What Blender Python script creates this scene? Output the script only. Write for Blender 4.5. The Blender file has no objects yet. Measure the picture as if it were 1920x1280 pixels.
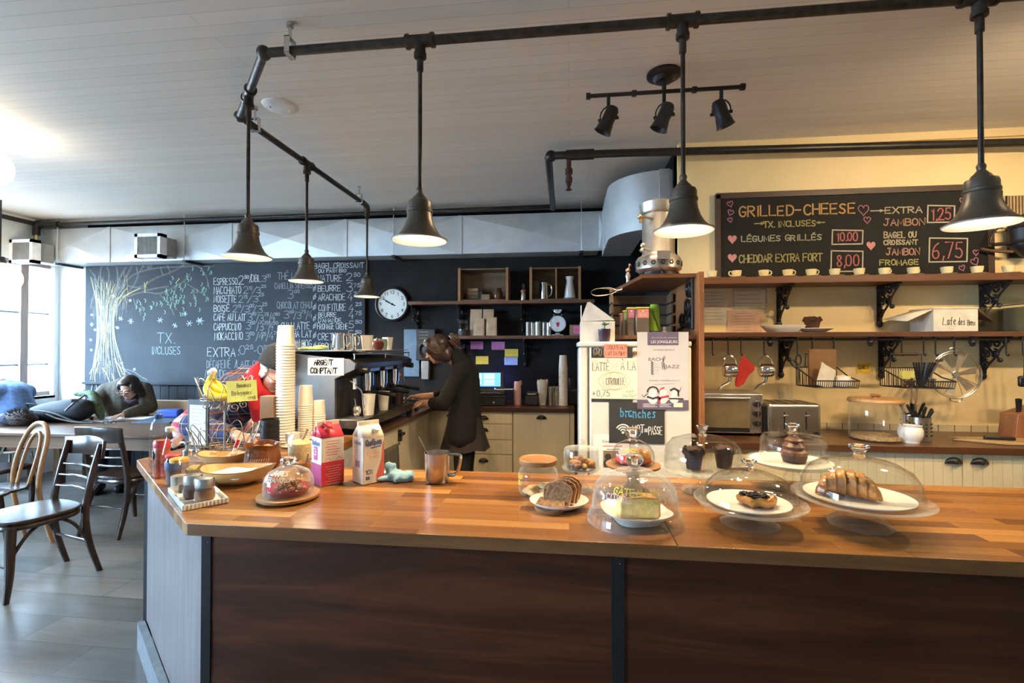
import bpy, bmesh, math, random
from mathutils import Vector, Matrix, Euler
random.seed(7)
C = bpy.context.scene.collection
PI = math.pi
sc = bpy.context.scene
# ---------------------------------------------------------------- camera
FPX = 905.0; YAW = math.radians(6.75); PITCH = math.radians(0.7); CAMZ = 1.5
cd = bpy.data.cameras.new('camera'); cd.sensor_width = 36; cd.lens = FPX/1920*36
cd.clip_start = 0.05; cd.clip_end = 200
cam = bpy.data.objects.new('camera', cd); C.objects.link(cam)
cam.location = (0,0, CAMZ); cam.rotation_euler = (PI/2+PITCH, 0, YAW)
sc.camera = cam
# ---------------------------------------------------------------- world, view
w = bpy.data.worlds.new('world'); sc.world = w; w.use_nodes = True
bg = w.node_tree.nodes['Background']
bg.inputs[0].default_value = (0.50,0.75,1.0,1); bg.inputs[1].default_value = 44.0
sc.view_settings.view_transform = 'Standard'; sc.view_settings.look = 'None'
sc.view_settings.gamma = 1; sc.view_settings.use_curve_mapping = False
sc.view_settings.exposure = 0.95
# ---------------------------------------------------------------- daylight at the shop windows
def area(name, loc, rot, sx, sy, energy, col, spread=PI):
    l = bpy.data.lights.new(name, 'AREA'); l.shape = 'RECTANGLE'; l.size = sx; l.size_y = sy
    l.energy = energy; l.color = col; l.spread = spread
    o = bpy.data.objects.new(name, l); C.objects.link(o); o.location = loc; o.rotation_euler = rot
    return o
XL = -6.24                                   # left wall
def portal(name, loc, rot, sx, sy):          # guides the sky's light through a window opening; gives off no light of its own
    l = bpy.data.lights.new(name, 'AREA'); l.shape = 'RECTANGLE'; l.size = sx; l.size_y = sy; l.cycles.is_portal = True
    o = bpy.data.objects.new(name, l); C.objects.link(o); o.location = loc; o.rotation_euler = rot
portal('window_portal', (XL-.21,3.77,1.71),(0,-PI/2,0),1.6,2.85)
portal('window_portal', (XL-.21,-.05,1.71),(0,-PI/2,0),1.6,3.11)

# ---------------------------------------------------------------- geometry helpers
_fw = Vector((-math.sin(YAW)*math.cos(PITCH), math.cos(YAW)*math.cos(PITCH), math.sin(PITCH)))
_rt = Vector((math.cos(YAW), math.sin(YAW),0)); _up = _rt.cross(_fw); _c = Vector((0,0, CAMZ))
def at(u, v, x=None, y=None, z=None):
    """the point of the plane x=, y= or z= seen at photograph pixel (u, v)"""
    d = _fw + _rt*((u-960)/FPX) - _up*((v-640)/FPX)
    k = (z-CAMZ)/d.z if z is not None else (y/d.y if y is not None else x/d.x)
    return _c + d*k
def kk(p): return (Vector(p)-_c).dot(_fw)/FPX       # metres per pixel at p

class MB:
    def __init__(s): s.bm = bmesh.new(); s.M = Matrix()
    def _x(s, vs, M=None):
        M = s.M @ M if M is not None else s.M
        for v in vs: v.co = M @ v.co
    def box(s, c, size, rz=0, M=None):
        r = bmesh.ops.create_cube(s.bm, size=1)
        m = Matrix.Translation(c) @ Matrix.Rotation(rz, 4, 'Z') @ Matrix.Diagonal((*size, 1))
        s._x(r['verts'],(M @ m) if M is not None else m); return s
    def span(s, a, b):
        a, b = Vector(a), Vector(b); d = b-a
        return s.box((a+b)/2,(abs(d.x), abs(d.y), abs(d.z)))
    def cyl(s, p0, p1, r0, r1=None, n=20, cap=True):
        p0, p1 = Vector(p0), Vector(p1); d = p1-p0
        r = bmesh.ops.create_cone(s.bm, cap_ends=cap, segments=n, radius1=r0, radius2=r0 if r1 is None else r1, depth=d.length)
        s._x(r['verts'], Matrix.Translation((p0+p1)/2) @ d.to_track_quat('Z', 'Y').to_matrix().to_4x4()); return s
    def lathe(s, prof, c=(0,0,0), n=40, M=None, sx=1, sy=1, fn=None):
        """prof: (r, z) list; closed on the axis when r==0"""
        T = Matrix.Translation(c)
        if M is not None: T = T @ M
        T = s.M @ T
        rings = []
        for (r, z) in prof:
            if r < 1e-6: rings.append([s.bm.verts.new(T @ Vector((0,0, z)))])
            else:
                ring = []
                for i in range(n):
                    a = 2*PI*i/n; rr = r; zz = z
                    if fn: rr, zz = fn(a, r, z)
                    ring.append(s.bm.verts.new(T @ Vector((rr*math.cos(a)*sx, rr*math.sin(a)*sy, zz))))
                rings.append(ring)
        for A, B in zip(rings, rings[1:]):
            for i in range(n):
                j = (i+1) % n
                if len(A) == 1 and len(B) == 1: break
                if len(A) == 1: f = (A[0], B[j], B[i])
                elif len(B) == 1: f = (A[i], A[j], B[0])
                else: f = (A[i], A[j], B[j], B[i])
                try: s.bm.faces.new(f)
                except ValueError: pass
        return s
    def tube(s, pts, r, n=8, closed=False, cap=True, sm=0, flat=1.0):
        pts = [Vector(p) for p in pts]
        rs = list(r) if isinstance(r, (list, tuple)) else [r]*len(pts)
        for _ in range(sm):
            q, qr = [],[]
            N = len(pts); rng = range(N if closed else N-1)
            if not closed: q.append(pts[0]); qr.append(rs[0])
            for i in rng:
                a, b = pts[i], pts[(i+1) % N]; ra, rb = rs[i], rs[(i+1) % N]
                q += [a*.75+b*.25, a*.25+b*.75]; qr += [ra*.75+rb*.25, ra*.25+rb*.75]
            if not closed: q.append(pts[-1]); qr.append(rs[-1])
            pts, rs = q, qr
        N = len(pts); rings = []; up = None
        for i in range(N):
            a = pts[i-1] if (i or closed) else pts[0]; b = pts[(i+1) % N] if (i < N-1 or closed) else pts[-1]
            t = (b-a)
            if t.length < 1e-9: t = Vector((0,0,1))
            t.normalize()
            if up is None:
                up = Vector((0,0,1)) if abs(t.z) < .9 else Vector((1,0,0))
            x = up.cross(t)
            if x.length < 1e-5: x = Vector((1,0,0)).cross(t)
            x.normalize(); y = t.cross(x); up = y
            rings.append([s.bm.verts.new(s.M @ (pts[i] + x*math.cos(2*PI*k/n)*rs[i]*flat + y*math.sin(2*PI*k/n)*rs[i])) for k in range(n)])
        for i in range(N if closed else N-1):
            A, B = rings[i], rings[(i+1) % N]
            for k in range(n):
                try: s.bm.faces.new((A[k], A[(k+1)%n], B[(k+1)%n], B[k]))
                except ValueError: pass
        if cap and not closed:
            s.bm.faces.new(rings[0][::-1]); s.bm.faces.new(rings[-1])
        return s
    def ball(s, c, r, u=16, v=10, M=None):
        rr = r if isinstance(r, (tuple, list)) else (r, r, r)
        q = bmesh.ops.create_uvsphere(s.bm, u_segments=u, v_segments=v, radius=1)
        m = Matrix.Translation(c)
        if M is not None: m = m @ M
        s._x(q['verts'], m @ Matrix.Diagonal((*rr, 1))); return s
    def prism(s, pts, h, M=None):
        """polygon in local xy, extruded up by h"""
        m = s.M @ M if M is not None else s.M
        A = [s.bm.verts.new(m @ Vector((x, y, 0))) for x, y in pts]
        B = [s.bm.verts.new(m @ Vector((x, y, h))) for x, y in pts]
        n = len(pts)
        s.bm.faces.new(A[::-1]); s.bm.faces.new(B)
        for i in range(n): s.bm.faces.new((A[i], A[(i+1)%n], B[(i+1)%n], B[i]))
        return s
    def quad(s, *p):
        s.bm.faces.new([s.bm.verts.new(s.M @ Vector(q)) for q in p]); return s
    def stroke(s, pts, wd, M=None):
        """flat chalk or pen line in the local xz plane, facing -y"""
        m = s.M @ M if M is not None else s.M
        P = [Vector((p[0], p[1])) for p in pts]
        Q = [P[0]]
        for p in P[1:]:
            if (p-Q[-1]).length > 1e-6: Q.append(p)
        if len(Q) < 2: Q.append(Q[0]+Vector((wd, 0)))
        L = []
        for i, p in enumerate(Q):
            a = Q[max(0, i-1)]; b = Q[min(len(Q)-1, i+1)]
            t = (b-a)
            if t.length < 1e-9: t = Vector((1,0))
            t.normalize(); nn = Vector((-t.y, t.x))*wd/2
            e = t*(-wd/2 if i == 0 else (wd/2 if i == len(Q)-1 else 0))
            L.append((p+nn+e, p-nn+e))
        V = [[s.bm.verts.new(m @ Vector((q.x, 0, q.y))) for q in l] for l in L]
        for A, B in zip(V, V[1:]): s.bm.faces.new((A[0], A[1], B[1], B[0]))
        return s
    def grid(s, nx, ny, fn, closex=False):
        V = [[s.bm.verts.new(s.M @ Vector(fn(i/(nx if closex else nx-1), j/(ny-1)))) for i in range(nx)] for j in range(ny)]
        for j in range(ny-1):
            for i in range(nx if closex else nx-1):
                k = (i+1) % nx
                s.bm.faces.new((V[j][i], V[j][k], V[j+1][k], V[j+1][i]))
        return s
    def build(s, name, m, parent=None, loc=None, rz=0, bevel=0, solid=0, sub=0, sharp=40, remesh=0, smooth=0, seg=2):
        bm = s.bm
        bmesh.ops.recalc_face_normals(bm, faces=bm.faces)
        th = math.radians(sharp)
        for f in bm.faces: f.smooth = True
        for e in bm.edges:
            if len(e.link_faces) == 2 and e.calc_face_angle(0) > th: e.smooth = False
        me = bpy.data.meshes.new(name); bm.to_mesh(me); bm.free()
        o = bpy.data.objects.new(name, me); C.objects.link(o)
        for q in (m if isinstance(m, (list, tuple)) else [m]): me.materials.append(q)
        if parent is not None: o.parent = parent
        if loc is not None: o.location = loc
        if rz: o.rotation_euler = (0,0, rz)
        if solid:
            q = o.modifiers.new('solid', 'SOLIDIFY'); q.thickness = solid; q.offset = 0
        if remesh:
            q = o.modifiers.new('remesh', 'REMESH'); q.mode = 'VOXEL'; q.voxel_size = remesh; q.use_smooth_shade = True
        if smooth:
            q = o.modifiers.new('smooth', 'SMOOTH'); q.iterations = smooth; q.factor = .5
        if bevel:
            q = o.modifiers.new('bevel', 'BEVEL'); q.width = bevel; q.segments = seg; q.limit_method = 'ANGLE'; q.angle_limit = math.radians(40)
            for p in me.polygons: p.use_smooth = True
            q.harden_normals = False
        if sub:
            q = o.modifiers.new('sub', 'SUBSURF'); q.levels = sub; q.render_levels = sub
        return o

def tag(o, label=None, cat=None, group=None, kind=None):
    if label: o['label'] = label
    if cat: o['category'] = cat
    if group: o['group'] = group
    if kind: o['kind'] = kind
    return o
def thing(name, label, cat, loc=(0,0,0), rz=0, group=None):
    o = bpy.data.objects.new(name, None); C.objects.link(o); o.empty_display_size = .05
    o.location = loc; o.rotation_euler = (0,0, rz)
    return tag(o, label, cat, group)
def struct(name, mb, m, label=None, **k):
    return tag(mb.build(name, m, **k), label, None, None, 'structure')
def copy_tree(o, parent=None):
    c = o.copy(); C.objects.link(c)
    if parent is not None: c.parent = parent
    for ch in list(o.children): copy_tree(ch, c)
    return c
def dup(o, loc, rz, label, group=None):
    c = copy_tree(o); c.location = loc; c.rotation_euler = (0,0, rz); c['label'] = label
    if group: c['group'] = group
    return c
def arc(cx, cy, r, a0, a1, n=16):
    return [(cx+r*math.cos(a0+(a1-a0)*i/n), cy+r*math.sin(a0+(a1-a0)*i/n)) for i in range(n+1)]

# ---------------------------------------------------------------- materials
def nmat(name):
    m = bpy.data.materials.new(name); m.use_nodes = True
    nt = m.node_tree; return m, nt, nt.nodes['Principled BSDF']
def node(nt, t, **k):
    n = nt.nodes.new(t)
    for a, b in k.items():
        if a.startswith('_'): n.inputs[a[1:].replace('_', ' ')].default_value = b
        else: setattr(n, a, b)
    return n
def ramp(nt, fac, stops):
    r = node(nt, 'ShaderNodeValToRGB'); e = r.color_ramp.elements
    while len(e) < len(stops): e.new(.5)
    for q, (p, c) in zip(e, stops): q.position = p; q.color = (*c, 1)
    nt.links.new(fac, r.inputs[0]); return r
def coords(nt, scale, out='Object', rot=(0,0,0)):
    t = node(nt, 'ShaderNodeTexCoord'); mp = node(nt, 'ShaderNodeMapping')
    mp.inputs['Scale'].default_value = scale; mp.inputs['Rotation'].default_value = rot
    nt.links.new(t.outputs[out], mp.inputs[0]); return mp.outputs[0]
def M(name, col, rough=.5, metal=0, var=.12, vs=18, bump=0, bs=60, spec=.5, trans=None, sheen=0):
    """plain surface with slight procedural mottling"""
    m, nt, b = nmat(name)
    nz = node(nt, 'ShaderNodeTexNoise', _Scale=vs, _Detail=4)
    nt.links.new(coords(nt, (1,1,1)), nz.inputs[0])
    lo = tuple(max(0, c*(1-var)) for c in col); hi = tuple(min(1, c*(1+var)) for c in col)
    r = ramp(nt, nz.outputs[0],[(.3, lo),(.7, hi)]); nt.links.new(r.outputs[0], b.inputs['Base Color'])
    b.inputs['Roughness'].default_value = rough; b.inputs['Metallic'].default_value = metal
    b.inputs['Specular IOR Level'].default_value = spec
    if sheen: b.inputs['Sheen Weight'].default_value = sheen
    if bump:
        n2 = node(nt, 'ShaderNodeTexNoise', _Scale=bs, _Detail=3); nt.links.new(coords(nt, (1,1,1)), n2.inputs[0])
        bp = node(nt, 'ShaderNodeBump', _Strength=bump, _Distance=.01)
        nt.links.new(n2.outputs[0], bp.inputs['Height']); nt.links.new(bp.outputs[0], b.inputs['Normal'])
    return m
def wood(name, c0, c1, axis='x', rough=.4, scale=1, spec=.5, c2=None, dist=4.0):
    m, nt, b = nmat(name)
    sx = {'x': (1.2,14,14), 'y': (14,1.2,14), 'z': (14,14,1.2)}[axis]
    co = coords(nt, tuple(q*scale for q in sx))
    n1 = node(nt, 'ShaderNodeTexNoise', _Scale=1.6, _Detail=8, _Roughness=.62, _Distortion=1.0); nt.links.new(co, n1.inputs[0])
    st = [(.28, c0),(.72, c1)] if c2 is None else [(.25, c0),(.5, c1),(.75, c2)]
    r = ramp(nt, n1.outputs[0], st)
    nt.links.new(r.outputs[0], b.inputs['Base Color']); b.inputs['Roughness'].default_value = rough
    b.inputs['Specular IOR Level'].default_value = spec
    bp = node(nt, 'ShaderNodeBump', _Strength=.08, _Distance=.01)
    nt.links.new(n1.outputs[0], bp.inputs['Height']); nt.links.new(bp.outputs[0], b.inputs['Normal'])
    return m
def planks(name, cols, rw, rh, mortar, mcol, rough, grain=(2,40), off=.37, bump=.2, axis='xy', gmix=.35, spec=.5, squash=1):
    """boards: brick texture with its own tone per board, plus grain along the board"""
    m, nt, b = nmat(name)
    t = node(nt, 'ShaderNodeTexCoord'); vec = t.outputs['Object']
    if axis != 'xy':
        sp = node(nt, 'ShaderNodeSeparateXYZ'); cb = node(nt, 'ShaderNodeCombineXYZ'); nt.links.new(vec, sp.inputs[0])
        for i, a in enumerate(axis): nt.links.new(sp.outputs['xyz'.index(a)], cb.inputs[i])
        vec = cb.outputs[0]
    br = node(nt, 'ShaderNodeTexBrick', offset=off, offset_frequency=2, squash=1)
    br.inputs['Scale'].default_value = 1; br.inputs['Brick Width'].default_value = rw; br.inputs['Row Height'].default_value = rh
    br.inputs['Mortar Size'].default_value = mortar; br.inputs['Mortar Smooth'].default_value = .3; br.inputs['Bias'].default_value = 0
    br.inputs['Color1'].default_value = (0,0,0,1); br.inputs['Color2'].default_value = (1,1,1,1); br.inputs['Mortar'].default_value = (.5,.5,.5,1)
    nt.links.new(vec, br.inputs[0])
    n = len(cols); r = ramp(nt, br.outputs['Color'],[((i+.5)/n, c) for i, c in enumerate(cols)])
    mp = node(nt, 'ShaderNodeMapping'); mp.inputs['Scale'].default_value = (grain[0], grain[1], grain[1]); nt.links.new(vec, mp.inputs[0])
    nz = node(nt, 'ShaderNodeTexNoise', _Scale=1, _Detail=7, _Roughness=.6, _Distortion=.8); nt.links.new(mp.outputs[0], nz.inputs[0])
    g = ramp(nt, nz.outputs[0],[(.25,(1-gmix,)*3),(.75,(1+0*gmix,)*3)])
    mx = node(nt, 'ShaderNodeMix', data_type='RGBA', blend_type='MULTIPLY'); mx.inputs[0].default_value = 1
    nt.links.new(r.outputs[0], mx.inputs[6]); nt.links.new(g.outputs[0], mx.inputs[7])
    m2 = node(nt, 'ShaderNodeMix', data_type='RGBA'); nt.links.new(br.outputs['Fac'], m2.inputs[0])
    nt.links.new(mx.outputs[2], m2.inputs[6]); m2.inputs[7].default_value = (*mcol, 1)
    nt.links.new(m2.outputs[2], b.inputs['Base Color']); b.inputs['Roughness'].default_value = rough
    b.inputs['Specular IOR Level'].default_value = spec
    bp = node(nt, 'ShaderNodeBump', _Strength=bump, _Distance=.004, invert=True)
    nt.links.new(br.outputs['Fac'], bp.inputs['Height']); nt.links.new(bp.outputs[0], b.inputs['Normal'])
    return m
def glass(name, tint=(.97,.98,.98), edge=.42, base=.035, power=3.6, rough=.02, milk=0):
    """thin clear glass: see-through face on, reflective and denser towards grazing"""
    m = bpy.data.materials.new(name); m.use_nodes = True; nt = m.node_tree; nt.nodes.clear()
    out = node(nt, 'ShaderNodeOutputMaterial'); lw = node(nt, 'ShaderNodeLayerWeight'); lw.inputs[0].default_value = .5
    pw = node(nt, 'ShaderNodeMath', operation='POWER'); nt.links.new(lw.outputs['Facing'], pw.inputs[0]); pw.inputs[1].default_value = power
    ml = node(nt, 'ShaderNodeMath', operation='MULTIPLY_ADD', use_clamp=True); nt.links.new(pw.outputs[0], ml.inputs[0]); ml.inputs[1].default_value = edge; ml.inputs[2].default_value = base
    tr = node(nt, 'ShaderNodeBsdfTransparent'); gl = node(nt, 'ShaderNodeBsdfGlossy'); gl.inputs['Roughness'].default_value = rough
    nz = node(nt, 'ShaderNodeTexNoise', _Scale=6); nt.links.new(coords(nt, (1,1,1)), nz.inputs[0])
    cr = ramp(nt, nz.outputs[0],[(.3, tuple(q*.97 for q in tint)),(.7, tint)]); nt.links.new(cr.outputs[0], tr.inputs[0])
    if milk:  # white diffuse towards grazing stands in for bright refracted rims
        df = node(nt, 'ShaderNodeBsdfDiffuse'); df.inputs[0].default_value = (.9,.92,.9,1); gm = node(nt, 'ShaderNodeMixShader'); gm.inputs[0].default_value = milk
        nt.links.new(gl.outputs[0], gm.inputs[1]); nt.links.new(df.outputs[0], gm.inputs[2]); gl = gm
    mx = node(nt, 'ShaderNodeMixShader'); nt.links.new(ml.outputs[0], mx.inputs[0]); nt.links.new(tr.outputs[0], mx.inputs[1]); nt.links.new(gl.outputs[0], mx.inputs[2])
    nt.links.new(mx.outputs[0], out.inputs[0]); return m
def solid_glass(name):
    m, nt, b = nmat(name); b.inputs['Transmission Weight'].default_value = 1; b.inputs['Roughness'].default_value = .02; b.inputs['IOR'].default_value = 1.45
    nz = node(nt, 'ShaderNodeTexNoise', _Scale=6); nt.links.new(coords(nt, (1,1,1)), nz.inputs[0])
    r = ramp(nt, nz.outputs[0],[(.3,(.96,.98,.97)),(.7,(.99,1,.99))]); nt.links.new(r.outputs[0], b.inputs['Base Color']); return m
def emit(name, col, s):
    m = bpy.data.materials.new(name); m.use_nodes = True; nt = m.node_tree; nt.nodes.clear()
    out = node(nt, 'ShaderNodeOutputMaterial'); e = node(nt, 'ShaderNodeEmission'); e.inputs[0].default_value = (*col, 1); e.inputs[1].default_value = s
    nt.links.new(e.outputs[0], out.inputs[0]); return m
def chalk(name, col, dens=.62, sc_=260):
    m, nt, b = nmat(name); b.inputs['Base Color'].default_value = (*col, 1); b.inputs['Roughness'].default_value = .95
    nz = node(nt, 'ShaderNodeTexNoise', _Scale=sc_, _Detail=2); nt.links.new(coords(nt, (1,1,1)), nz.inputs[0])
    r = ramp(nt, nz.outputs[0],[(.5-.3*dens, (.45+.5*dens,)*3),(.62,(max(0, dens-.25),)*3)])
    nt.links.new(r.outputs[0], b.inputs['Alpha']); return m
def plaid(name, base, c1, c2, c3, s=9):
    m, nt, b = nmat(name); co = coords(nt, (1,1,1)); sp = node(nt, 'ShaderNodeSeparateXYZ'); nt.links.new(co, sp.inputs[0])
    cur = None
    def band(out, freq, ph, width):
        a = node(nt, 'ShaderNodeMath', operation='MULTIPLY_ADD'); nt.links.new(out, a.inputs[0]); a.inputs[1].default_value = freq; a.inputs[2].default_value = ph+100
        f = node(nt, 'ShaderNodeMath', operation='FRACT'); nt.links.new(a.outputs[0], f.inputs[0])
        l = node(nt, 'ShaderNodeMath', operation='LESS_THAN'); nt.links.new(f.outputs[0], l.inputs[0]); l.inputs[1].default_value = width
        return l.outputs[0]
    col = None
    for out, ph, wd, c, fr, op in ((sp.outputs[0],0,.42, c1, s, .75),(sp.outputs[2],.2,.42, c1, s, .55),(sp.outputs[0],.6,.1, c2, s, .9),(sp.outputs[2],.75,.1, c2, s, .9),(sp.outputs[0],.2,.06, c3, s, .9),(sp.outputs[2],.35,.06, c3, s, .9)):
        k = node(nt, 'ShaderNodeMath', operation='MULTIPLY'); nt.links.new(band(out, fr, ph, wd), k.inputs[0]); k.inputs[1].default_value = op
        mx = node(nt, 'ShaderNodeMix', data_type='RGBA'); nt.links.new(k.outputs[0], mx.inputs[0])
        if col is None: mx.inputs[6].default_value = (*base, 1)
        else: nt.links.new(col, mx.inputs[6])
        mx.inputs[7].default_value = (*c, 1); col = mx.outputs[2]
    nt.links.new(col, b.inputs['Base Color']); b.inputs['Roughness'].default_value = .9; return m

# ---------------------------------------------------------------- hand lettering: a small stroke alphabet, 4 wide and 6 high
GL = {
'A':'00 26 40|0.8,2.2 3.2,2.2','B':'00 06|~06 36 4,4.6 3,3.2 03|~03 3.4,3.1 4.2,1.6 3.2,0 00','C':'~3.8,5.2 2.6,6.2 0.6,5.4 0,3 0.6,0.6 2.6,-.2 3.9,0.9','D':'00 06|~06 2.4,6 4,4.6 4,1.6 2.4,0 00',
'E':'3.6,0 00 06 3.6,6|03 3,3.1','F':'00 06 3.8,6|03 3,3.1','G':'~3.8,5.2 2.6,6.2 0.6,5.4 0,3 0.6,0.6 2.4,-.2 3.8,0.8 3.8,2.6|3.8,2.7 2.2,2.7','H':'00 06|40 46|03 43','I':'0.9,0 0.9,6','J':'~3,6 3,1.5 2.2,0 1,0 0.2,1.2|1.6,6 4,6',
'K':'00 06|3.8,6 0.2,2.8 3.9,0','L':'06 00 3.6,0','M':'00 0.3,6 2.2,1.2 4.1,6 4.5,0','N':'00 0.1,6 3.8,0 3.9,6','O':'~26 0.5,5.4 0,3 0.5,.6 20 3.6,.6 4.1,3 3.6,5.4 2,6.05','P':'00 06|~06 3,6 4,4.8 3.4,3.2 0.2,2.8','Q':'~26 0.5,5.4 0,3 0.5,.6 20 3.6,.6 4.1,3 3.6,5.4 2,6.05|2.6,1.4 4.2,-.4',
'R':'00 06|~06 3,6 4,4.8 3.4,3.3 0.2,2.9|1.4,2.9 3.9,0','S':'~3.6,5.4 2.2,6.2 0.4,5.4 0.5,3.8 3.2,2.6 3.6,1 2.2,-.1 0.1,0.8','T':'-0.2,6 4.4,6|2.1,6 20','U':'~06 0.1,1.6 1,0 3,0 3.9,1.6 4,6','V':'06 20 46','W':'06 1,0 2.2,4 3.4,0 4.4,6','X':'06 40|00 46','Y':'06 2,3 46|23 20','Z':'06 46 00 40',
'0':'~26 0.5,5.4 0,3 0.5,.6 20 3.5,.6 4,3 3.5,5.4 2,6.05','1':'1,4.8 2.2,6 2.2,0','2':'~0.2,4.8 1.2,6.1 3.2,6 3.8,4.4 2.4,2.2 0.1,0|0.1,0 4,0','3':'~0.3,5.6 2,6.2 3.6,5.2 3.2,3.6 1.6,3.2|~1.6,3.2 3.6,2.8 3.9,1.2 2.4,-.1 0.1,0.6','4':'2.8,6 0,2 4,2|3,3.6 2.9,0','5':'3.6,6 0.8,6 0.5,3.4|~0.5,3.4 2.4,3.8 3.9,2.4 3.4,.5 1.8,-.1 0.1,.6','6':'~3.4,5.8 1.2,4.6 0,2 0.8,0.1 2.8,0 3.8,1.6 2.8,3.2 0.6,2.6','7':'0.1,6 4,6 1.4,0','8':'~2,3.2 0.4,4.4 1.2,6 2.8,6 3.6,4.6 2,3.2 0.2,1.6 1,0 3,0 3.9,1.6 2,3.2','9':'~3.8,4.4 2.6,6 0.8,5.8 0.2,4 1.6,2.9 3.7,4.2 3.6,1.6 2.6,0',
'/':'0,-.8 2.6,6.6','-':'0.4,3 3.4,3','.':'0.6,0 0.9,0.1','!':'1,6 1,2|1,0 1.1,.2',',':'1,0.4 0.5,-1',':':'1,4 1.1,4.1|1,1 1.1,1.1',"'":'1,6 0.8,4.8','+':'0,2.6 3.6,2.6|1.8,4.4 1.8,.8','$':'~3.6,5.4 2.2,6.2 0.4,5.4 0.5,3.8 3.2,2.6 3.6,1 2.2,-.1 0.1,0.8|2,7 2,-1',
'>':'0,3 4.6,3|3.2,4.4 4.6,3 3.2,1.6','<':'4.6,3 0,3|1.4,4.4 0,3 1.4,1.6','~':'~1.4,3.6 0.2,2 1.2,0.2 3,1 3.6,3.4 2.2,4.6 1.2,3.6|0.4,-.4 3.6,6',
'a':'~3,3.4 1.2,4 0,2 1,0 2.6,.8 3,3.2|3,4 3.1,0.2','b':'06 0,0|~0,2.6 1.8,4 3.2,2.6 2.6,0.2 0,.4','c':'~3,3.2 1.6,4 0,2.4 0.6,.2 3,.6','d':'~3,3 1.2,3.8 0,1.8 1,0 3,1|3,6.4 3.1,0','e':'~0.2,2 3,2.4 2.2,3.9 .6,3.4 0,1.6 1,0 3,.6','f':'~3,5.8 2,6.2 1.4,4.8 1.2,0|0.2,3.6 2.6,3.7','g':'~3,3.2 1.2,4 0,2.4 1,.8 3,1.8|~3,3.8 3,-1 1.6,-2 0.2,-1.2','h':'06 00|~0,2.4 1.6,4 2.9,3 3,0','i':'1,3.8 1,0|1,5.2 1.1,5.3','l':'1,6.4 1,0','m':'04 00|~0,2.6 1,4 1.9,3 2,0|~2,2.6 3,4 3.9,3 4,0','n':'04 00|~0,2.4 1.6,4 2.9,3 3,0','o':'~1.5,4 0.2,3 0.2,1 1.5,0 3,1 3,3 1.5,4.02','q':'~3,3.2 1.2,4 0,2.4 1,.8 3,1.8|3,4 3,-2','r':'04 00|~0,2.4 1.2,3.9 2.6,3.7','s':'~2.8,3.4 1.4,4 0.4,3 2.6,1.4 1.8,0 0,.4','t':'1.2,5.4 1.2,0|0,3.8 2.8,3.9','u':'~04 0,1 1.2,0 2.8,1 3,4|3,4 3,0','v':'04 1.5,0 34','x':'04 30|00 34',
'y':'04 1.6,.6|3.2,4 0.6,-2','"':'~0,0 .6,2.2 1.4,.2 2.2,2.2 3,.2 3.8,2'}
def _glyph(ch):
    out = []
    for st in GL[ch].split('|'):
        sm = st.startswith('~'); st = st.lstrip('~'); pts = []
        for t in st.split():
            if ',' in t: a, b = t.split(','); pts.append((float(a), float(b)))
            else: pts.append((float(t[0]), float(t[1])))
        if sm:
            for _ in range(2):
                q = [pts[0]]
                for p, r in zip(pts, pts[1:]): q += [(p[0]*.75+r[0]*.25, p[1]*.75+r[1]*.25),(p[0]*.25+r[0]*.75, p[1]*.25+r[1]*.75)]
                pts = q+[pts[-1]]
        out.append(pts)
    return out
GL['%'] = '0.2,0 3,6|0.2,5 .7,5.8 1.3,5 .7,4.2 .2,5|1.9,1 2.5,1.8 3.1,1 2.5,.2 1.9,1'
_ACC = {'Â': ('A', [(1.2,7),(2,8),(2.8,7)]), 'é': ('e', [(1.2,5),(2.4,6)]), 'è': ('e', [(2.4,5),(1.2,6)]), 'à': ('a', [(2.4,5),(1.2,6)]), 'É': ('E', [(1.2,7),(2.6,8)]), 'È': ('E', [(2.6,7),(1.2,8)]), 'À': ('A', [(2.6,7),(1.2,8)]), 'Ï': ('I', [(.8,7.4),(1,7.5)])}
NARROW = {'I': 2.6, '.': 1.6, ',': 1.6, ':': 2, "'": 1.6, '1': 3.6, '!': 2, 'i': 2, 'l': 2, '/': 3, 't': 3.4, 'r': 3.2, 'M': 5.4, 'm': 5, 'W': 5.4, '>': 5.6, '<': 5.6}
def write(mb, text, x, z, width, h, pen, y=0, tilt=0, jit=.25, M=None):
    """letters as flat strokes on the plane y, from x over width, cap height h"""
    adv = [(NARROW.get(_ACC.get(c, (c,))[0],5.3) if c != ' ' else 3) for c in text]
    tot = sum(adv)-1.3; sx = width/tot; sz = h/6; cx = 0
    rnd = random.Random(text)
    T = Matrix.Translation((x, y, z)) @ Matrix.Rotation(-tilt, 4, 'Y')
    if M is not None: T = M @ T
    for c, a in zip(text, adv):
        if c != ' ':
            base, ac = _ACC.get(c, (c, None)); st = _glyph(base)
            if ac: st = st+[ac]
            jx, jz, js = rnd.uniform(-jit, jit), rnd.uniform(-jit, jit), rnd.uniform(.95,1.06)
            for s in st: mb.stroke([((cx+p[0]*js+jx)*sx, (p[1]*js+jz)*sz) for p in s], pen, T)
        cx += a
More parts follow.
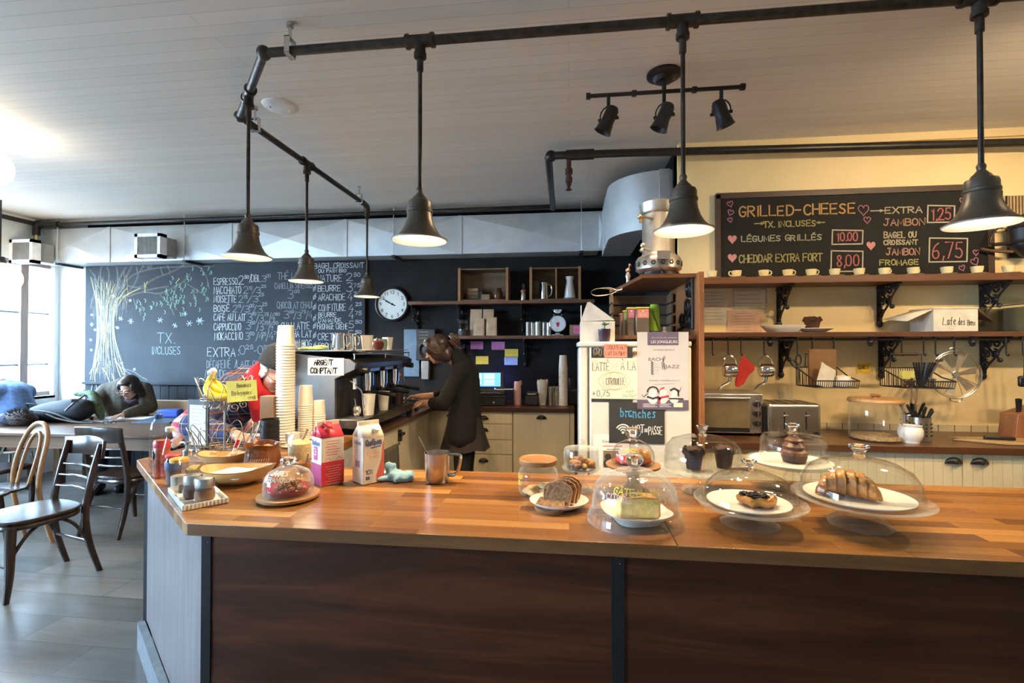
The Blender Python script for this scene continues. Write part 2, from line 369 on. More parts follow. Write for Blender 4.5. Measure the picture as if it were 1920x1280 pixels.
def ptext(body, size, m, parent, loc, rot=(PI/2,0,0), name='lettering', width=None, align='LEFT', ext=0):
    """printed lettering: font outlines turned into a mesh"""
    cu = bpy.data.curves.new(name, 'FONT'); cu.body = body; cu.size = size; cu.align_x = align; cu.extrude = ext
    cu.resolution_u = 3
    t = bpy.data.objects.new(name, cu); C.objects.link(t)
    dg = bpy.context.evaluated_depsgraph_get(); me = bpy.data.meshes.new_from_object(t.evaluated_get(dg))
    bpy.data.objects.remove(t); me.name = name
    if width:
        xs = [v.co.x for v in me.vertices]; k = width/max(1e-6, max(xs)-min(xs))
        for v in me.vertices: v.co.x *= k
    me.materials.clear(); me.materials.append(m)
    o = bpy.data.objects.new(name, me); C.objects.link(o); o.parent = parent; o.location = loc; o.rotation_euler = rot
    return o
# ================================================================ palette
black_wall = M('black_paint', (.0115,.0115,.012),.7, var=.25, vs=6, bump=.05, spec=.15)
slate = M('chalkboard_slate', (.021,.025,.031),.7, var=.3, vs=3, spec=.3)
slate2 = M('menu_board_slate', (.018,.021,.026),.7, var=.25, vs=4, spec=.3)
white_wall = M('white_plaster', (.68,.72,.74),.7, var=.03, vs=3)
cream_wall = M('cream_wall_paint', (.80,.62,.32),.6, var=.05, vs=2.5, bump=.04, bs=12)
cream = M('cream_cabinet_paint', (.70,.60,.40),.45, var=.04, vs=8)
black_iron = M('black_iron', (.012,.011,.011),.45, var=.3)
pipe_m = M('dark_pipe', (.055,.045,.036),.42,.6, var=.35, vs=30)
shade_m = M('bronze_enamel', (.085,.066,.047),.38,.3, var=.12)
inner_white = M('white_enamel', (.85,.82,.74),.4, var=.02)
steel = M('brushed_steel', (.60,.58,.55),.24,1, var=.06, vs=40)
chrome = M('chrome', (.75,.75,.75),.08,1, var=.02)
galv = M('galvanised_sheet', (.56,.58,.58),.42,.35, var=.07, vs=7)
brass = M('brass', (.55,.38,.16),.3,1, var=.1)
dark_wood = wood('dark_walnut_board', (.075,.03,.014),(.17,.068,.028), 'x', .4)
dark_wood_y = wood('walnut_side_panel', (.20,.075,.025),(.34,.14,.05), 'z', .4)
crate_wood = wood('old_crate_wood', (.10,.06,.03),(.20,.12,.06), 'x', .7)
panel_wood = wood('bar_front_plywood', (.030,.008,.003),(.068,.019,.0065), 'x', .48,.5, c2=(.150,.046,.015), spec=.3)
daylit_wood = wood('bar_front_plywood_daylit', (.09,.066,.064),(.19,.145,.138), 'z', .42,.8, spec=.8)  # front plywood paled and greyed: daylight sheen put into the colour
top_wood = planks('bar_butcher_block', [(.165,.062,.016),(.27,.108,.027),(.33,.145,.036),(.22,.085,.021),(.44,.215,.060)],.46,.052,.0006,(.12,.05,.02),.27,(1.6,34), gmix=.3, bump=.05)
edge_wood = wood('bar_edge', (.15,.06,.019),(.27,.115,.038), 'x', .35)
worktop = planks('dark_worktop', [(.085,.033,.014),(.13,.052,.02),(.10,.04,.017)],.7,.07,.0006,(.05,.02,.01),.28,(1.6,30), gmix=.35, bump=.04)
floor_m = planks('wood_look_floor_tile', [(.15,.135,.115),(.215,.19,.16),(.185,.163,.138),(.128,.114,.098)],1.18,.218,.004,(.075,.065,.055),.34,(1.5,16), gmix=.45, bump=.3)
ceil_m = planks('painted_ceiling_boards', [(.70,.65,.57),(.74,.69,.61),(.72,.67,.59)],4.6,.082,.0012,(.40,.38,.34),.6,(.6,20), gmix=.07, bump=.25)
table_wood = planks('oak_table_top', [(.11,.052,.023),(.15,.074,.032),(.125,.062,.027)],3.0,.15,.0015,(.05,.025,.012),.42,(1.4,26), gmix=.35, bump=.08)
table_edge = wood('oak_table_edge', (.12,.06,.027),(.20,.105,.05), 'x', .4)
paper = M('white_paper', (.80,.76,.68),.8, var=.03)
cream_paper = M('cream_paper', (.72,.62,.45),.8, var=.04)
porcelain = M('white_porcelain', (.82,.80,.75),.18, var=.02)
cupcard = M('white_paper_cup', (.78,.72,.62),.6, var=.02)
clear = glass('clear_glass')
glass_s = solid_glass('solid_glass')
clear2 = glass('clear_glass_thick', (.97,.985,.98),.55,.05,3.0,.03,.35)
plastic_clear = glass('clear_plastic', (.95,.97,.97),.45,.05,2.8,.08)
blk_plastic = M('black_plastic', (.012,.012,.013),.35, var=.2)
ink = M('black_ink', (.02,.018,.018),.8, var=.2)
red_ink = M('red_ink', (.55,.03,.04),.7, var=.1)
chalk_w = chalk('white_chalk', (.80,.80,.78),.75)
chalk_f = chalk('faded_chalk', (.55,.57,.57),.5)
chalk_y = chalk('yellow_chalk', (.70,.62,.20),.6)
chalk_o = chalk('orange_chalk', (.78,.46,.16),.7)
chalk_p = chalk('pink_chalk', (.70,.22,.22),.65)
chalk_g = chalk('green_chalk', (.33,.60,.42),.6)
chalk_b = chalk('blue_chalk', (.12,.42,.62),.8)
wood_lt = wood('light_turned_wood', (.38,.20,.075),(.56,.33,.14), 'x', .45)
wood_md = wood('mid_brown_wood', (.24,.11,.04),(.38,.19,.075), 'x', .4)
bent_wood = wood('bentwood_beech', (.26,.13,.055),(.42,.23,.10), 'z', .35)
ebony = wood('ebonised_wood', (.014,.010,.009),(.05,.028,.018), 'z', .22)
skin = M('skin', (.56,.31,.20),.5, var=.06, vs=30)
skin2 = M('olive_skin', (.42,.23,.15),.5, var=.06, vs=30)
hair_dk = M('dark_brown_hair', (.022,.014,.010),.42, var=.5, vs=60)
hair_br = M('brown_hair', (.042,.022,.014),.38, var=.5, vs=60)
hair_wh = M('white_hair', (.62,.58,.52),.7, var=.15)

# ================================================================ the room
BY = 5.25; KY = 3.70; PX = 0.80; RX = 4.3; FY = -2.7; CZ = 3.0
struct('floor', MB().span((XL-.2, FY-.2,-.12),(RX+.2, BY+.2,0)), floor_m)
struct('ceiling', MB().span((XL-.2, FY-.2, CZ),(RX+.2, BY+.2, CZ+.12)), ceil_m)
struct('wall_back', MB().span((-5.86, BY, 0),(PX, BY+.15, CZ)), black_wall)
struct('wall_corner', MB().span((XL-.2, BY, 0),(-5.861, BY+.15, CZ)), white_wall)
struct('wall_partition', MB().span((PX, KY, 0),(PX+.1, BY+.15, CZ)), black_wall)
struct('wall_kitchen', MB().span((PX, KY-.02,0),(RX, KY+.1, CZ)), cream_wall)
struct('wall_right', MB().span((RX, FY, 0),(RX+.15, KY, CZ)), cream_wall)
struct('trim_cornice', MB().span((PX, KY-.045,2.945),(RX, KY-.02, CZ)), cream_wall)
# left wall with two big windows
WB, WT = .92,2.51
W1 = (2.35,5.19); W2 = (-1.6,1.5)
mb = MB()
for a, b in ((FY-.2, W2[0]),(W2[1], W1[0]),(W1[1], BY)): mb.span((XL-.2, a, 0),(XL, b, CZ))
for a, b in (W1, W2):
    mb.span((XL-.2, a, 0),(XL, b, WB)); mb.span((XL-.2, a, WT),(XL, b, CZ))
struct('wall_left', mb, white_wall)
struct('wall_front', MB().span((XL, FY-.15,0),(RX, FY, CZ)), white_wall)
win_wood = wood('window_frame_wood', (.20,.15,.12),(.30,.23,.19), 'z', .5)
muntin = M('grey_muntin', (.20,.24,.30),.5)
pane = glass('window_glass', (.97,.98,1),.5,.03,4)
def window(name, a, b, muls, axis, fixed, label):
    r = thing(name, label, None); r['kind'] = 'structure'
    f = MB(); d = .05
    def sp(m, p0, p1, z0, z1, t):
        if axis == 'y': m.span((fixed-t, p0, z0),(fixed+t, p1, z1))
        else: m.span((p0, fixed-t, z0),(p1, fixed+t, z1))
    sp(f, a, a+d, WB, WT, .04); sp(f, b-.001, b+.0, WB, WT, .04)
    sp(f, a, b, WB, WB+.05,.04); sp(f, a, b, WT-.05, WT, .04)
    for p in muls: sp(f, p-.04, p+.04, WB+.05, WT-.05,.045)
    f.build('frame', win_wood, r)
    g = MB()
    for z in (1.297,1.907): sp(g, a+d, b-.001, z-.009, z+.009,.012)
    g.build('muntin', muntin, r)
    p = MB(); sp(p, a+.01, b-.01, WB+.01, WT-.01,.003); p.build('pane', pane, r)
    s = MB(); sp(s, a-.02, b+.02, WB-.03, WB, .1); s.build('sill', win_wood, r)
    return r
window('window_1', W1[0], W1[1],(4.91,3.6), 'y', XL-.1, 'tall side window beside the chalk tree wall')
window('window_2', W2[0], W2[1],(-1,.5), 'y', XL-.1, 'side window nearer the street door')
# outside
asphalt = M('street_asphalt', (.10,.10,.10),.9); facade = M('pale_facade', (.62,.60,.58),.9, var=.1, vs=.7)
struct('ground', MB().span((-40,-25,-.35),(XL-.2,25,-.2)), asphalt)
r = thing('street_building', 'pale building across the street seen through the side window', 'building', (-15,6,-.2))
MB().span((-4,-8,0),(0,14,9)).build('wall', facade, r)
bl_glass = M('blue_window_glass', (.03,.06,.09),.3)
for i, y in enumerate((4.6,6.9,9.2)):
    for z in (1.0,3.6):
        q = MB().span((-.05, y, z),(.06, y+1.1, z+1.9)).build('window_frame', M('pale_stone', (.3,.3,.32),.8), r)
        MB().span((.06, y+.1, z+.1),(.08, y+1.0, z+1.8)).build('pane', bl_glass, q)
r = thing('traffic_light', 'street traffic light seen through the side window', 'traffic light', (-11.2,8.05,-.2))
MB().cyl((0,0,0),(0,0,3.4),.06).build('pole', black_iron, r)
h = MB().box((0,0,2.35),(.26,.3,.9)).build('housing', M('signal_housing', (.03,.06,.10),.5), r)
for z, c in ((2.63,(.8,.08,.05)),(2.35,(.4,.25,.05)),(2.07,(.05,.35,.2))):
    MB().cyl((.13,0,z),(.16,0,z),.09).build('lens', M('signal_lens', c, .3), h)
    MB().box((.21,0,z+.1),(.17,.22,.02)).build('visor', M('visor_blue', (.05,.16,.28),.5), h)

# ================================================================ ventilation duct along the back wall
DZ0, DZ1, DY = 2.49,2.895,5.0
def dx(u): return at(u, 440, y=DY).x
r = thing('ventilation_duct', 'long galvanised rectangular duct under the ceiling above the chalk menu wall', 'duct', (0,0,0))
xs = [XL+.003, dx(205), dx(433), dx(648), dx(863), dx(1137),.30]
b = MB(); b.span((XL+.003, DY, DZ0),(.30, BY-.003, DZ1))
for a, c in zip(xs, xs[1:]):
    m = Vector(((a+c)/2, DY-.045,(DZ0+DZ1)/2)); q = [(a, DY-.001, DZ0),(c, DY-.001, DZ0),(c, DY-.001, DZ1),(a, DY-.001, DZ1)]
    for i in range(4): b.quad(q[i], q[(i+1) % 4], m)
b.build('duct_body', galv, r, sharp=3)
for x in xs[1:-1]: MB().span((x-.02, DY-.012, DZ0-.004),(x+.02, DY+.01, DZ1)).build('seam', galv, r)
strip = M('black_hanger_steel', (.02,.02,.022),.5)
for u in (116,352,741,1090):
    x = dx(u)
    h = MB().span((x-.02, DY-.055, DZ0-.03),(x+.02, BY-.01, DZ0-.005)).build('support_strap', strip, r)
    MB().cyl((x, DY-.05, DZ0-.03),(x, DY-.05, CZ-.002),.005, n=6).build('threaded_rod', galv, h)
# air outlets
vent_grey = M('vent_duct_grey', (.36,.35,.32),.55, var=.06); vent_white = M('vent_frame_white', (.88,.90,.90),.5); vent_slat = M('vent_slat', (.22,.21,.20),.5)
def outlet(u0, u1, ub, v0, v1, label, yf=4.70):
    a = at(u0, v0, y=yf); c = at(u1, v1, y=yf); wd = c.x-a.x; hh = a.z-c.z
    r = thing('air_outlet', label, 'vent', ((a.x+c.x)/2, yf, (a.z+c.z)/2),0, 'air outlets on the duct')
    k = .09
    MB().span((-wd/2+.03, k, -hh/2+.03),(wd/2-.03, DY-yf-.046, hh/2-.02)).build('duct_box', vent_grey, r)
    fr = MB()
    for s in (-1,1):
        fr.span((s*wd/2,0,-hh/2),(s*(wd/2-.035), k, hh/2)); fr.span((-wd/2,0, s*hh/2),(wd/2, k, s*(hh/2-.035)))
    fr.span((-wd/2+.03, k-.02,-hh/2+.03),(wd/2-.03, k, hh/2-.03))
    g = fr.build('frame', vent_white, r)
    sl = MB()
    for i in range(16):
        x = -wd/2+.045+(wd-.09)*i/15; sl.box((x, .02,0),(.009,.03, hh-.07))
    sl.build('grille', vent_slat, g)
outlet(252,300,355,438,482, 'white grilled air outlet over the chalk tree')
outlet(17,60,115,449,492, 'white grilled air outlet in the window corner')
# elbow that turns into the partition
b = MB(); z0, z1 = 2.43,2.885; N = 14; rad = .42; x0, x1 = .335,.62; cy = 3.86+rad
pts = [((x0), DY)]+[(x0+rad-rad*math.cos(PI/2*i/N), cy-rad*math.sin(PI/2*i/N)) for i in range(N+1)]+[(PX, cy-rad)]
pin = [(PX, cy-.10),(x0+.31, cy-.10),(x0+.28, cy),(x0+.28, DY)]
b.prism(pts+pin, z1-z0, Matrix.Translation((0,0, z0)))
r = thing('duct_elbow', 'curved galvanised duct elbow above the shelf box, beside the cream wall', 'duct', (0,0,0))
b.build('elbow_body', galv, r)
s = MB().prism([(x0-.006,4.55),(x0+.01,4.55),(x0+.01,4.60),(x0-.006,4.60)], z1-z0+.01, Matrix.Translation((0,0,z0-.005))); s.build('seam', galv, r)
s = MB().prism([(.70, cy-rad-.008),(.78, cy-rad-.008),(.78, cy-rad+.01),(.70, cy-rad+.01)], z1-z0+.01, Matrix.Translation((0,0,z0-.005)))
s.build('seam', galv, r)

# ================================================================ pipe rail and the pendant lamps
PZ = 2.87
r = thing('pipe_rail', 'dark iron pipe rail under the ceiling that carries the bell lamps', 'pipe rail', (0,0, PZ))
A, B_, Cc, D = (3.6,2.08),(-1.41,2.08),(-1.94,2.64),(-1.94,4.40)
tee = []
def seg(p, q, name='pipe'): return MB().cyl((*p, 0),(*q, 0),.021, n=16).build(name, pipe_m, r)
seg(A, B_); seg(B_, Cc); seg(Cc, D)
for p in (B_, Cc): MB().ball((*p, 0),.033).build('elbow_fitting', pipe_m, r)
MB().tube([(-1.94,4.34,0),(-1.94,4.44,0),(-1.94,4.46,-.03),(-1.94,4.46,-.10)],.027,12, sm=2).build('elbow_fitting', pipe_m, r)
LAMPS = [(-.66,2.08,0),(.475,2.08,0),(1.60,2.08,0),(-1.72,2.41, PI*.25),(-1.94,3.38, PI/2)]
for x, y, a in LAMPS:
    ux = Vector((math.cos(a) if a != PI*.25 else -.687, math.sin(a) if a != PI*.25 else .727,0)); c = Vector((x, y, 0))
    m = MB().cyl(c-ux*.06, c+ux*.06,.027, n=14).cyl(c-ux*.065, c-ux*.05,.032, n=14).cyl(c+ux*.05, c+ux*.065,.032, n=14).cyl(c, c-Vector((0,0,.065)),.024, n=14).cyl(c-Vector((0,0,.055)), c-Vector((0,0,.075)),.028, n=14)
    m.build('tee_fitting', pipe_m, r)
for x, y, ox, oy in ((-1.28,2.08,0,1),(-1.94,2.78,1,0),(-1.94,4.28,1,0),(2.3,2.08,0,1)):
    m = MB().cyl((x, y, .045),(x, y, CZ-PZ-.004),.008, n=10).cyl((x, y, CZ-PZ-.02),(x, y, CZ-PZ-.002),.016, n=10)
    for s in (-1,1): m.box((x+ox*0+oy*0+ (s*.026 if ox else 0), y+(s*.026 if oy else 0),.018),(.005 if ox else .026,.005 if oy else .026,.075))
    m.box((x, y, .055),(.057 if ox else .026,.057 if oy else .026,.006)).box((x, y, -.024),(.057 if ox else .026,.057 if oy else .026,.005))
    m.build('hanger_clamp', steel, r)
bulb_m = emit('lamp_bulb_glow', (1.0,.86,.66),26)
def bell(r_, h):   # outside profile of the bell shade, z measured down from the socket
    return [(.030,0),(.036,-.012),(.050,-.018),(.054,-.03),(.054,-.052),(.058,-.056),(.058,-.066),(.054,-.070),
            (.058,-.10),(.068,-.13),(.085,-.16),(.103,-.178),(.118,-.188),(.123,-.192)]
LAMPLIGHT = (1.0,.74,.43)
def pendant(x, y, zr, label, power):
    zt = PZ-.075
    r = thing('pendant_lamp', label, 'lamp', (x, y, zr),0, 'bell pendant lamps on the pipe rail')
    H = .192; top = zt-zr
    MB().cyl((0,0,H),(0,0,top),.0095, n=12).cyl((0,0,top-.06),(0,0,top-.005),.015, n=12).build('rod', pipe_m, r)
    MB().lathe([(0, H+.045),(.012, H+.045),(.016, H+.035),(.013, H+.02),(.022, H+.008),(.031, H-.002),(0, H-.002)], n=24).build('socket_cap', shade_m, r)
    pr = [(a, b+H) for a, b in bell(0,0)]
    sh = MB().lathe([(0, H-.001)]+pr+[(.1235,.003)], n=48).build('shade', shade_m, r)
    inn = [(max(.004, a-.004), b-.003 if b < H-.01 else b-.006) for a, b in pr]
    MB().lathe([(.1236,.0035)]+inn[::-1]+[(0, H-.008)], n=48).build('shade_lining', inner_white, r)
    MB().lathe([(0,.028),(.02,.032),(.032,.048),(.034,.066),(.026,.09),(.016,.115),(.014,.15),(0,.15)], n=20).build('bulb', bulb_m, r)
    l = bpy.data.lights.new('lamp_light', 'SPOT'); l.energy = power; l.color = LAMPLIGHT; l.shadow_soft_size = .05; l.spot_size = math.radians(150); l.spot_blend = .6
    o = bpy.data.objects.new('lamp_light', l); C.objects.link(o); o.parent = r; o.location = (0,0,.02)
LP = 34
pendant(-.66,2.08,1.975, 'bell lamp over the bar above the barista, first from the rail corner', LP)
pendant(.475,2.08,1.985, 'bell lamp over the bar in front of the metal urn', LP)
pendant(1.60,2.08,1.98, 'bell lamp over the bar at the right edge, in front of the grilled-cheese board', LP)
pendant(-1.72,2.41,1.985, 'bell lamp hanging off the angled corner piece of the rail', LP)
pendant(-1.94,3.38,1.99, 'bell lamp over the tea prices, middle of the receding rail', LP)
pendant(-1.94,4.46,1.99, 'farthest bell lamp, beside the wall clock', LP)
# sprinkler pipe
r = thing('sprinkler_pipe', 'thick black sprinkler pipe running along ceiling and cream wall', 'pipe', (0,0,2.9))
SP = M('sprinkler_pipe_black', (.03,.028,.026),.35,.4, var=.3)
MB().tube([(RX-.02,3.58,-.06),(.3,3.53,0),(-.10,3.52,0),(-.15,3.56,0),(-.16,4.86,.0)],.028,14).build('pipe', SP, r)
MB().tube([(-.16,4.9,.03),(-2,4.93,.03),(XL+.1,4.93,.03)],.022,12).build('pipe', SP, r)
MB().tube([(XL+.1,4.9,.03),(XL+.1,1.2,.03)],.026,12).build('pipe', SP, r)
MB().ball((-.13,3.53,0),.042).build('elbow_fitting', SP, r)
MB().cyl((.18,3.526,0),(-.02,3.526,0),.037, n=16).build('tee_fitting', SP, r)
MB().ball((XL+.1,4.92,.03),.05).cyl((XL+.1,4.92,.03),(XL+.36,4.93,.03),.034, n=12).cyl((XL+.1,4.9,.02),(XL+.1,4.9,-.1),.036, n=12).build('tee_fitting', SP, r)
MB().cyl((.0,3.526,-.02),(.0,3.526,-.22),.018, n=12).cyl((0,3.526,-.1),(0,3.526,-.14),.027, n=12).cyl((0,3.526,-.16),(0,3.526,-.2),.025, n=12).cyl((0,3.526,-.22),(0,3.526,-.25),.012, n=10).cyl((0,3.526,-.25),(0,3.526,-.255),.022, n=12).build('sprinkler_head', M('sprinkler_red', (.07,.03,.03),.4,.4), r)
MB().cyl((XL+.1,4.9,-.1),(XL+.1,4.9,-.17),.016, n=10).build('sprinkler_head', brass, r)
# track light
def track(c, label, watts, tilt):
    r = thing('track_light', label, 'ceiling light', (c[0], c[1], CZ))
    MB().lathe([(0,-.001),(.092,-.001),(.092,-.014),(.08,-.022),(.06,-.026),(.045,-.045),(0,-.05)], n=40).build('canopy', black_iron, r)
    MB().cyl((0,0,-.04),(0,0,-.1),.012).cyl((-.40,0,-.1),(.40,0,-.1),.011).build('bar', black_iron, r)
    for x in (-.41,-.16,.16,.41): MB().cyl((x-.012,0,-.1),(x+.012,0,-.1),.018, n=12).build('collar', black_iron, r)
    for x, t, y in ((-.30,.45,-.25),(0,.4,-.3),(.30,-.35,-.3)):
        h = MB().cyl((x,0,-.1),(x,0,-.165),.010).build('spot_arm', black_iron, r)
        q = Matrix.Translation((x, 0,-.235)) @ Matrix.Rotation(t, 4, 'Y') @ Matrix.Rotation(tilt, 4, 'X')
        MB().lathe([(0,.07),(.026,.068),(.036,.05),(.036,-.02),(.040,-.03),(.044,-.06),(.050,-.075),(.046,-.075),(.036,-.04),(0,-.03)], M=q, n=24).build('spot_head', blk_plastic, h)
        l = bpy.data.lights.new('track_spot', 'SPOT'); l.energy = watts; l.color = (1,.74,.44); l.spot_size = 2.3; l.spot_blend = .9; l.shadow_soft_size = .04
        o = bpy.data.objects.new('track_spot', l); C.objects.link(o); o.parent = r; o.matrix_local = q @ Matrix.Translation((0,0,-.08))
        yk = MB(); yk.tube([(-.045,0,.0),(-.045,0,.035),(-.02,0,.07),(.02,0,.07),(.045,0,.035),(.045,0,0)],.004,6, sm=1).cyl((-.056,0,0),(-.036,0,0),.009, n=10).cyl((.036,0,0),(.056,0,0),.009, n=10)
        yk.bm.transform(Matrix.Translation((x,0,-.235)) @ Matrix.Rotation(y, 4, 'Z')); yk.build('yoke', black_iron, h)
track(at(1245,148, z=2.97), 'black three-spot track light on the white board ceiling', 30,.12)
track((2.75,1.9), 'added black track light out of view at the right, brightening the cream kitchen wall', 27,1.0)  # unseen extra lamp, added to brighten the kitchen wall
# ceiling disc
c = at(525,203, z=2.985)
r = thing('ceiling_speaker', 'flat white round ceiling cover near the rail corner', 'ceiling disc', (c.x, c.y, CZ))
MB().lathe([(0,-.018),(.07,-.016),(.10,-.008),(.105,-.001)], n=40).build('cover', M('white_cover', (.75,.75,.73),.4), r)
MB().ball((.045,.03,-.016),.007).ball((-.045,-.03,-.016),.007).build('screw', steel, r)
# globe lamps by the window
globe_m = emit('frosted_globe_glow', (1.0,.84,.60),10)
def globe(c, rad, lb):
    r = thing('globe_lamp', lb, 'lamp', c, 0, 'white globe lamps')
    MB().ball((0,0,0),(rad, rad, rad*.92),32,20).build('globe', globe_m, r)
    MB().cyl((0,0,rad*.86),(0,0,rad*.86+.07),.05,.035).cyl((0,0,rad*.86+.07),(0,0,CZ-c.z-.001),.007, n=8).build('stem', black_iron, r)
globe(at(-32,311, y=2.85),.155, 'white glowing globe lamp at the left edge under the ceiling')
globe(at(0,521, y=4.25),.17, 'white glowing globe lamp hanging in front of the window')
# ================================================================ chalk wall
F1 = BY-.03                                    # face of the boards
def chalkpt(u, v): p = at(u, v, y=F1-.004); return p.x, p.z
x0 = -5.85; x1 = at(586,560, y=F1).x; x2 = at(685,560, y=F1).x; zb = 1.085; zt = 2.485
r = thing('chalkboard_wall', 'large slate chalkboard with a drawn tree and coffee prices behind the seated woman', 'chalkboard', (0, F1,0))
MB().span((x0,0, zb),(x1, BY-F1-.002, zt)).build('board', slate, r)
MB().span((x0,-.035, zb-.03),(x1, BY-F1-.002, zb)).build('ledge', slate, r, bevel=.004)
b = MB()
n = 26
for i in range(n):
    a = x0+(x1-x0)*i/n; c = x0+(x1-x0)*(i+1)/n; b.span((a+.003,.004,.02),(c-.003, BY-F1-.002, zb-.03))
b.span((x0,.012,.02),(x1, BY-F1-.002, zb-.035)).build('wainscot', slate, r)
def W(mb, text, u0, v0, u1, v1, pen=.010, tilt=0, pt=chalkpt, yy=-.004):
    """chalk words filling the picture box u0..u1 with baseline v0 and top v1"""
    X0, Z0 = pt(u0, v0); X1, Z1 = pt(u1, v1); write(mb, text, X0, Z0, X1-X0, Z1-Z0, pen, yy, tilt)
def words(items, pen, m, pt=chalkpt, name='chalk_lettering'):
    for t, u0, v0, u1, v1 in items:
        q = MB(); W(q, t, u0, v0, u1, v1, pen, 0, pt); q.build(name, m, r)
words((('ESPRESSO',401,534,445,521),('2',447,533,457,517),('50',458,522,467,516),('/DBL',468,528,489,515),('MACCHIATO',401,551,452,537),('NOISETTE',401,567,443,554),('BOISÉ',401,584,430,572),
    ('CAFÉ AU LAIT',401,601,460,588),('CAPPUCCINO',401,619,452,606),('MOKACCINO',402,637,455,623),('CHAI LATTE',527,617,580,604),('MATCHA LAT',524,632,584,620),('LONDON FOG',524,650,584,637),('EXTRA:',389,668,446,652)),.0068, chalk_w)
words((('3',490,528,499,517),('00',499,520,507,514),('2',456,550,465,537),('75',465,543,473,537),('/',473,549,479,538),('3',480,549,489,539),('25',490,539,499,534),('2',447,567,456,554),('75',457,559,464,553),('/',464,566,470,555),('3',474,566,484,555),('25',485,555,495,549),
    ('2',436,585,445,572),('75',445,576,452,571),('/3',452,585,468,573),('00',468,576,476,570),('/3',475,586,492,573),('25',492,573,501,567),('3',464,601,473,588),('00',472,591,480,586),('/3',481,602,494,590),('75',495,592,504,586),('/4',504,603,515,588),('50',515,591,525,586),
    ('3',461,617,470,604),('00',470,608,478,602),('/3',481,619,494,605),('75',495,608,503,602),('/4',503,619,512,604),('50',512,608,522,602),('3',460,637,468,624),('50',468,628,477,622),('/4',479,637,493,624),('25',491,629,499,623),('/4',498,637,512,623),('75',513,627,523,621),
    ('THÉ LT',521,524,560,511),('CAMELLIA SINENSIS',515,541,586,529),('3',539,560,550,544),('00',552,549,561,543),('CHOCOLAT CHAUD',519,578,589,565),('3',532,597,542,583),('00',543,587,551,582),('/3',551,597,565,585),('75',564,587,574,581),('/4',573,597,585,584),
    ('0',449,665,460,648),('25',461,654,475,647),('-',476,660,481,655),('0',483,664,493,648),('50',494,653,504,647),('DÉCAFEINÉ',388,690,432,676),('/LAIT OU SOYA',440,688,520,676),('/AMANDE',384,707,424,694)),.007, chalk_f, name='price_lettering')
words((('TX.',296,643,326,624),('INCLUSES',284,664,338,650)),.009, chalk('grey_green_chalk', (.40,.52,.50),.6))
# the chalk tree
rnd = random.Random(3)
tb, ty, tg, ts = MB(), MB(), MB(), MB()
def line(mb, pts, wd, sm=2, j=0):
    P = [chalkpt(u+rnd.uniform(-j, j), v+rnd.uniform(-j, j)) for u, v in pts]
    for _ in range(sm):
        q = [P[0]]
        for a, c in zip(P, P[1:]): q += [(a[0]*.75+c[0]*.25, a[1]*.75+c[1]*.25),(a[0]*.25+c[0]*.75, a[1]*.25+c[1]*.75)]
        P = q+[P[-1]]
    mb.stroke(P, wd, Matrix.Translation((0,-.003-rnd.uniform(0,.0015),0)))
for i in range(64):
    t = i/63; e = abs(t-.5)*2
    top = 172+t*66+rnd.uniform(-4,4); wst = 182+t*32; bot = 168+t*62 + (8 if t > .8 else 0)
    a = (wst+rnd.uniform(-2,2),560+rnd.uniform(0,40)); c = (wst+rnd.uniform(-2,2),650+rnd.uniform(-30,20))
    line(ty if rnd.random() < .22 else tb, [(top, rnd.uniform(520,560)), a, c, (bot, rnd.uniform(690,716))][:rnd.choice((3,4,4))],.007 if e > .8 else .004,2,1.5)
for i in range(150):
    u = rnd.uniform(172,240); v = rnd.uniform(510,580) if rnd.random() < .7 else rnd.uniform(580,705)
    if v > 580: u = 184+rnd.uniform(0,30)
    line(ty if rnd.random() < .15 else tb, [(u, v),(u+rnd.uniform(-3,3), v+rnd.uniform(10,26))],.0035,0)
for pts in ([(214,585),(222,566),(245,545),(275,538)],[(240,555),(268,545),(300,552),(330,535),(344,528),(356,512)],[(300,552),(318,572),(326,590)],[(268,545),(290,540),(315,536)],[(330,535),(322,560),(330,580)],[(225,545),(240,520),(262,508),(300,500),(340,500),(370,496),(385,512),(392,540)],[(262,508),(272,490),(268,500)],[(300,500),(305,515)],[(340,500),(352,488),(362,497)],[(232,560),(260,520),(255,500)],[(238,535),(262,540),(290,520),(322,510),(345,495)],[(344,528),(364,540),(388,556)],[(364,540),(362,560)],[(370,496),(396,500),(412,492)],
            [(186,540),(176,515),(168,505)],[(200,540),(205,515),(200,498)],[(215,545),(224,520),(236,500)],[(210,560),(222,530),(218,500)],[(192,545),(186,515),(190,498)],[(225,540),(238,515),(250,492)],[(280,492),(274,505),(284,498)],[(312,494),(318,508)],[(255,578),(250,560)],[(262,590),(266,572),(258,560)]):
    line(tb, pts, .006); line(tb, [(u+1.5, v+1.5) for u, v in pts],.004)
for pts in ([(168,700),(176,685),(185,670)],[(178,716),(178,698),(186,680)],[(205,715),(200,700),(192,690)],[(226,706),(220,690),(215,672)],[(214,716),(210,700)],[(271,530),(272,548)],[(276,528),(272,538)],[(200,540),(200,530)],[(232,556),(262,540)],[(184,560),(190,600),(196,640)],[(330,530),(336,522)]):
    line(ty, pts, .010)
for pts in ([(226,690),(250,695),(264,706),(276,712)],[(214,672),(225,688),(246,702)]): line(tb, pts, .008)
for (a, b, c, d, n) in ((255,560,300,600,26),(300,555,345,590,24),(308,540,345,575,14),(318,515,365,560,26),(355,525,392,580,24),(375,500,400,545,14),(392,494,416,515,9),(330,496,372,520,8)):
    for i in range(n):
        u, v = rnd.uniform(a, c), rnd.uniform(b, d); g = rnd.uniform(-1,1)
        line(tg, [(u, v),(u+2+g, v+2),(u+2*g, v+6)],.010,1) if rnd.random() < .62 else None
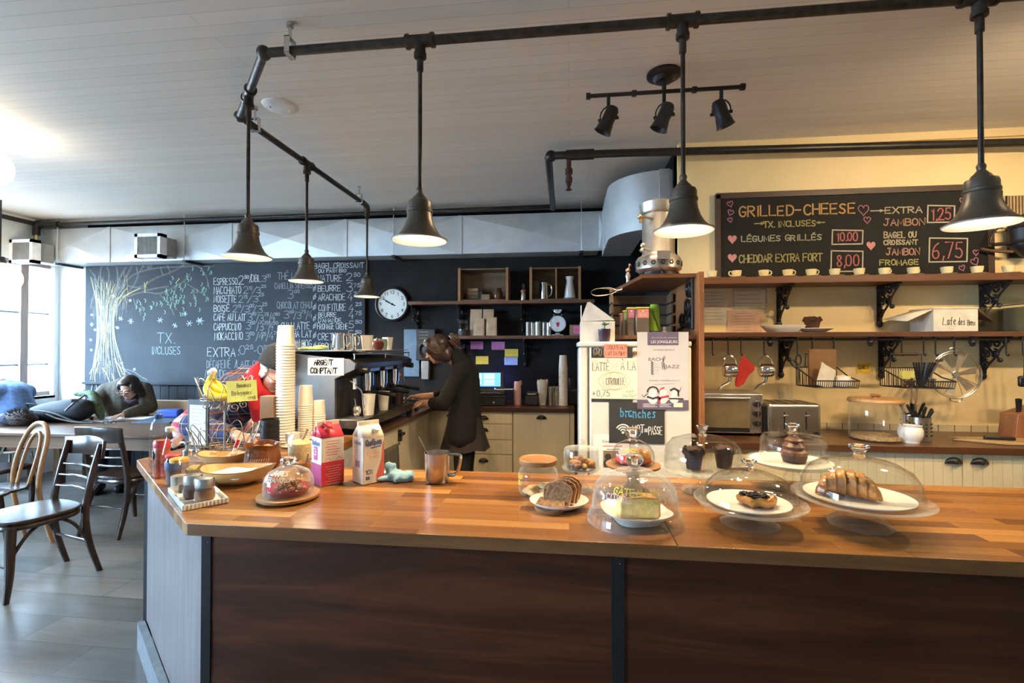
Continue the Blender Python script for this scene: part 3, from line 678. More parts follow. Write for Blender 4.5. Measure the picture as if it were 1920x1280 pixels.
for u, v, q in ((226,597,4),(245,602,5),(300,600,5),(328,610,4.5),(347,588,4),(355,606,5.5),(375,602,7),(374,600,5),(220,614,3),(212,555,3),(244,563,2.5),(172,608,3),(172,590,2),(178,618,2),(170,637,2),(171,656,2),(192,576,2),(252,692,2),(228,680,2)):
    for k in range(3):
        a = k*PI/3+rnd.uniform(-.2,.2); line(ts, [(u-q*math.cos(a), v-q*math.sin(a)),(u+q*math.cos(a), v+q*math.sin(a))],.007,0)
for u in (173,180,192,198,205):
    line(ts, [(u, 722),(u+rnd.uniform(-4,4),734)],.007,0)
tb.build('chalk_tree', chalk('brown_grey_chalk', (.42,.40,.34),.42), r); ty.build('chalk_tree_highlight', chalk_y, r)
tg.build('chalk_leaves', chalk_g, r); ts.build('chalk_stars', chalk('pale_blue_chalk', (.62,.72,.80),.7), r)
# bagel board
r = thing('bagel_menu_board', 'narrow chalkboard listing bagel, croissant and bread fillings beside the clock', 'chalkboard', (0, F1-.012,0))
zb2 = at(635,720, y=F1).z
MB().span((x1+.004,0, zb2),(x2,.038, zt-.01)).build('board', slate2, r)
cp2 = lambda u, v: ((lambda p: (p.x, p.z))(at(u, v, y=F1-.016)))
words((('BAGEL,CROISSANT',589,503,682,492),('OU PAIN BIO',597,511,649,504),('NATURE',596,528,641,515),('BEURRE',596,546,638,535),('ARACHIDE',597,563,647,551),('CONFITURE',597,583,648,570),('BEURRE',597,594,630,586),("D'AMANDE",597,604,640,596),('FROMAGE CRÈME',595,617,652,606),('CRETON',596,637,639,624),('FROMAGE',597,655,640,643)),.0068, chalk_w, cp2)
q_chalk = chalk('soft_white_chalk', (.66,.68,.68),.65)
words((('2',649,526,661,512),('50',663,518,676,511),('3',649,547,661,530),('75',663,538,676,531),('4',652,563,661,549),('25',664,553,676,547),('4',654,584,663,571),('25',667,573,678,567),('4',654,597,663,583),('75',666,590,678,583),('5',654,615,664,602),('50',666,606,679,600),('5',652,634,663,620),('50',666,625,678,619)),.0075, q_chalk, cp2, 'price_lettering')
wl = MB()
for v in (527,545,561,580,601,615,633,652): W(wl, '~', 586.5, v, 593, v-11,.007,0, cp2)
wl.build('check_marks', q_chalk, r)
# bench along the wall
r = thing('bench_seat', 'pale wooden bench back against the slate wainscot behind the pencil case', 'bench', (-4.3,5.0,0))
MB().span((-1.3,.14,.5),(1.9,.18,.885)).build('backrest', wood('pale_bench_wood', (.42,.27,.15),(.55,.38,.22), 'x', .5), r, bevel=.01)
MB().span((-1.3,-.12,.40),(1.9,.135,.45)).build('seat', table_edge, r, bevel=.01)
for x in (-1.2,.3,1.8): MB().span((x-.03,-.08,0),(x+.03,.1,.40)).build('leg', table_edge, r)

# ================================================================ clock
c = at(735,570, y=BY-.03); R = 32.5*kk(c)
r = thing('wall_clock', 'round white wall clock with a black rim on the black wall', 'clock', (c.x, BY-.002, c.z))
Q = Matrix.Rotation(PI/2,4, 'X')
MB().lathe([(0,0),(R,0),(R*1.01,.02),(R*.99,.045),(R*.93,.05),(R*.88,.038),(R*.87,.02),(0,.02)], M=Q, n=64).build('case', black_iron, r)
MB().lathe([(0,.022),(R*.875,.022)], M=Q, n=64).build('dial', M('clock_face', (.66,.65,.58),.5, var=.03), r)
for i in range(1,13):
    a = PI/2-i*PI/6; s = R*.29
    ptext(str(i), s, ink, r, (R*.70*math.cos(a),-.0235, R*.70*math.sin(a)-s*.34), name='numeral', align='CENTER', ext=.0005)
for ang, ln, wd in ((PI/2-2*PI*(50/60),.62,.018),(PI/2-2*PI*(9.83/12),.45,.026)):
    m = MB(); m.box((R*ln/2-.02,0,0),(R*ln+.04,.003, R*wd*2)); m.bm.transform(Matrix.Translation((0,-.026,0)) @ Matrix.Rotation(-ang, 4, 'Y')); m.build('hand', ink, r)
MB().lathe([(0,.024),(.012,.024),(.010,.03),(0,.031)], M=Q, n=16).build('hub', ink, r)

# ================================================================ iron scroll bracket used under every shelf
def spiral(cx, cz, r0, a0, turns, s=1, n=26, rmin=.18):
    return [(0, cx+s*(r0*(1-(1-rmin)*i/n))*math.cos(a0+2*PI*turns*i/n), cz+(r0*(1-(1-rmin)*i/n))*math.sin(a0+2*PI*turns*i/n)) for i in range(n+1)]
def bracket(name_loc, D_, H_, label, group, th=.016):
    """wall plate at y=0 going down, arm under the shelf reaching towards -y"""
    r = thing('shelf_bracket', label, 'bracket', name_loc, 0, group)
    MB().span((-th*.8,-.012,-H_),(th*.8,0,0)).ball((0,-.012,-H_),(th*1.3,.016, th*1.6)).ball((0,-.012,-.02),(th*1.3,.016, th*1.3)).build('wall_plate', black_iron, r)
    MB().span((-th*.8,-D_, -.010),(th*.8,0,0)).build('arm', black_iron, r)
    m = MB(); f = lambda pts: m.tube([(0,-p[1],-p[2]) for p in pts],.0065,6, flat=1.2)
    h = H_; d = D_
    f(spiral(d*.22, h*.17, h*.14, PI, 1.6)); f(spiral(d*.52, h*.15, h*.13, PI, 1.5)); f(spiral(d*.80, h*.11, h*.095, PI, 1.4))
    f(spiral(d*.17, h*.44, h*.13, PI/2,1.6)); f(spiral(d*.46, h*.42, h*.12,-PI/2,1.5)); f(spiral(d*.15, h*.69, h*.10, PI/2,1.4)); f(spiral(d*.1, h*.9, h*.06, PI/2,1.2))
    f([(0,.01, h*.97),(0, d*.22, h*.72),(0, d*.5, h*.5),(0, d*.66, h*.3),(0, d*.95,.02)])
    f([(0,.01,.05*h),(0, d*.3, h*.32),(0, d*.62, h*.56)])
    m.ball((0,-d*.64,-h*.58),.016,8,6)
    m.build('scrollwork', black_iron, r)
    return r

# ================================================================ shelves on the black wall
SY = 4.98                                     # front edge
def bw(u, v, y=5.1): return at(u, v, y=y)
zU = at(940,565, y=SY).z; zL = at(980,631, y=SY).z
XR = .26
r = tag(MB().span((bw(765,567,SY).x, SY, zU-.022),(XR, BY-.002, zU+.012)).build('wall_shelf', dark_wood, bevel=.002), 'upper walnut shelf on the black wall carrying two wooden crates', 'shelf', 'walnut shelves on the black wall')
r = tag(MB().span((bw(845,631,SY).x, SY, zL-.022),(XR, BY-.002, zL+.012)).build('wall_shelf', dark_wood, bevel=.002), 'lower walnut shelf on the black wall carrying paper coffee bags and a scale', 'shelf', 'walnut shelves on the black wall')
zU += .012; zL += .012
for u, z, lb in ((781, zU, 'black scroll bracket under the upper shelf just right of the clock'),(864, zU, 'black scroll bracket under the upper shelf, behind the coffee bags'),(980, zU, 'black scroll bracket under the upper shelf, between bags and scale'),(868, zL, 'black scroll bracket under the lower shelf, behind the barista'),(985, zL, 'black scroll bracket under the lower shelf, right of the notes')):
    bracket((bw(u, 600,5.2).x, BY-.003, z-.035),.24,.27, lb, 'brackets under the black wall shelves')
# crates
def crate(u0, u1, v0, v1, label, mid=None):
    a = bw(u0, v1, SY+.02); b = bw(u1, v0, SY+.02); wd = b.x-a.x; h = b.z-zU; d = .235
    r = thing('wooden_crate', label, 'crate', ((a.x+b.x)/2, SY+.01, zU),0, 'wooden crates on the upper shelf')
    t = .013
    MB().span((-wd/2,.015,.001),(wd/2, d, t)).build('bottom_board', crate_wood, r); MB().span((-wd/2,.015, h-t),(wd/2, d, h)).build('top_board', crate_wood, r)
    MB().span((-wd/2, d-.008, t),(wd/2, d, h-t)).build('back_board', crate_wood, r)
    for s in (-1,1):
        MB().span((s*wd/2,.015, t),(s*(wd/2-.014), d-.008, h-t)).build('side_board', crate_wood, r)
        MB().span((s*(wd/2+.006),0,-.0+.001),(s*(wd/2-.02),.015, h+.006)).build('corner_post', wood_md, r)
    if mid: MB().span((mid*wd-.008,.012, t),(mid*wd+.008, d-.008, h-t)).build('divider', wood_md, r)
    return r
crate(860,952,502,561, 'open wooden crate holding a wire basket, left on the upper shelf')
crate(994,1088,500,559, 'divided wooden crate holding a steel jug and a white carafe', .02)
yb = SY+.12
# in the first crate
c = bw(890,560, yb); r = thing('wire_basket', 'dark wire basket of packets inside the crate near the clock', 'basket', (c.x, yb, zU+.014))
m = MB()
for z, k in ((.002,.8),(.045,.9),(.09,1)): m.tube([(-.085*k,-.06*k,z),(.085*k,-.06*k,z),(.085*k,.06*k,z),(-.085*k,.06*k,z)],.003,6, closed=True)
for i in range(12):
    x = -.085+.17*i/11
    for s in (-1,1): m.cyl((x*.8, s*.06*.8,.002),(x, s*.06,.09),.0018, n=5)
m.build('wire_frame', black_iron, r)
MB().box((-.02,.0,.075),(.11,.012,.11)).build('packet', M('kraft_packet', (.30,.19,.10),.8), r)
MB().box((.02,.025,.065),(.12,.012,.09)).build('packet', M('dark_packet', (.06,.05,.05),.7), r)
c = bw(912,558, yb); tag(MB().box((0,0,.032),(.085,.06,.045), rz=.1).box((0.002,.002,.01),(.09,.065,.018)).build('small_box', M('small_kraft_box', (.22,.16,.09),.8), loc=(c.x, yb-.05, zU+.014)), 'small flat cardboard box between basket and brown jar', 'box')
c = bw(933,558, yb); r = thing('brown_jar', 'round brown glass jar at the right inside the first crate', 'jar', (c.x, yb, zU+.014))
MB().lathe([(0,.001),(.045,.001),(.052,.02),(.052,.085),(.042,.105),(.038,.105)], n=28).build('body', M('amber_jar', (.09,.045,.02),.15), r)
MB().lathe([(0,.128),(.04,.126),(.043,.118),(.043,.104),(0,.104)], n=28).build('lid', M('dark_lid', (.05,.03,.02),.4), r)
c = bw(981,560, yb); r = thing('syrup_bottle', 'slim bottle with a red collar between the two crates', 'bottle', (c.x, yb, zU))
MB().lathe([(0,.001),(.029,.001),(.030,.01),(.030,.075),(.024,.095)], n=24).build('body', steel, r)
MB().lathe([(.024,.095),(.029,.098),(.029,.115),(.020,.118),(0,.118)], n=24).build('collar', M('red_collar', (.45,.10,.06),.5), r)
MB().lathe([(.02,.118),(.02,.17),(.017,.185),(0,.186)], n=24).build('neck', plastic_clear, r)
c = bw(1020,557, yb); r = thing('steel_jug', 'polished steel milk jug inside the divided crate', 'jug', (c.x, yb, zU+.014))
MB().lathe([(0,.001),(.046,.001),(.048,.01),(.042,.13),(.044,.175),(.042,.175),(.040,.13),(.044,.012),(0,.010)], n=32).build('body', chrome, r)
MB().tube([(.042,0,.16),(.075,0,.155),(.085,0,.10),(.07,0,.04),(.045,0,.03)],.006,8, sm=2).build('handle', chrome, r)
c = bw(1068,557, yb); r = thing('white_carafe', 'white tapered carafe on a saucer inside the divided crate', 'carafe', (c.x, yb, zU+.014))
MB().lathe([(0,.001),(.05,.001),(.075,.012),(.07,.015),(0,.01)], n=32).build('saucer', porcelain, r)
MB().lathe([(0,.013),(.058,.013),(.062,.02),(.040,.15),(.034,.19),(.046,.238),(.043,.238),(.031,.19),(.036,.15),(.055,.022),(0,.018)], n=36).build('body', porcelain, r)
MB().lathe([(0,.236),(.018,.236),(.012,.25),(0,.252)], n=20).build('stopper', steel, r)
# lower shelf
yb = SY+.10
c = bw(868,628, yb); r = thing('storage_jar', 'clip-top glass jar of dark beans at the left end of the lower shelf', 'jar', (c.x, yb, zL))
MB().lathe([(0,.002),(.050,.002),(.056,.012),(.056,.115),(.045,.135),(.045,.145)], n=32).build('glass_body', clear, r)
MB().lathe([(0,.006),(.050,.006),(.052,.014),(.052,.07),(0,.072)], n=28).build('beans', M('coffee_beans', (.03,.018,.012),.5, var=.6, vs=150, bump=.6, bs=120), r)
MB().lathe([(.047,.146),(.05,.15),(.045,.162),(.02,.168),(0,.168)], n=32).build('glass_lid', clear2, r)
MB().tube([(.05*math.cos(a),.05*math.sin(a),.142) for a in [2*PI*i/24 for i in range(24)]],.0022,6, closed=True).build('wire_clip', steel, r)
kraft = M('kraft_paper_bag', (.42,.28,.17),.75, var=.1, bump=.15, bs=14)
for u, v0, wpx, yy, g, lb in ((893,580,23,.05,0, 'tall kraft coffee bag at the back next to the glass jar'),(916,580,21,.05,.05, 'tall kraft coffee bag at the back, second from the jar'),(899,597,20,-.04,-.04, 'short kraft coffee bag in front next to the glass jar'),(922,595,20,-.04,.03, 'short kraft coffee bag in front, second from the jar')):
    c = bw(u, 628, yb+yy); h = bw(u, v0, yb+yy).z-zL; k = kk(c); wd = wpx*k
    r = thing('coffee_bag', lb, 'bag', (c.x, yb+yy, zL), g, 'kraft coffee bags on the lower shelf')
    m = MB(); d = .055
    def bf(s, t, wd=wd, h=h, d=d):
        a = s*2*PI; z = t*h; kx = 1-.06*t; kd = (1-max(0,(t-.55)/.45)**1.3*.93)
        sx = max(-1, min(1,1.35*math.cos(a))); sy = max(-1, min(1,1.35*math.sin(a)))
        return (sx*wd/2*kx, sy*d/2*kd, z+.002)
    m.grid(28,9, bf, True); m.bm.faces.new([v for v in m.bm.verts if v.co.z < .003][:28][::-1])
    m.build('bag_body', kraft, r, sharp=60)
    MB().box((0,-.004, h-.01),(wd*.96,.012,.022)).build('folded_top', kraft, r, bevel=.003)
    if yy < 0:
        s = MB(); rr = random.Random(u)
        for q in range(3): s.stroke([(-.012+.004*i+rr.uniform(-.001,.001), h*.5-.016*q+rr.uniform(-.003,.003)) for i in range(7)],.0025)
        s.build('stamp', M('brown_stamp', (.10,.06,.04),.8), r, loc=(.006,-d/2-.0035,0))
kb = M('clear_bag_film', (.60,.55,.48),.25, var=.15, vs=30)
for i, (u, wpx, h, col) in enumerate(((991,11,.142,0),(999,12,.138,1),(1009,12,.145,1),(1021,11,.142,0),(1029,9,.135,1))):
    c = bw(u, 628, yb); wd = wpx*kk(c); r = thing('cup_sleeve', 'sleeve of stacked lids in clear wrap beside the kitchen scale', 'stack of lids', (c.x, yb+.012*(i % 2), zL),0, 'wrapped sleeves of lids on the lower shelf')
    m = MB(); nn = 11
    prof = [(0,.001)]
    for q in range(nn): prof += [(wd/2, h*q/nn+.002),(wd/2*.93, h*(q+.6)/nn)]
    m.lathe(prof+[(0, h)], n=20).build('lids', M('sleeve_tone', (.50,.44,.36) if col else (.28,.21,.15),.45, var=.15), r)
    MB().lathe([(wd/2*1.04,.004),(wd/2*1.05, h*.5),(wd/2*1.0, h+.006),(wd*.2, h+.012),(0, h+.012)], n=16).build('wrap', plastic_clear, r)
c = bw(1046,628, yb); r = thing('kitchen_scale', 'white kitchen scale with round dial and steel bowl on the lower shelf', 'scale', (c.x, yb, zL))
MB().box((0,0,.007),(.12,.09,.014)).box((0,0,.02),(.05,.05,.02)).build('base', steel, r, bevel=.004)
Rr = 16*kk(c); zc = bw(1046,607, yb).z-zL
MB().lathe([(0,-.03),(Rr*.97,-.03),(Rr,-.02),(Rr,.025),(Rr*.93,.03),(Rr*.9,.024),(0,.024)], M=Matrix.Translation((0,0,zc)) @ Q, n=40).build('dial_case', steel, r)
f = MB().lathe([(0,.025),(Rr*.9,.025)], M=Matrix.Translation((0,0,zc)) @ Q, n=40).build('dial', M('scale_dial', (.68,.68,.66),.5), r)
m = MB()
for a in range(0,360,15): m.box((Rr*.8*math.cos(math.radians(a)),-.0265, zc+Rr*.8*math.sin(math.radians(a))),(.004,.001,.004))
m.build('dial_marks', ink, f)
MB().lathe([(0,.0275),(.02,.0275)], M=Matrix.Translation((.0,0,zc)) @ Q, n=5).lathe([(0,.0275),(.012,.0275)], M=Matrix.Translation((0,0,zc-.022)) @ Q, n=9).build('dial_emblem', red_ink, f)
zb_ = bw(1046,588, yb).z-zL
MB().cyl((-.03,0,zc+Rr*.8),(-.045,0,zb_-.005),.005).cyl((.03,0,zc+Rr*.8),(.045,0,zb_-.005),.005).build('bowl_support', steel, r)
MB().lathe([(0,zb_),(.06,zb_+.002),(.10,zb_+.035),(.104,zb_+.037),(.10,zb_+.041),(.058,zb_+.008),(0,zb_+.006)], n=40).build('bowl', chrome, r)
c = bw(1077,628, yb); r = thing('cardboard_box', 'small cardboard box with a pink note at the end of the lower shelf', 'box', (c.x+.02, yb+.02, zL))
MB().box((0,0,.056),(.14,.16,.11)).build('carton', M('brown_cardboard', (.25,.15,.08),.8), r, bevel=.003)
n_ = MB().box((.012,-.0815,.058),(.085,.002,.075)).build('note', M('pink_note', (.72,.14,.30),.8), r)
s = MB()
for z in (.075,.06,.045): s.stroke([(-.018+.006*i, z+.002*(i % 2)) for i in range(11)],.002)
s.build('handwriting', ink, n_, loc=(0,-.0835,0))
# notes on the wall
def note(u, v, wpx, hpx, m, label, scr, rows=3):
    c = at(u, v, y=BY-.002); k = kk(c); r = thing('sticky_note', label, 'note', (c.x, BY-.002, c.z),0, 'notes stuck on the black wall')
    MB().box((0,-.001,0),(wpx*k, .002, hpx*k)).build('paper', m, r)
    s = MB(); rr = random.Random(u)
    for q in range(rows):
        z = hpx*k*(.3-.6*q/max(1, rows-1)); x = -wpx*k*.4
        while x < wpx*k*.36:
            l = rr.uniform(.012,.03); s.stroke([(x+l*i/5, z+rr.uniform(-.004,.004)) for i in range(6)],.0016); x += l+.008
    s.build('handwriting', scr, r, loc=(0,-.003,0))
pn, yn, bn = M('magenta_note', (.52,.16,.30),.8), M('yellow_note', (.72,.50,.06),.8), M('pale_blue_note', (.42,.50,.72),.8)
rpen = M('red_pen', (.3,.05,.06),.8); 
note(894,647,24,15, pn, 'pink note under the lower shelf, beside the barista', rpen); note(934,648,25,15, pn, 'pink note under the lower shelf, above the yellow and blue pair', rpen)
note(904,675,24,15, yn, 'single yellow note above the cash register screen', M('ochre_pen', (.4,.26,.03),.8)); note(959,662,25,16, yn, 'yellow note stuck directly above the pale blue one', ink); note(958,676.5,25,15, bn, 'pale blue lined note under a yellow one', M('blue_pen', (.1,.12,.4),.8),4)
# things on the wall left of the barista
c = at(771,645, y=BY-.01)
tag(MB().span((-.09,-.02,-.36),(.085,0,.165)).build('wall_panel', M('blue_steel_panel', (.075,.13,.20),.4, var=.1), loc=(c.x+.01, BY-.003, c.z)), 'plain blue-grey panel fixed to the black wall left of the barista', 'panel')
c = at(797,655, y=BY-.06); r = thing('wall_device', 'black wall-hung machine with a round chrome ring, behind the barista\'s face', 'machine', (c.x+.0, BY-.003, c.z))
MB().span((-.10,-.08,-.12),(.12,0,.23)).build('housing', blk_plastic, r, bevel=.008)
MB().lathe([(.095,.0),(.10,.02),(.082,.035),(.075,.02),(.075,0)], M=Matrix.Translation((.03,-.08,.0)) @ Q, n=36).build('chrome_ring', chrome, r)
MB().lathe([(0,.0),(.055,.0),(.045,.03),(0,.034)], M=Matrix.Translation((.03,-.08,.0)) @ Q, n=28).build('dial', blk_plastic, r)
MB().span((-.04,-.07,-.33),(.045,-.002,-.125)).build('handset', M('grey_metal_box', (.25,.24,.23),.4,.5), r, bevel=.006)
s = MB()
for k in range(3): s.stroke([(-.06+.006*i, .19-.035*k+.007*(i % 2)) for i in range(18)],.004)
s.build('marks', chalk_f, r, loc=(0,-.0815,0))
# ================================================================ back counter with drawers
BZ = .92; BF = 4.62                              # worktop height, front edge
def cup_handle(x, z, y, s=1, parent=None):
    m = MB(); n = 14
    def f(a, t):
        th = PI*a; ph = PI/2*t
        return (.048*s*math.cos(th)*math.cos(ph*.0+0)*1.0 if t == 0 else .048*s*math.cos(th)*math.cos(ph),-.030*s*math.sin(ph)*(.35+.65*math.sin(th)) if t else 0,.036*s*math.sin(th)*math.cos(ph)+0)
    m.grid(n, 7, f)
    return m.build('cup_handle', black_iron, parent, loc=(x, y, z), solid=.003)
def bead(mb, x0, x1, z0, z1, y, t=.018, step=.052):
    """tongue-and-groove front: flush slats with narrow gaps"""
    n = max(1, round((x1-x0)/step)); g = .0012
    mb.span((x0, y-t+.003, z0),(x1, y, z1))
    for i in range(n): mb.span((x0+(x1-x0)*i/n+g, y-t, z0),(x0+(x1-x0)*(i+1)/n-g, y-t+.004, z1))
tag(MB().span((-2.2, BF, BZ-.04),(.05, BY-.004, BZ)).build('worktop', worktop, bevel=.003), 'dark walnut worktop along the black wall under the register', 'worktop')
r = thing('drawer_cabinet', 'cream cabinet of four drawers behind the barista', 'cabinet', (0, BF+.03,0))
xa, xb = -.995,-.548
MB().span((xa, .02,.08),(xb, .55, BZ-.042)).build('carcass', cream, r)
MB().span((xa, .06,0),(xb, .5,.08)).build('plinth', black_iron, r)
zz = [BZ-.046,.757,.605,.462,.10]
for a, b_ in zip(zz, zz[1:]):
    m = MB(); bead(m, xa+.002, xb-.003, b_+.003, a-.003,.02); d = m.build('drawer', cream, r)
    cup_handle(-.83, a-.075,.0,1, d)
r = thing('dishwasher_front', 'wide cream cabinet front with one cup handle below the paper cups', 'cabinet', (0, BF+.03,0))
xa, xb = -.542,.005
MB().span((xa, .02,.08),(xb, .55, BZ-.042)).build('carcass', cream, r); MB().span((xa, .06,0),(xb, .5,.08)).build('plinth', black_iron, r)
m = MB(); bead(m, xa+.003, xb-.002,.1, BZ-.046,.02); d = m.build('door', cream, r); cup_handle(-.265, BZ-.108,.0,1.02, d)
r = thing('filler_panel', 'narrow cream end panel beside the white fridge', 'panel', (0, BF+.03,0)); MB().span((.008,0,0),(.048,.55, BZ-.042)).build('panel', cream, r)
r = thing('corner_cabinet', 'cream corner cabinet with a dark opening, left of the barista', 'cabinet', (0, BF+.03,0))
MB().span((-1.9,.02,0),(-1.001,.55, BZ-.042)).build('carcass', cream, r)
m = MB(); bead(m, -1.30,-1.003,.1, BZ-.046,.02, step=.3); d = m.build('door', cream, r); cup_handle(-1.15, BZ-.10,0,1, d)
# register and things on that worktop
c = at(918,750, z=BZ); yb = 4.86
r = thing('cash_register', 'black touch-screen cash register with a lit blue screen on the back worktop', 'cash register', (at(912,740, y=yb).x, yb, BZ),.12)
MB().span((-.20,-.16,.001),(.20,.2,.105)).build('cash_drawer', blk_plastic, r, bevel=.006)
d = MB().span((-.19,-.166,.012),(.19,-.16,.075)).build('drawer_front', M('drawer_front_black', (.02,.02,.022),.3), r)
MB().cyl((.08,-.172,.04),(.08,-.16,.04),.012).build('lock', chrome, d)
MB().span((-.19,-.14,.106),(.19,.16,.16)).build('printer_base', M('register_grey', (.028,.028,.03),.35), r, bevel=.01)
s = MB(); rr = random.Random(4)
for i in range(16): s.stroke([(-.17+.02*i, .13+rr.uniform(-.004,.004)),(-.16+.02*i+rr.uniform(0,.006),.135+rr.uniform(-.006,.006))],.004)
s.build('key_marks', chalk_w, r, loc=(0,-.1412,0))
t = Matrix.Translation((0,-.03,.24)) @ Matrix.Rotation(-.42,4, 'X')
h = MB(); h.box((0,0,0),(.36,.035,.21), M=t); h.box((0,.06,-.06),(.12,.08,.1)); hd = h.build('monitor', blk_plastic, r, bevel=.008)
s = MB(); s.box((-.005,-.019,.008),(.30,.002,.145), M=t); s.build('screen', emit('register_screen', (.10,.30,1.0),1.5), hd)
s = MB()
for a, b_, w_, h_ in ((-.09,.03,.09,.07),(-.09,-.035,.09,.04),(.03,.035,.11,.06),(.03,-.02,.11,.03),(.03,-.05,.11,.02)): s.box((a,-.0205,b_+.008),(w_,.001,h_), M=t)
s.build('screen_panes', emit('screen_pale', (.35,.62,1.0),1.3), hd)
s = MB(); s.box((.09,-.02,-.088),(.012,.002,.008), M=t); s.build('power_light', emit('power_led', (.05,.15,1),8), hd)
l = bpy.data.lights.new('register_glow', 'POINT'); l.energy = .8; l.color = (.05,.08,1); l.shadow_soft_size = .02
o = bpy.data.objects.new('register_glow', l); C.objects.link(o); o.parent = r; o.location = (.13,.26,.25)
s = MB(); s.box((.07,.17,.26),(.05,.02,.06)); s.build('customer_display', emit('rear_display_blue', (.05,.08,.9),.8), r)
MB().span((.10,-.13,.160),(.27,-.03,.163)).build('receipt', paper, r)
yb = 4.86
def bk(u, v=745): c = at(u, v, y=yb); return (c.x, yb, BZ), kk(c)
p, k = bk(970); r = thing('pink_bottle', 'pale pink insulated bottle right of the cash register', 'bottle', p)
pk = M('pale_pink_enamel', (.62,.36,.34),.4)
MB().lathe([(0,.001),(.036,.001),(.038,.008),(.038,.17),(.034,.185),(0,.185)], n=28).build('body', pk, r)
MB().lathe([(0,.186),(.034,.186),(.034,.225),(.028,.236),(0,.236)], n=28).build('lid', pk, r)
MB().tube([(.02,0,.232),(.036,0,.246),(.042,0,.22),(.036,0,.195)],.006,6, sm=1).build('carry_loop', pk, r)
p, k = bk(998); r = thing('receipt_printer', 'small black receipt printer between pink bottle and paper bag', 'printer', p)
MB().span((-.066,-.08,.001),(.066,.08,.10)).build('body', blk_plastic, r, bevel=.012); MB().span((-.055,-.05,.1005),(.055,.07,.135)).build('lid', M('printer_lid', (.03,.03,.03),.4), r, bevel=.01); MB().span((-.04,-.0505,.11),(.04,-.045,.118)).build('paper_slot', paper, r)
p, k = bk(1017); r = thing('paper_bag', 'creased white bag of straws standing behind the cups', 'bag', p)
m = MB()
m.lathe([(0,.001),(.034,.002),(.040,.05),(.052,.20),(.056,.235),(.05,.25),(.04,.235),(0,.20)], n=26, sy=.7, fn=lambda a, r_, z: (r_*(1+.07*math.sin(5*a+z*30)), z+(.012*math.sin(4*a) if z > .2 else 0)))
m.build('bag_body', M('white_bag', (.55,.51,.45),.6, var=.2, vs=25, bump=.4, bs=30), r)
for i in range(3):
    p, k = bk(1032+6*i); r = thing('cup_tube', 'slim sleeve of clear plastic lids, %s' % ('right beside the white paper bag','middle one between paper bag and tall cup stack','right beside the tall cup stack')[i], 'stack of lids', (p[0], yb+.03*(i % 2), BZ),0, 'clear lid sleeves on the back worktop')
    pr = [(0,.001)]
    for q in range(14): pr += [(.022,.002+.0135*q),(.019,.011+.0135*q)]
    MB().lathe(pr+[(0,.192)], n=18).build('lids', M('clear_lids', (.30,.26,.21),.3, var=.2), r)
    MB().lathe([(.0235,.002),(.0235,.193),(.015,.2),(0,.2)], n=16).build('wrap', plastic_clear, r)
def cupstack(r, rad_b, rad_t, hcup, n, pitch, taper=.78, mat_=None, flip=True):
    """n nested cups, upside down: rims at the bottom, one whole cup showing on top"""
    m_ = mat_ or cupcard
    for i in range(n):
        z = i*pitch; top = i == n-1
        pr = [(rad_b-.004, z+.001),(rad_b, z+.003),(rad_b, z+.006),(rad_b-.002, z+.008)]
        if top: pr += [(rad_b*taper+.001, z+hcup-.002),(rad_b*taper-.003, z+hcup),(rad_b*taper-.004, z+hcup-.005),(0, z+hcup-.005)]
        else: pr += [(rad_b-.002-(rad_b*(1-taper))*pitch/hcup, z+pitch+.001)]
        MB().lathe(pr, n=26).build('paper_cup', m_, r)
p, k = bk(1056); r = thing('cup_stack', 'tall stack of upturned white paper cups beside the fridge on the back worktop', 'stack of cups', p, 0, 'stacks of paper cups')
cupstack(r, .046,0,.13,27,.0143)
p, k = bk(1074); r = thing('black_grinder', 'black appliance squeezed between the tall cups and the fridge', 'appliance', (p[0]+.0, yb+.12, BZ))
MB().span((-.05,-.08,.001),(.06,.08,.16)).build('body', blk_plastic, r, bevel=.015); MB().lathe([(0,.161),(.04,.161),(.045,.2),(.05,.27),(0,.28)], n=24).build('hopper', M('smoky_plastic', (.03,.03,.035),.12), r)

# ================================================================ fridge and the shelf box above it
FRY = 2.85; FX0, FX1, FH = .056,.692,1.534
r = thing('refrigerator', 'white fridge covered in notices and posters', 'fridge', (0, FRY, 0))
fr_white = M('fridge_white', (.66,.62,.53),.32, var=.02)
MB().span((FX0+.004,.07,.03),(FX1-.004,.70, FH-.03)).build('cabinet', fr_white, r, bevel=.02)
MB().span((FX0-.004,-.002, FH-.03),(FX1+.002,.70, FH)).build('top_cap', fr_white, r, bevel=.008)
MB().span((FX0+.062,0,.09),(FX1,.065, FH-.033)).build('door', fr_white, r, bevel=.008)
MB().span((FX0,.005,.09),(FX0+.05,.065, FH-.033)).build('handle_rail', fr_white, r, bevel=.012)
MB().span((FX0+.048,.02,.09),(FX0+.064,.066, FH-.035)).build('handle_groove', M('grey_gasket', (.22,.21,.19),.5), r)
MB().span((FX0+.03,.03,0),(FX1-.03,.62,.09)).build('plinth', black_iron, r)
def fp(u, v, d=0): c = at(u, v, y=FRY-d); return c.x, c.z
def sheet(u0, v0, u1, v1, m, name, label, cat, d=.003, tilt=0, group=None, parent_name='sheet'):
    a = fp(u0, v1, d); b = fp(u1, v0, d); r = thing(name, label, cat, ((a[0]+b[0])/2, FRY-d, (a[1]+b[1])/2),0, group)
    MB().box((0,0,0),(b[0]-a[0],.0016, b[1]-a[1])).build(parent_name, m, r)
    def loc(u, v): q = fp(u, v, d); return q[0]-r.location.x, q[1]-r.location.z
    return r, loc
def FW(r, loc, items, m, pen, name='handwriting', y=-.0014):
    mb = MB()
    for t, u0, v0, u1, v1 in items: a = loc(u0, v0); b = loc(u1, v1); write(mb, t, a[0], a[1], b[0]-a[0], b[1]-a[1], pen, y)
    return mb.build(name, m, r)
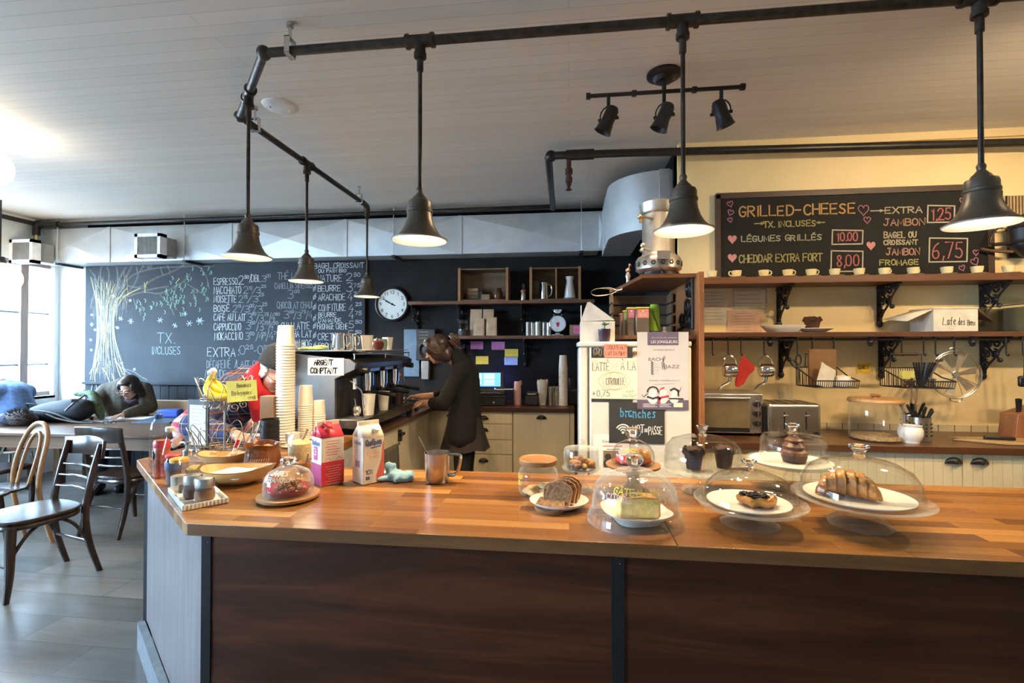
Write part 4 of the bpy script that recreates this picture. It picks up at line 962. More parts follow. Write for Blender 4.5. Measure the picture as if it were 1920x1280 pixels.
darkcard = M('black_card', (.030,.030,.027),.7)
r, L = sheet(1109,651,1186,753, darkcard, 'black_notice', 'black card mostly hidden behind the pumpkin latte sheet', 'notice', .002)
FW(r, L, [('GPDT', 1113,666,1134,653)], M('grey_letters', (.35,.34,.31),.7),.003, 'lettering')
r, L = sheet(1107,671,1201,747, cream_paper if False else M('ivory_sheet', (.68,.61,.47),.8, var=.03), 'latte_notice', 'handwritten white sheet with an orange pumpkin drawing', 'notice', .0055)
FW(r, L, [('LATTÉ', 1111,695,1142,680),('À LA', 1164,693,1191,678),('CITROUILLE', 1136,721,1171,709),('+0,75', 1111,742,1143,731)], ink, .0028)
FW(r, L, [('FAIT', 1175,736,1188,732),('MAISON!', 1168,744,1191,739)], M('green_pen', (.10,.38,.10),.8),.002)
mb = MB()
for (cu, ru) in ((1152,30),(1152,22),(1152,12)):
    for s in (-1,1): mb.stroke([L(cu+s*ru*math.cos(a*PI/12)*1.0,714-16.5*math.sin(a*PI/12)) for a in range(-6,7)],.002)
mb.build('pumpkin_drawing', M('orange_pencil', (.75,.38,.13),.8), r, loc=(0,-.0012,0))
mb = MB(); mb.stroke([L(1144,700), L(1146,690), L(1150,686), L(1157,686)],.002); mb.stroke([L(1150,700), L(1153,692), L(1158,686), L(1162,689), L(1158,691)],.002); mb.build('stem_drawing', M('green_pencil', (.35,.48,.25),.8), r, loc=(0,-.0012,0))
r, L = sheet(1133,645,1176,670, M('salmon_card', (.78,.26,.18),.8), 'oat_milk_notice', 'small salmon card about milk, at the top of the fridge door', 'notice', .009)
FW(r, L, [('NOUVEAU!!', 1138,655,1175,647),("LAIT D'AVOINE!", 1136,666,1174,659)], ink, .0022)
for u, v, lb in ((1119,662, 'small round magnet at the left of the salmon card'),(1190,662, 'small round magnet at the right of the salmon card')):
    q = fp(u, v, .002); tag(MB().lathe([(0,.012),(.010,.011),(.013,.0),(0,0)], M=Q, n=18).build('magnet', brass, loc=(q[0], FRY-.010, q[1])), lb, 'magnet', 'magnets on the fridge')
purple = M('poster_purple', (.115,.085,.125),.6)
r, L = sheet(1195,622,1291,767, M('poster_grey', (.50,.47,.45),.55, var=.02), 'concert_poster', 'tall grey concert poster with snowmen along its foot', 'poster', .0075)
def block(u0, v0, u1, v1, m, name, y=-.0016):
    a = L(u0, v1); b = L(u1, v0); MB().span((a[0], y, a[1]),(b[0], y+.0007, b[1])).build(name, m, r)
block(1214,622,1272,647, purple, 'title_block'); block(1195,750,1291,767, purple, 'foot_band')
q = L(1220,643); ptext('LES JONGLEURS', .022, M('poster_white', (.75,.72,.70),.6), r, (q[0],-.0025, q[1]), width=L(1267,0)[0]-q[0])
q = L(1221,634); ptext('ORCHESTRE DE CHAMBRE', .009, M('poster_pale', (.45,.40,.45),.6), r, (q[0],-.0025, q[1]), width=L(1266,0)[0]-q[0])
dk = M('poster_dark', (.10,.09,.11),.6)
q = L(1224,657); ptext("d'ANDREI BEDROS", .012, dk, r, (q[0],-.0018, q[1]), width=L(1262,0)[0]-q[0])
q = L(1215,676); ptext('BACH', .026, dk, r, (q[0],-.0018, q[1]), width=L(1240,0)[0]-q[0])
q = L(1248,690); ptext('JAZZ', .026, dk, r, (q[0],-.0018, q[1]), width=L(1272,0)[0]-q[0])
mb = MB(); mb.stroke([L(*p_) for p_ in ((1243,692),(1241,689),(1244,687),(1247,689),(1246,693),(1243,670),(1246,667),(1247,671),(1241,680),(1241,686),(1245,688),(1248,684),(1244,681),(1243,685))],.0035); mb.build('treble_clef', dk, r, loc=(0,-.0018,0))
mb = MB()
for i in range(7): mb.stroke([L(1221.5,678+3.6*i), L(1224,678+3.6*i+2)],.007)
mb.build('keyboard_motif', dk, r, loc=(0,-.0018,0))
mb = MB()
for i in range(4): mb.stroke([L(1227,683+5.5*i), L(1234+3*(i % 2),683+5.5*i)],.004)
mb.build('small_print', M('poster_mid', (.40,.38,.40),.6), r, loc=(0,-.0018,0))
q = L(1217,714); ptext('DIMANCHE 16 DECEMBRE 2018 A 15 H', .009, dk, r, (q[0],-.0018, q[1]), width=L(1271,0)[0]-q[0])
mb = MB().stroke([L(1226,721), L(1264,719)],.0015); mb.build('small_print', dk, r, loc=(0,-.0018,0))
pw2 = M('poster_white2', (.6,.58,.58),.6)
for u0, u1 in ((1206,1232),(1237,1258)):
    mb = MB()
    for i in range(3): mb.stroke([L(u0,757+2.6*i), L(u1-4*(i % 2),757+2.6*i)],.003)
    mb.build('small_print', pw2, r, loc=(0,-.0022,0))
block(1263,755,1280,763, cream_paper, 'ticket_label', -.0022)
def disc(u, v, ru, m, name, yy=-.0018, sx=1, sz=1):
    q = L(u, v); MB().lathe([(0,.0006),(ru*kk((r.location.x, FRY, 1.3)),.0006)], M=Matrix.Translation((q[0], yy, q[1])) @ Matrix.Diagonal((sx, 1, sz, 1)) @ Q, n=20).build(name, m, r)
snow = M('snowman_white', (.66,.62,.60),.7); dkh = M('snowman_black', (.03,.03,.035),.7); red = M('poster_red', (.42,.04,.07),.7)
for u, v, rr_ in ((1224,736,9.5),(1243,736,9),(1264,737,8)): disc(u, v+11, rr_, snow, 'snowman', -.0017); disc(u, v, rr_*.72, snow, 'snowman', -.0019)
mb = MB(); mb.stroke([L(1224+10*math.cos(a*PI/10),734-9*math.sin(a*PI/10)) for a in range(0,11)],.009); mb.stroke([L(1214,738), L(1206,744), L(1204,740)],.004); mb.stroke([L(1215,744), L(1224,747), L(1234,744)],.012); mb.build('earmuffs', dkh, r, loc=(0,-.0024,0))
mb = MB(); mb.stroke([L(1236,737), L(1239,729), L(1244,727)],.009); mb.stroke([L(1234,748), L(1243,744), L(1252,743)],.013); mb.stroke([L(1237,746), L(1236,753)],.012); mb.build('red_scarf', red, r, loc=(0,-.0024,0))
mb = MB(); mb.stroke([L(1258,731), L(1264,728), L(1271,732)],.012); mb.stroke([L(1271,733), L(1272,741)],.008); mb.stroke([L(1256,747), L(1266,747), L(1280,748)],.009); mb.stroke([L(1272,738), L(1277,726)],.003); mb.build('black_hat', dkh, r, loc=(0,-.0024,0))
r, L = sheet(1142,755,1246,830, darkcard, 'wifi_notice', 'black card with wifi symbol and blue chalk-style word on the fridge', 'notice', .0045)
FW(r, L, [('branches', 1164,782,1230,766)], M('blue_letters', (.08,.36,.60),.7),.005, 'lettering')
wht = M('white_marker', (.72,.70,.64),.7)
FW(r, L, [('MOT', 1186,811,1207,797),('PASSE', 1216,814,1241,800),('DE', 1208.5,809,1214.5,804)], wht, .0045, 'lettering')
mb = MB()
for rad in (4.5,9,13.5): mb.stroke([L(1168+rad*math.sin(a*PI/16),809-rad*math.cos(a*PI/16)) for a in range(-5,6)],.0075)
q = L(1168,810.5); mb.lathe([(0,0),(.0075,0)], M=Matrix.Translation((q[0],0,q[1])) @ Q, n=16); mb.build('wifi_symbol', wht, r, loc=(0,-.0014,0))
r, L = sheet(1112,815,1180,898, paper, 'christmas_notice', 'white notice low on the fridge door behind the small cake domes', 'notice', .0035)
q = L(1129,829); ptext('Concert de Noël', .02, ink, r, (q[0],-.0018, q[1]), width=L(1172,0)[0]-q[0])
mb = MB(); mb.stroke([L(1131,836), L(1166,836)],.004); mb.build('small_print', red_ink, r, loc=(0,-.0018,0))
mb = MB(); mb.stroke([L(1138,842), L(1160,842)],.003); mb.stroke([L(1132,886), L(1152,886)],.003); mb.build('small_print', ink, r, loc=(0,-.0018,0))
block(1131,845,1160,876, M('photo_sepia', (.28,.17,.10),.6), 'photo'); disc(1140,856,6, dkh, 'portrait', -.0022); disc(1140,868,8, dkh, 'portrait', -.0023,1.1,1)
# box and plant on the fridge
c = at(1118,640, y=FRY+.16)
r = thing('open_carton', 'white open cardboard box with raised flap on top of the fridge', 'box', (at(1119,620, y=FRY+.16).x, FRY+.16, FH))
cb = M('white_carton', (.60,.57,.52),.75)
wd = 62*kk(c); h = (640-603)*kk(c)
MB().span((-wd/2,-.08,.001),(wd/2,.08, h)).build('body', cb, r, bevel=.002)
m = MB(); m.prism([(-wd/2, h),(-wd*.30, h+.115),(-wd*.22, h+.118),(wd*.5, h+.008)],.004, Matrix.Translation((0,-.076,0)) @ Q); m.build('flap', cb, r)
m = MB(); m.prism([(-.07, h),(.07, h),(.055, h+.10),(-.055, h+.10)],.004, Matrix.Translation((-wd/2+.004,0,0)) @ Matrix.Rotation(PI/2,4, 'Z') @ Q); m.build('flap', cb, r)
c = at(1133,637, y=FRY+.045); k = kk(c); r = thing('potted_succulent', 'tiny plant in a dark purple pot in front of the open box', 'plant', (c.x, FRY+.04, FH))
MB().lathe([(0,.001),(.028,.001),(.032,.006),(.037,.075),(.034,.075),(.031,.065),(0,.062)], n=28).build('pot', M('purple_glaze', (.05,.035,.06),.25), r)
MB().lathe([(0,.0625),(.031,.0655),(0,.07)], n=20).build('soil', M('soil', (.03,.02,.012),.9), r)
lf = M('succulent_green', (.06,.11,.045),.5); st = MB().cyl((0,0,.065),(.004,0,.10),.003, n=8).build('stem', lf, r)
for a, t, l in ((0,.5,.03),(2.4,.35,.028),(4,.9,.025),(1.2,.8,.025),(5.2,.3,.03)):
    m = MB(); m.ball((l*.5,0,0),(l*.55,.008,.004),10,6, M=Matrix()); m.bm.transform(Matrix.Translation((.004,0,.096)) @ Matrix.Rotation(a,4,'Z') @ Matrix.Rotation(-t,4,'Y')); m.build('leaf', lf, r)
# shelf box above the fridge
r = thing('shelf_box', 'walnut shelf box above the fridge with a tall right side panel', 'shelf unit', (0,0,0))
SX0, SX1 = .43,.735; SF = 2.905; SB = KY-.03
zt_ = at(1255,513, y=SF).z; zm = at(1280,628, y=SF).z
top = [(SX0, SF),(SX1-.002, SF),(SX1-.002, SB),(.30, SB),(.345, SF+.62)]
MB().prism(top, .022, Matrix.Translation((0,0, zt_-.022))).build('top_board', dark_wood, r)
mid = [(.33, SF),(SX1-.002, SF),(SX1-.002, SB),(.24, SB),(.25, SF+.5)]
MB().prism(mid, .022, Matrix.Translation((0,0, zm-.022))).build('middle_board', dark_wood, r)
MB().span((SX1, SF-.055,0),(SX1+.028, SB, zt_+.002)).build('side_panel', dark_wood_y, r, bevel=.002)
bm_ = MB(); f = lambda pts: bm_.tube([(SX1-.012, SF+.05+p[1], zm+.04+p[2]) for p in pts],.008,6)
f([(0,.0,0),(0,0,.30)]); f(spiral(.10,.25,.06, PI, 1.5)); f(spiral(.13,.14,.07, PI, 1.6)); f(spiral(.09,.05,.05, PI, 1.5)); f(spiral(.27,.05,.06,0,1.4)); f([(0,.0,.0),(0,.2,.03),(0,.38,.0)])
bm_.build('iron_scroll', black_iron, r)
yb = SF+.30
c = at(1225,600, y=yb); r = thing('lattice_crate', 'dark wooden crate standing at the back of the shelf box', 'crate', (.505, SB-.22, zm))
m = MB(); wdt = .42; 
for i in range(4): m.span((-wdt/2,.16,.02+.075*i),(wdt/2,.175,.08+.075*i))
m.build('back_slats', crate_wood, r)
m = MB()
for s in (-1,1):
    for i in range(4): m.span((s*wdt/2,0,.02+.075*i),(s*(wdt/2-.012),.16,.08+.075*i))
m.build('side_slats', crate_wood, r)
MB().span((-wdt/2,0,.001),(wdt/2,.16,.015)).build('bottom_board', crate_wood, r)
tin_g = M('tea_tin_brushed', (.22,.17,.12),.3,.7, var=.15)
for u, v0, v1, wpx, yy, lid, lab, lb in ((1247-42,568,621,24,.04,(.72,.60,.06),(.62,.20,.16), 'largest square tea tin with a yellow lid and salmon label'),(1183.5,571,624,13,.10,(.70,.58,.06),(.55,.15,.22), 'tea tin with yellow lid and pink label, second from the front one'),(1175,577,625,11,.17,(.55,.62,.10),(.30,.45,.14), 'tea tin with a green label, third in the row'),(1168,583,626,9,.25,(.5,.3,.1),(.45,.12,.16), 'smallest looking tea tin with a red label at the far end of the row')):
    c = at(u, v1, y=SF+yy); k = kk(c); h = (v1-v0)*k; wdx = wpx*k
    r = thing('tea_tin', lb, 'tin', (c.x, SF+yy+.03, zm),0, 'square tea tins on the shelf box')
    MB().span((-wdx/2,-.03,.001),(wdx/2,.03, h-.008)).build('body', tin_g, r, bevel=.003)
    MB().span((-wdx/2-.002,-.032, h-.008),(wdx/2+.002,.032, h)).build('lid', M('tin_lid', lid, .4), r, bevel=.002)
    lbm = MB().span((-wdx*.4,-.0315, h*.62),(wdx*.46,-.0295, h*.93)).build('label', M('tin_label', lab, .7), r)
    s = MB(); 
    for q in range(3): s.stroke([(-wdx*.25, h*(.69+.05*q)),(wdx*.3, h*(.69+.05*q))],.0025)
    s.lathe([(0,0),(.006,0)], M=Matrix.Translation((.002,0,h*.87)) @ Q, n=12); s.build('label_print', M('label_cream', (.75,.55,.40),.8), lbm, loc=(0,-.0325,0))
c = at(1227,620, y=SF+.12); r = thing('tumbler_stack', 'upturned lime green plastic tumblers over a blue banded one', 'stack of cups', (c.x, SF+.12, zm))
lime = M('lime_plastic', (.30,.50,.03),.35); k = kk(c)
MB().lathe([(0,.001),(.034,.001),(.034,.02),(.0335,.045),(0,.045)], n=28).build('tumbler', M('blue_band_tumbler', (.05,.12,.16),.35), r)
MB().lathe([(.036,.028),(.036,.035),(.025,.185),(.022,.19),(0,.19)], n=28).build('tumbler', lime, r)
MB().tube([(-.02,-.04,.15),(.0,-.045,.09),(.03,-.03,.02)],.0022,6, sm=1).build('cord', black_iron, r)
c = at(1246,620, y=SF+.10); r = thing('figurine', 'small cream and red figurine right of the green tumblers', 'figurine', (c.x, SF+.10, zm))
MB().lathe([(0,.001),(.018,.001),(.02,.01),(.012,.03),(0,.034)], n=16).ball((0,0,.042),.013,12,8).build('body', M('cream_figure', (.55,.45,.30),.5), r)
MB().box((.055,.02,.008),(.10,.04,.014)).build('base_plate', M('dark_red_tray', (.16,.03,.03),.5), r)
# metal urn on the shelf box
c = at(1240,508, y=SF+.20); r = thing('metal_urn', 'tall antique metal coffee urn with brass taps on the shelf box', 'urn', (.56, SF+.22, zt_))
um = M('urn_metal', (.50,.46,.40),.3,.9, var=.12); k = kk((.56, SF+.22,2.1))
R0 = 30*k
MB().lathe([(0,.001),(R0*1.18,.001),(R0*1.2,.012),(R0*1.16,.02),(R0*1.16,.035),(0,.036)], n=40).build('base_ring', M('urn_dark', (.06,.06,.06),.4,.6), r)
b = MB().lathe([(R0*1.12,.036),(R0*1.38,.055),(R0*1.38,.115),(R0*1.25,.135),(R0*1.05,.145)], n=48).build('vent_band', um, r)
m = MB()
for i in range(16):
    a = 2*PI*i/16; 
    for q in range(6):
        g = 2*PI*q/6; m.ball((R0*1.385*math.cos(a)-.011*math.sin(a)*math.cos(g), R0*1.385*math.sin(a)+.011*math.cos(a)*math.cos(g),.087+.011*math.sin(g)),.0055,6,4)
m.build('perforation_pattern', black_iron, b)
MB().lathe([(R0*1.05,.145),(R0*.98,.16),(R0*.98,.40),(R0*1.03,.405),(R0*1.08,.415),(R0*1.12,.45),(R0*1.16,.47),(R0*1.12,.475),(R0*1.05,.46),(0,.455)], n=48).build('tank', um, r)
MB().tube([(-R0*.5,-R0*.85,.36),(-R0*1.0,-R0*1.1,.365),(-R0*1.25,-R0*1.2,.365)],.008,8).ball((-R0*1.3,-R0*1.22,.365),.016,12,8).cyl((-R0*1.25,-R0*1.2,.37),(-R0*1.25,-R0*1.2,.33),.009).build('tap', brass, r)
MB().tube([(-R0*.7,-R0*1.1,.16),(-R0*1.15,-R0*1.4,.17),(-R0*1.3,-R0*1.5,.15)],.010,8).ball((-R0*1.15,-R0*1.4,.185),.017,12,8).build('tap', um, r)
MB().box((R0*.05,-R0*1.42,.125),(.075,.02,.05), rz=.1).build('burner_plate', um, r)
m = MB()
for a in (-2.6,-1.6,-.5,1.5): m.tube([(R0*1.15*math.cos(a), R0*1.15*math.sin(a),.03),(R0*1.3*math.cos(a), R0*1.3*math.sin(a),.02),(R0*1.32*math.cos(a), R0*1.32*math.sin(a),.001)],.008,6)
m.build('foot', black_iron, r)
c = at(1193,540, y=SF+.35); r = thing('wind_up_figure', 'small brass and white bird-like figure at the left edge above the tea tins', 'figurine', (.395, SF+.42, zt_))
MB().lathe([(0,.001),(.014,.001),(.010,.03),(.018,.05),(.01,.075),(0,.08)], n=16).build('body', M('pewter', (.5,.45,.40),.3,.6), r); MB().ball((0,0,.09),.017,12,8).ball((.012,0,.125),.010,10,6).cyl((.006,0,.1),(.01,0,.12),.004, n=8).build('head', M('copper_figure', (.45,.25,.18),.35,.6), r)
r = thing('hanging_whisk', 'wire loop hanging off the left end of the shelf box', 'whisk', (.33, SF+.45, zt_-.045))
m = MB()
for a in (-.35,0,.35): m.tube([(0,0,0),(-.05,.04*a,.03*a+.02),(-.15,.09*a,.02),(-.19,0,-.01),(-.15,-.09*a,-.035),(-.05,-.04*a,-.025),(0,0,0)],.0013,6, sm=2)
m.build('wire_loops', steel, r); MB().cyl((-.005,0,0),(.03,0,.008),.008).cyl((.03,0,.006),(.03,.0,.026),.003).build('handle', steel, r)
# ================================================================ kitchen wall: chalkboard
KF = KY-.02
a = at(1345.5,512, y=KF-.03); b = at(1858,352, y=KF-.03)
zt_b = (at(1345.5,362, y=KF-.03).z+b.z)/2; zb_b = 1.99
r = thing('grilled_cheese_board', 'framed chalkboard with grilled-cheese prices and hearts on the cream wall', 'chalkboard', (0, KF-.03,0))
MB().span((a.x, 0, zb_b),(b.x, .028, zt_b)).build('board', M('black_board', (.011,.0105,.009),.7, var=.3, vs=4, spec=.25), r)
m = MB(); fm = wood('board_frame', (.035,.018,.012),(.07,.035,.022), 'x', .45)
m.span((a.x-.01,-.012, zt_b-.028),(b.x+.01,.028, zt_b+.012)).span((a.x-.01,-.012, zb_b),(a.x+.02,.028, zt_b)).span((b.x-.03,-.012, zb_b),(b.x+.01,.028, zt_b)); m.build('frame', fm, r)
kp = lambda u, v: ((lambda p: (p.x, p.z))(at(u, v, y=KF-.034)))
def board(items, m, pen, name='chalk_lettering'):
    words(items, pen, m, kp, name)
board([('GRILLED-CHEESE', 1386,406,1603,381)], chalk_o, .011)
board([('>', 1416,423,1432,415),('TX. INCLUSES', 1432,426,1529,413),('<', 1531,421,1545,413),('CHEDDAR EXTRA FORT', 1386,492,1541,475),('FROMAGE', 1650,497,1722,486)], chalk('olive_chalk', (.60,.55,.22),.65),.008)
board([('LÉGUMES GRILLÉS', 1390,453,1541,439)], chalk('grey_green_chalk', (.58,.60,.42),.65),.008)
board([('>', 1634,399,1657,391),('EXTRA', 1660,400,1728,387),('BAGEL OU', 1658,446,1718,434),('CROISSANT', 1657,459,1720,449)], chalk('cream_chalk', (.68,.58,.38),.7),.008)
board([('JAMBON', 1657,423,1734,409),('JAMBON', 1662,478,1724,465)], chalk('peach_chalk', (.70,.40,.28),.65),.008)
board([('10.00', 1568,452,1608,435),('8,00', 1569,499,1610,478),('1,25', 1745,412,1783,390),('6,75', 1748,484,1805,453)], chalk_p, .009, 'price_lettering')
bxc = chalk('box_chalk', (.72,.66,.52),.7)
for u0, v0, u1, v1 in ((1560,458,1618,431),(1558,509,1618,470),(1739,417,1790,385),(1742,491,1814,446)):
    P = [kp(u0, v0), kp(u0+1, v1), kp(u1, v1+1), kp(u1-1, v0-1), kp(u0, v0)]
    mb = MB()
    for p, q in zip(P, P[1:]): mb.stroke([p, q],.009)
    mb.build('price_box_print', bxc, r, loc=(0,-.004,0))
def heart(mb, u, v, s, fill=False, rot=0):
    P = []
    for i in range(25):
        t = 2*PI*i/24; x = .9*math.sin(t)**3; y = (13*math.cos(t)-5*math.cos(2*t)-2*math.cos(3*t)-math.cos(4*t))/16
        x, y = x*math.cos(rot)-y*math.sin(rot), x*math.sin(rot)+y*math.cos(rot); P.append(kp(u+s*x, v-s*y))
    if fill: mb.bm.faces.new([mb.bm.verts.new((p[0],0, p[1])) for p in P[:-1]])
    else: mb.stroke(P, .007)
hc1, hc2 = chalk('rose_chalk', (.62,.26,.34),.6), chalk('filled_pink_chalk', (.75,.34,.32),.85)
for q in ((1369,382,6,False,.3),(1370,398,6,False,-.3),(1369,412,5,False,.2),(1619,393,11),(1626,412,7),(1830,473,6),(1828,490,8,False,.5),(1804,502,6,False,.4),(1806,376,7),(1373,448,9.5,True),(1373,483,9.5,True),(1633,460,9.5,True)):
    mb = MB(); heart(mb, *q); mb.build('chalk_heart', hc2 if len(q) == 4 else hc1, r, loc=(0,-.004,0))

# ================================================================ kitchen shelves
S1F = 3.42
z1 = at(1580,516, y=S1F).z; z2 = at(1580,622, y=S1F).z; SXL = SX1+.03
tag(MB().span((SXL, S1F, z1-.045),(RX-.003, KF-.002, z1)).build('kitchen_shelf', dark_wood, bevel=.002), 'upper kitchen shelf carrying the row of espresso cups', 'shelf', 'kitchen wall shelves')
tag(MB().span((SXL, S1F, z2-.032),(RX-.003, KF-.002, z2)).build('kitchen_shelf', dark_wood, bevel=.002), 'lower kitchen shelf carrying the white cake box', 'shelf', 'kitchen wall shelves')
for u, z, zz, lb in ((1461, z1,.045, 'scroll bracket under the upper kitchen shelf, right of the framed papers'),(1650, z1,.045, 'scroll bracket under the upper kitchen shelf, left of the white cake box'),(1843, z1,.045, 'scroll bracket under the upper kitchen shelf, right of the white cake box'),(1464, z2,.032, 'scroll bracket under the lower kitchen shelf, between small pot and scissors'),(1652, z2,.032, 'scroll bracket under the lower kitchen shelf, beside the yellow note'),(1843, z2,.032, 'scroll bracket under the lower kitchen shelf, right of the splatter guard')):
    bracket((at(u, 560, y=KF-.02).x, KF-.003, z-zz-.001),.225,.265, lb, 'scroll brackets under the kitchen shelves')
# espresso cups
def cup(u, lb, hd=0, first=[None]):
    p = at(u, 514, y=S1F+.085); loc = (p.x, S1F+.085, z1)
    if first[0] is None:
        cu = M('yellow_cream_porcelain', (.72,.62,.34),.25, var=.03)
        r = thing('espresso_cup', lb, 'cup', loc, hd, 'espresso cups on the upper kitchen shelf')
        MB().lathe([(0,.006),(.020,.006),(.024,.012),(.031,.03),(.034,.055),(.032,.055),(.029,.032),(.02,.012),(0,.011)], n=28).build('bowl', cu, r)
        MB().tube([(.030,0,.048),(.046,0,.052),(.053,0,.038),(.045,0,.022),(.028,0,.022)],.004,8, sm=2).build('handle', cu, r)
        first[0] = r
        return r
    return dup(first[0], loc, hd, lb)
def saucer(u, lb, first=[None]):
    p = at(u, 514, y=S1F+.085); loc = (p.x, S1F+.085, z1)
    if first[0] is None:
        o = tag(MB().lathe([(0,.0005),(.03,.0005),(.056,.008),(.058,.010),(.055,.0105),(.028,.0055),(0,.0055)], n=32).build('saucer', M('saucer_cream', (.76,.68,.46),.25, var=.03), loc=loc), lb, 'saucer', 'saucers on the upper kitchen shelf')
        first[0] = o; return o
    return dup(first[0], loc, 0, lb)
NM = ['over the walnut side panel', 'under the lower left heart of the chalkboard', 'under the letter H of CHEDDAR', 'under EXTRA', 'just left of the price 8,00', 'under the left edge of the price 8,00 box', 'just right of the price 8,00', 'under the left end of the word FROMAGE', 'under the right end of the word FROMAGE', 'under the price 6,75', 'beside the small hearts at the board end', 'beyond the right end of the chalkboard']
for i, u in enumerate((1335,1381,1432,1477,1521,1565,1611,1658,1712,1775,1832,1891)):
    cup(u, 'small cream espresso cup standing '+NM[i],(PI if i == 1 else 1.2 if i in (0,5,6,11) else -.1+.05*i)); saucer(u, 'cream saucer of the cup '+NM[i])
# papers on the wall
def wpaper(u0, v0, u1, v1, m, label, lines, frame=False, pm=None, d=.002):
    a = at(u0, v1, y=KF); b = at(u1, v0, y=KF); cx, cz = (a.x+b.x)/2,(a.z+b.z)/2; wd, h = b.x-a.x, b.z-a.z
    r = thing('wall_notice', label, 'notice', (cx, KF-d, cz),0, 'papers on the kitchen wall')
    MB().box((0,0,0),(wd, .002, h)).build('paper', m, r)
    s = MB(); rr = random.Random(u0)
    for q in range(lines):
        z = h*(.38-.76*q/max(1, lines-1)); l = wd*rr.uniform(.25,.42); s.stroke([(-l, z),(l*rr.uniform(.6,1), z)],.003)
    if frame:
        for k in (.46,.43):
            for p, q in (((-wd*k,-h*k),(wd*k,-h*k)),((wd*k,-h*k),(wd*k,h*k)),((wd*k,h*k),(-wd*k,h*k)),((-wd*k,h*k),(-wd*k,-h*k))): s.stroke([p, q],.003)
    s.build('print', pm or M('grey_print', (.25,.22,.17),.8), r, loc=(0,-.0016,0))
    return r
glossy_p = M('laminated_paper', (.76,.68,.50),.12, var=.05)
wpaper(1314,540,1364,607, M('plastic_sleeve', (.75,.69,.54),.1, var=.1, bump=.3, bs=9), 'wrinkled plastic sleeve of papers beside the shelf box', 9)
wpaper(1371,540,1440,581, glossy_p, 'certificate with a dark double border on the cream wall', 5, True)
wpaper(1363,582,1428,624, M('pink_form', (.66,.42,.30),.75), 'pale pink form below the bordered certificate', 7, d=.0045)
c = at(1619,690, y=KF); r = thing('sticky_note', 'yellow note reading bagels on the cream wall', 'note', (c.x, KF-.001, c.z)); k = kk(c)
MB().box((0,-.001,0),(23*k,.002,19*k)).build('paper', M('bagel_yellow', (.80,.52,.04),.8), r)
s = MB(); write(s, 'BAGELS', -9*k, -2*k, 17*k, 6*k, .004,-.0025,.06); s.stroke([(-7*k, -4*k),(-6*k, -7*k),(-4*k, -5*k)],.003, Matrix.Translation((0,-.0025,0))); s.build('handwriting', ink, r)
# plates, muffin, box on the lower shelf
yb = S1F+.10
c = at(1468,619, y=yb); k = kk(c); r = thing('serving_plate', 'large white rimmed dish on the lower kitchen shelf', 'plate', (c.x, yb, z2))
MB().lathe([(0,.001),(36*k*.75,.001),(36*k*.92,.02),(43*k*.93,.046),(43*k*.93,.05),(40*k*.9,.046),(34*k*.85,.012),(0,.010)], n=56, sy=.42/.6*.8).build('dish', porcelain, r)
c = at(1527,619, y=yb); k = kk(c); r = thing('side_plate', 'small white plate under the muffin on the lower kitchen shelf', 'plate', (c.x, yb, z2))
MB().lathe([(0,.001),(18*k,.001),(22*k,.010),(32*k,.024),(32*k,.028),(20*k,.014),(0,.010)], n=48, sy=.85).build('dish', porcelain, r)
c = at(1523,610, y=yb); k = kk(c); r = thing('muffin', 'chocolate muffin in brown tulip paper on the small plate of the lower kitchen shelf', 'muffin', (c.x, yb, z2+.0145))
tul = M('brown_tulip_paper', (.085,.035,.018),.75, var=.2); choc = M('chocolate_crumb', (.05,.02,.012),.8, var=.4, vs=60, bump=.8, bs=50)
def muffin_parts(r, R_, H_, paper_m=None, seed=0):
    MB().lathe([(0,.001),(R_*.66,.001),(R_*.68,.006),(R_*.86,H_*.62),(R_*1.08,H_*.86),(R_*1.0,H_*.84),(R_*.78,H_*.55),(0,H_*.5)], n=40, fn=lambda a, q, z: (q*(1+.03*math.sin(8*a)), z+(.16*H_*math.sin(4*a+seed) if z > H_*.8 else 0))).build('paper_case', paper_m or tul, r)
    MB().lathe([(R_*.78,H_*.55),(R_*.90,H_*.74),(R_*.78,H_*.92),(R_*.42,H_*1.02),(0,H_*1.04)], n=30, fn=lambda a, q, z: (q*(1+.05*math.sin(5*a+seed)), z+.03*H_*math.sin(3*a))).build('crumb', choc, r)
muffin_parts(r, 15*k, 25*k)
c = at(1775,619, y=yb); k = kk(c); r = thing('cake_box', 'white card cake box with open flaps on the lower kitchen shelf', 'box', (at(1772,619, y=yb).x, yb, z2))
wb = M('white_cake_box', (.72,.66,.54),.65)
hw = 37*k; hh = 41*k
MB().span((-hw, -.09,.001),(hw, .13, hh)).build('body', wb, r, bevel=.002)
lid = MB(); lid.bm.transform(Matrix()); lid.box((0,.02,hh+.006),(hw*2+.01,.225,.010)).build('lid', wb, r, bevel=.004)
m = MB(); m.quad((-hw, -.09, hh),(-hw, .12, hh),(-hw-.19,.10, hh-.055),(-hw-.13,-.05, hh-.075)); m.build('side_flap', wb, r, solid=.003)
m = MB(); m.quad((hw, -.09, hh),(hw, .12, hh),(hw+.10,.10, hh-.05),(hw+.115,-.06, hh-.085)); m.build('side_flap', M('brown_flap_inside', (.16,.10,.06),.8), r, solid=.003)
s = MB()
X = lambda a, b: (-hw+hw*2*a, hh*b)
s.stroke([X(.22,.62), X(.20,.30), X(.30,.30)],.0035); write(s, 'afe', X(.30,0)[0], hh*.30, hw*.42, hh*.34,.0035); write(s, 'des', X(.55,0)[0], hh*.29, hw*.32, hh*.30,.0032); write(s, 'Brns', X(.76,0)[0], hh*.28, hw*.36, hh*.24,.003)
s.build('handwriting', ink, r, loc=(0,-.0915,0))
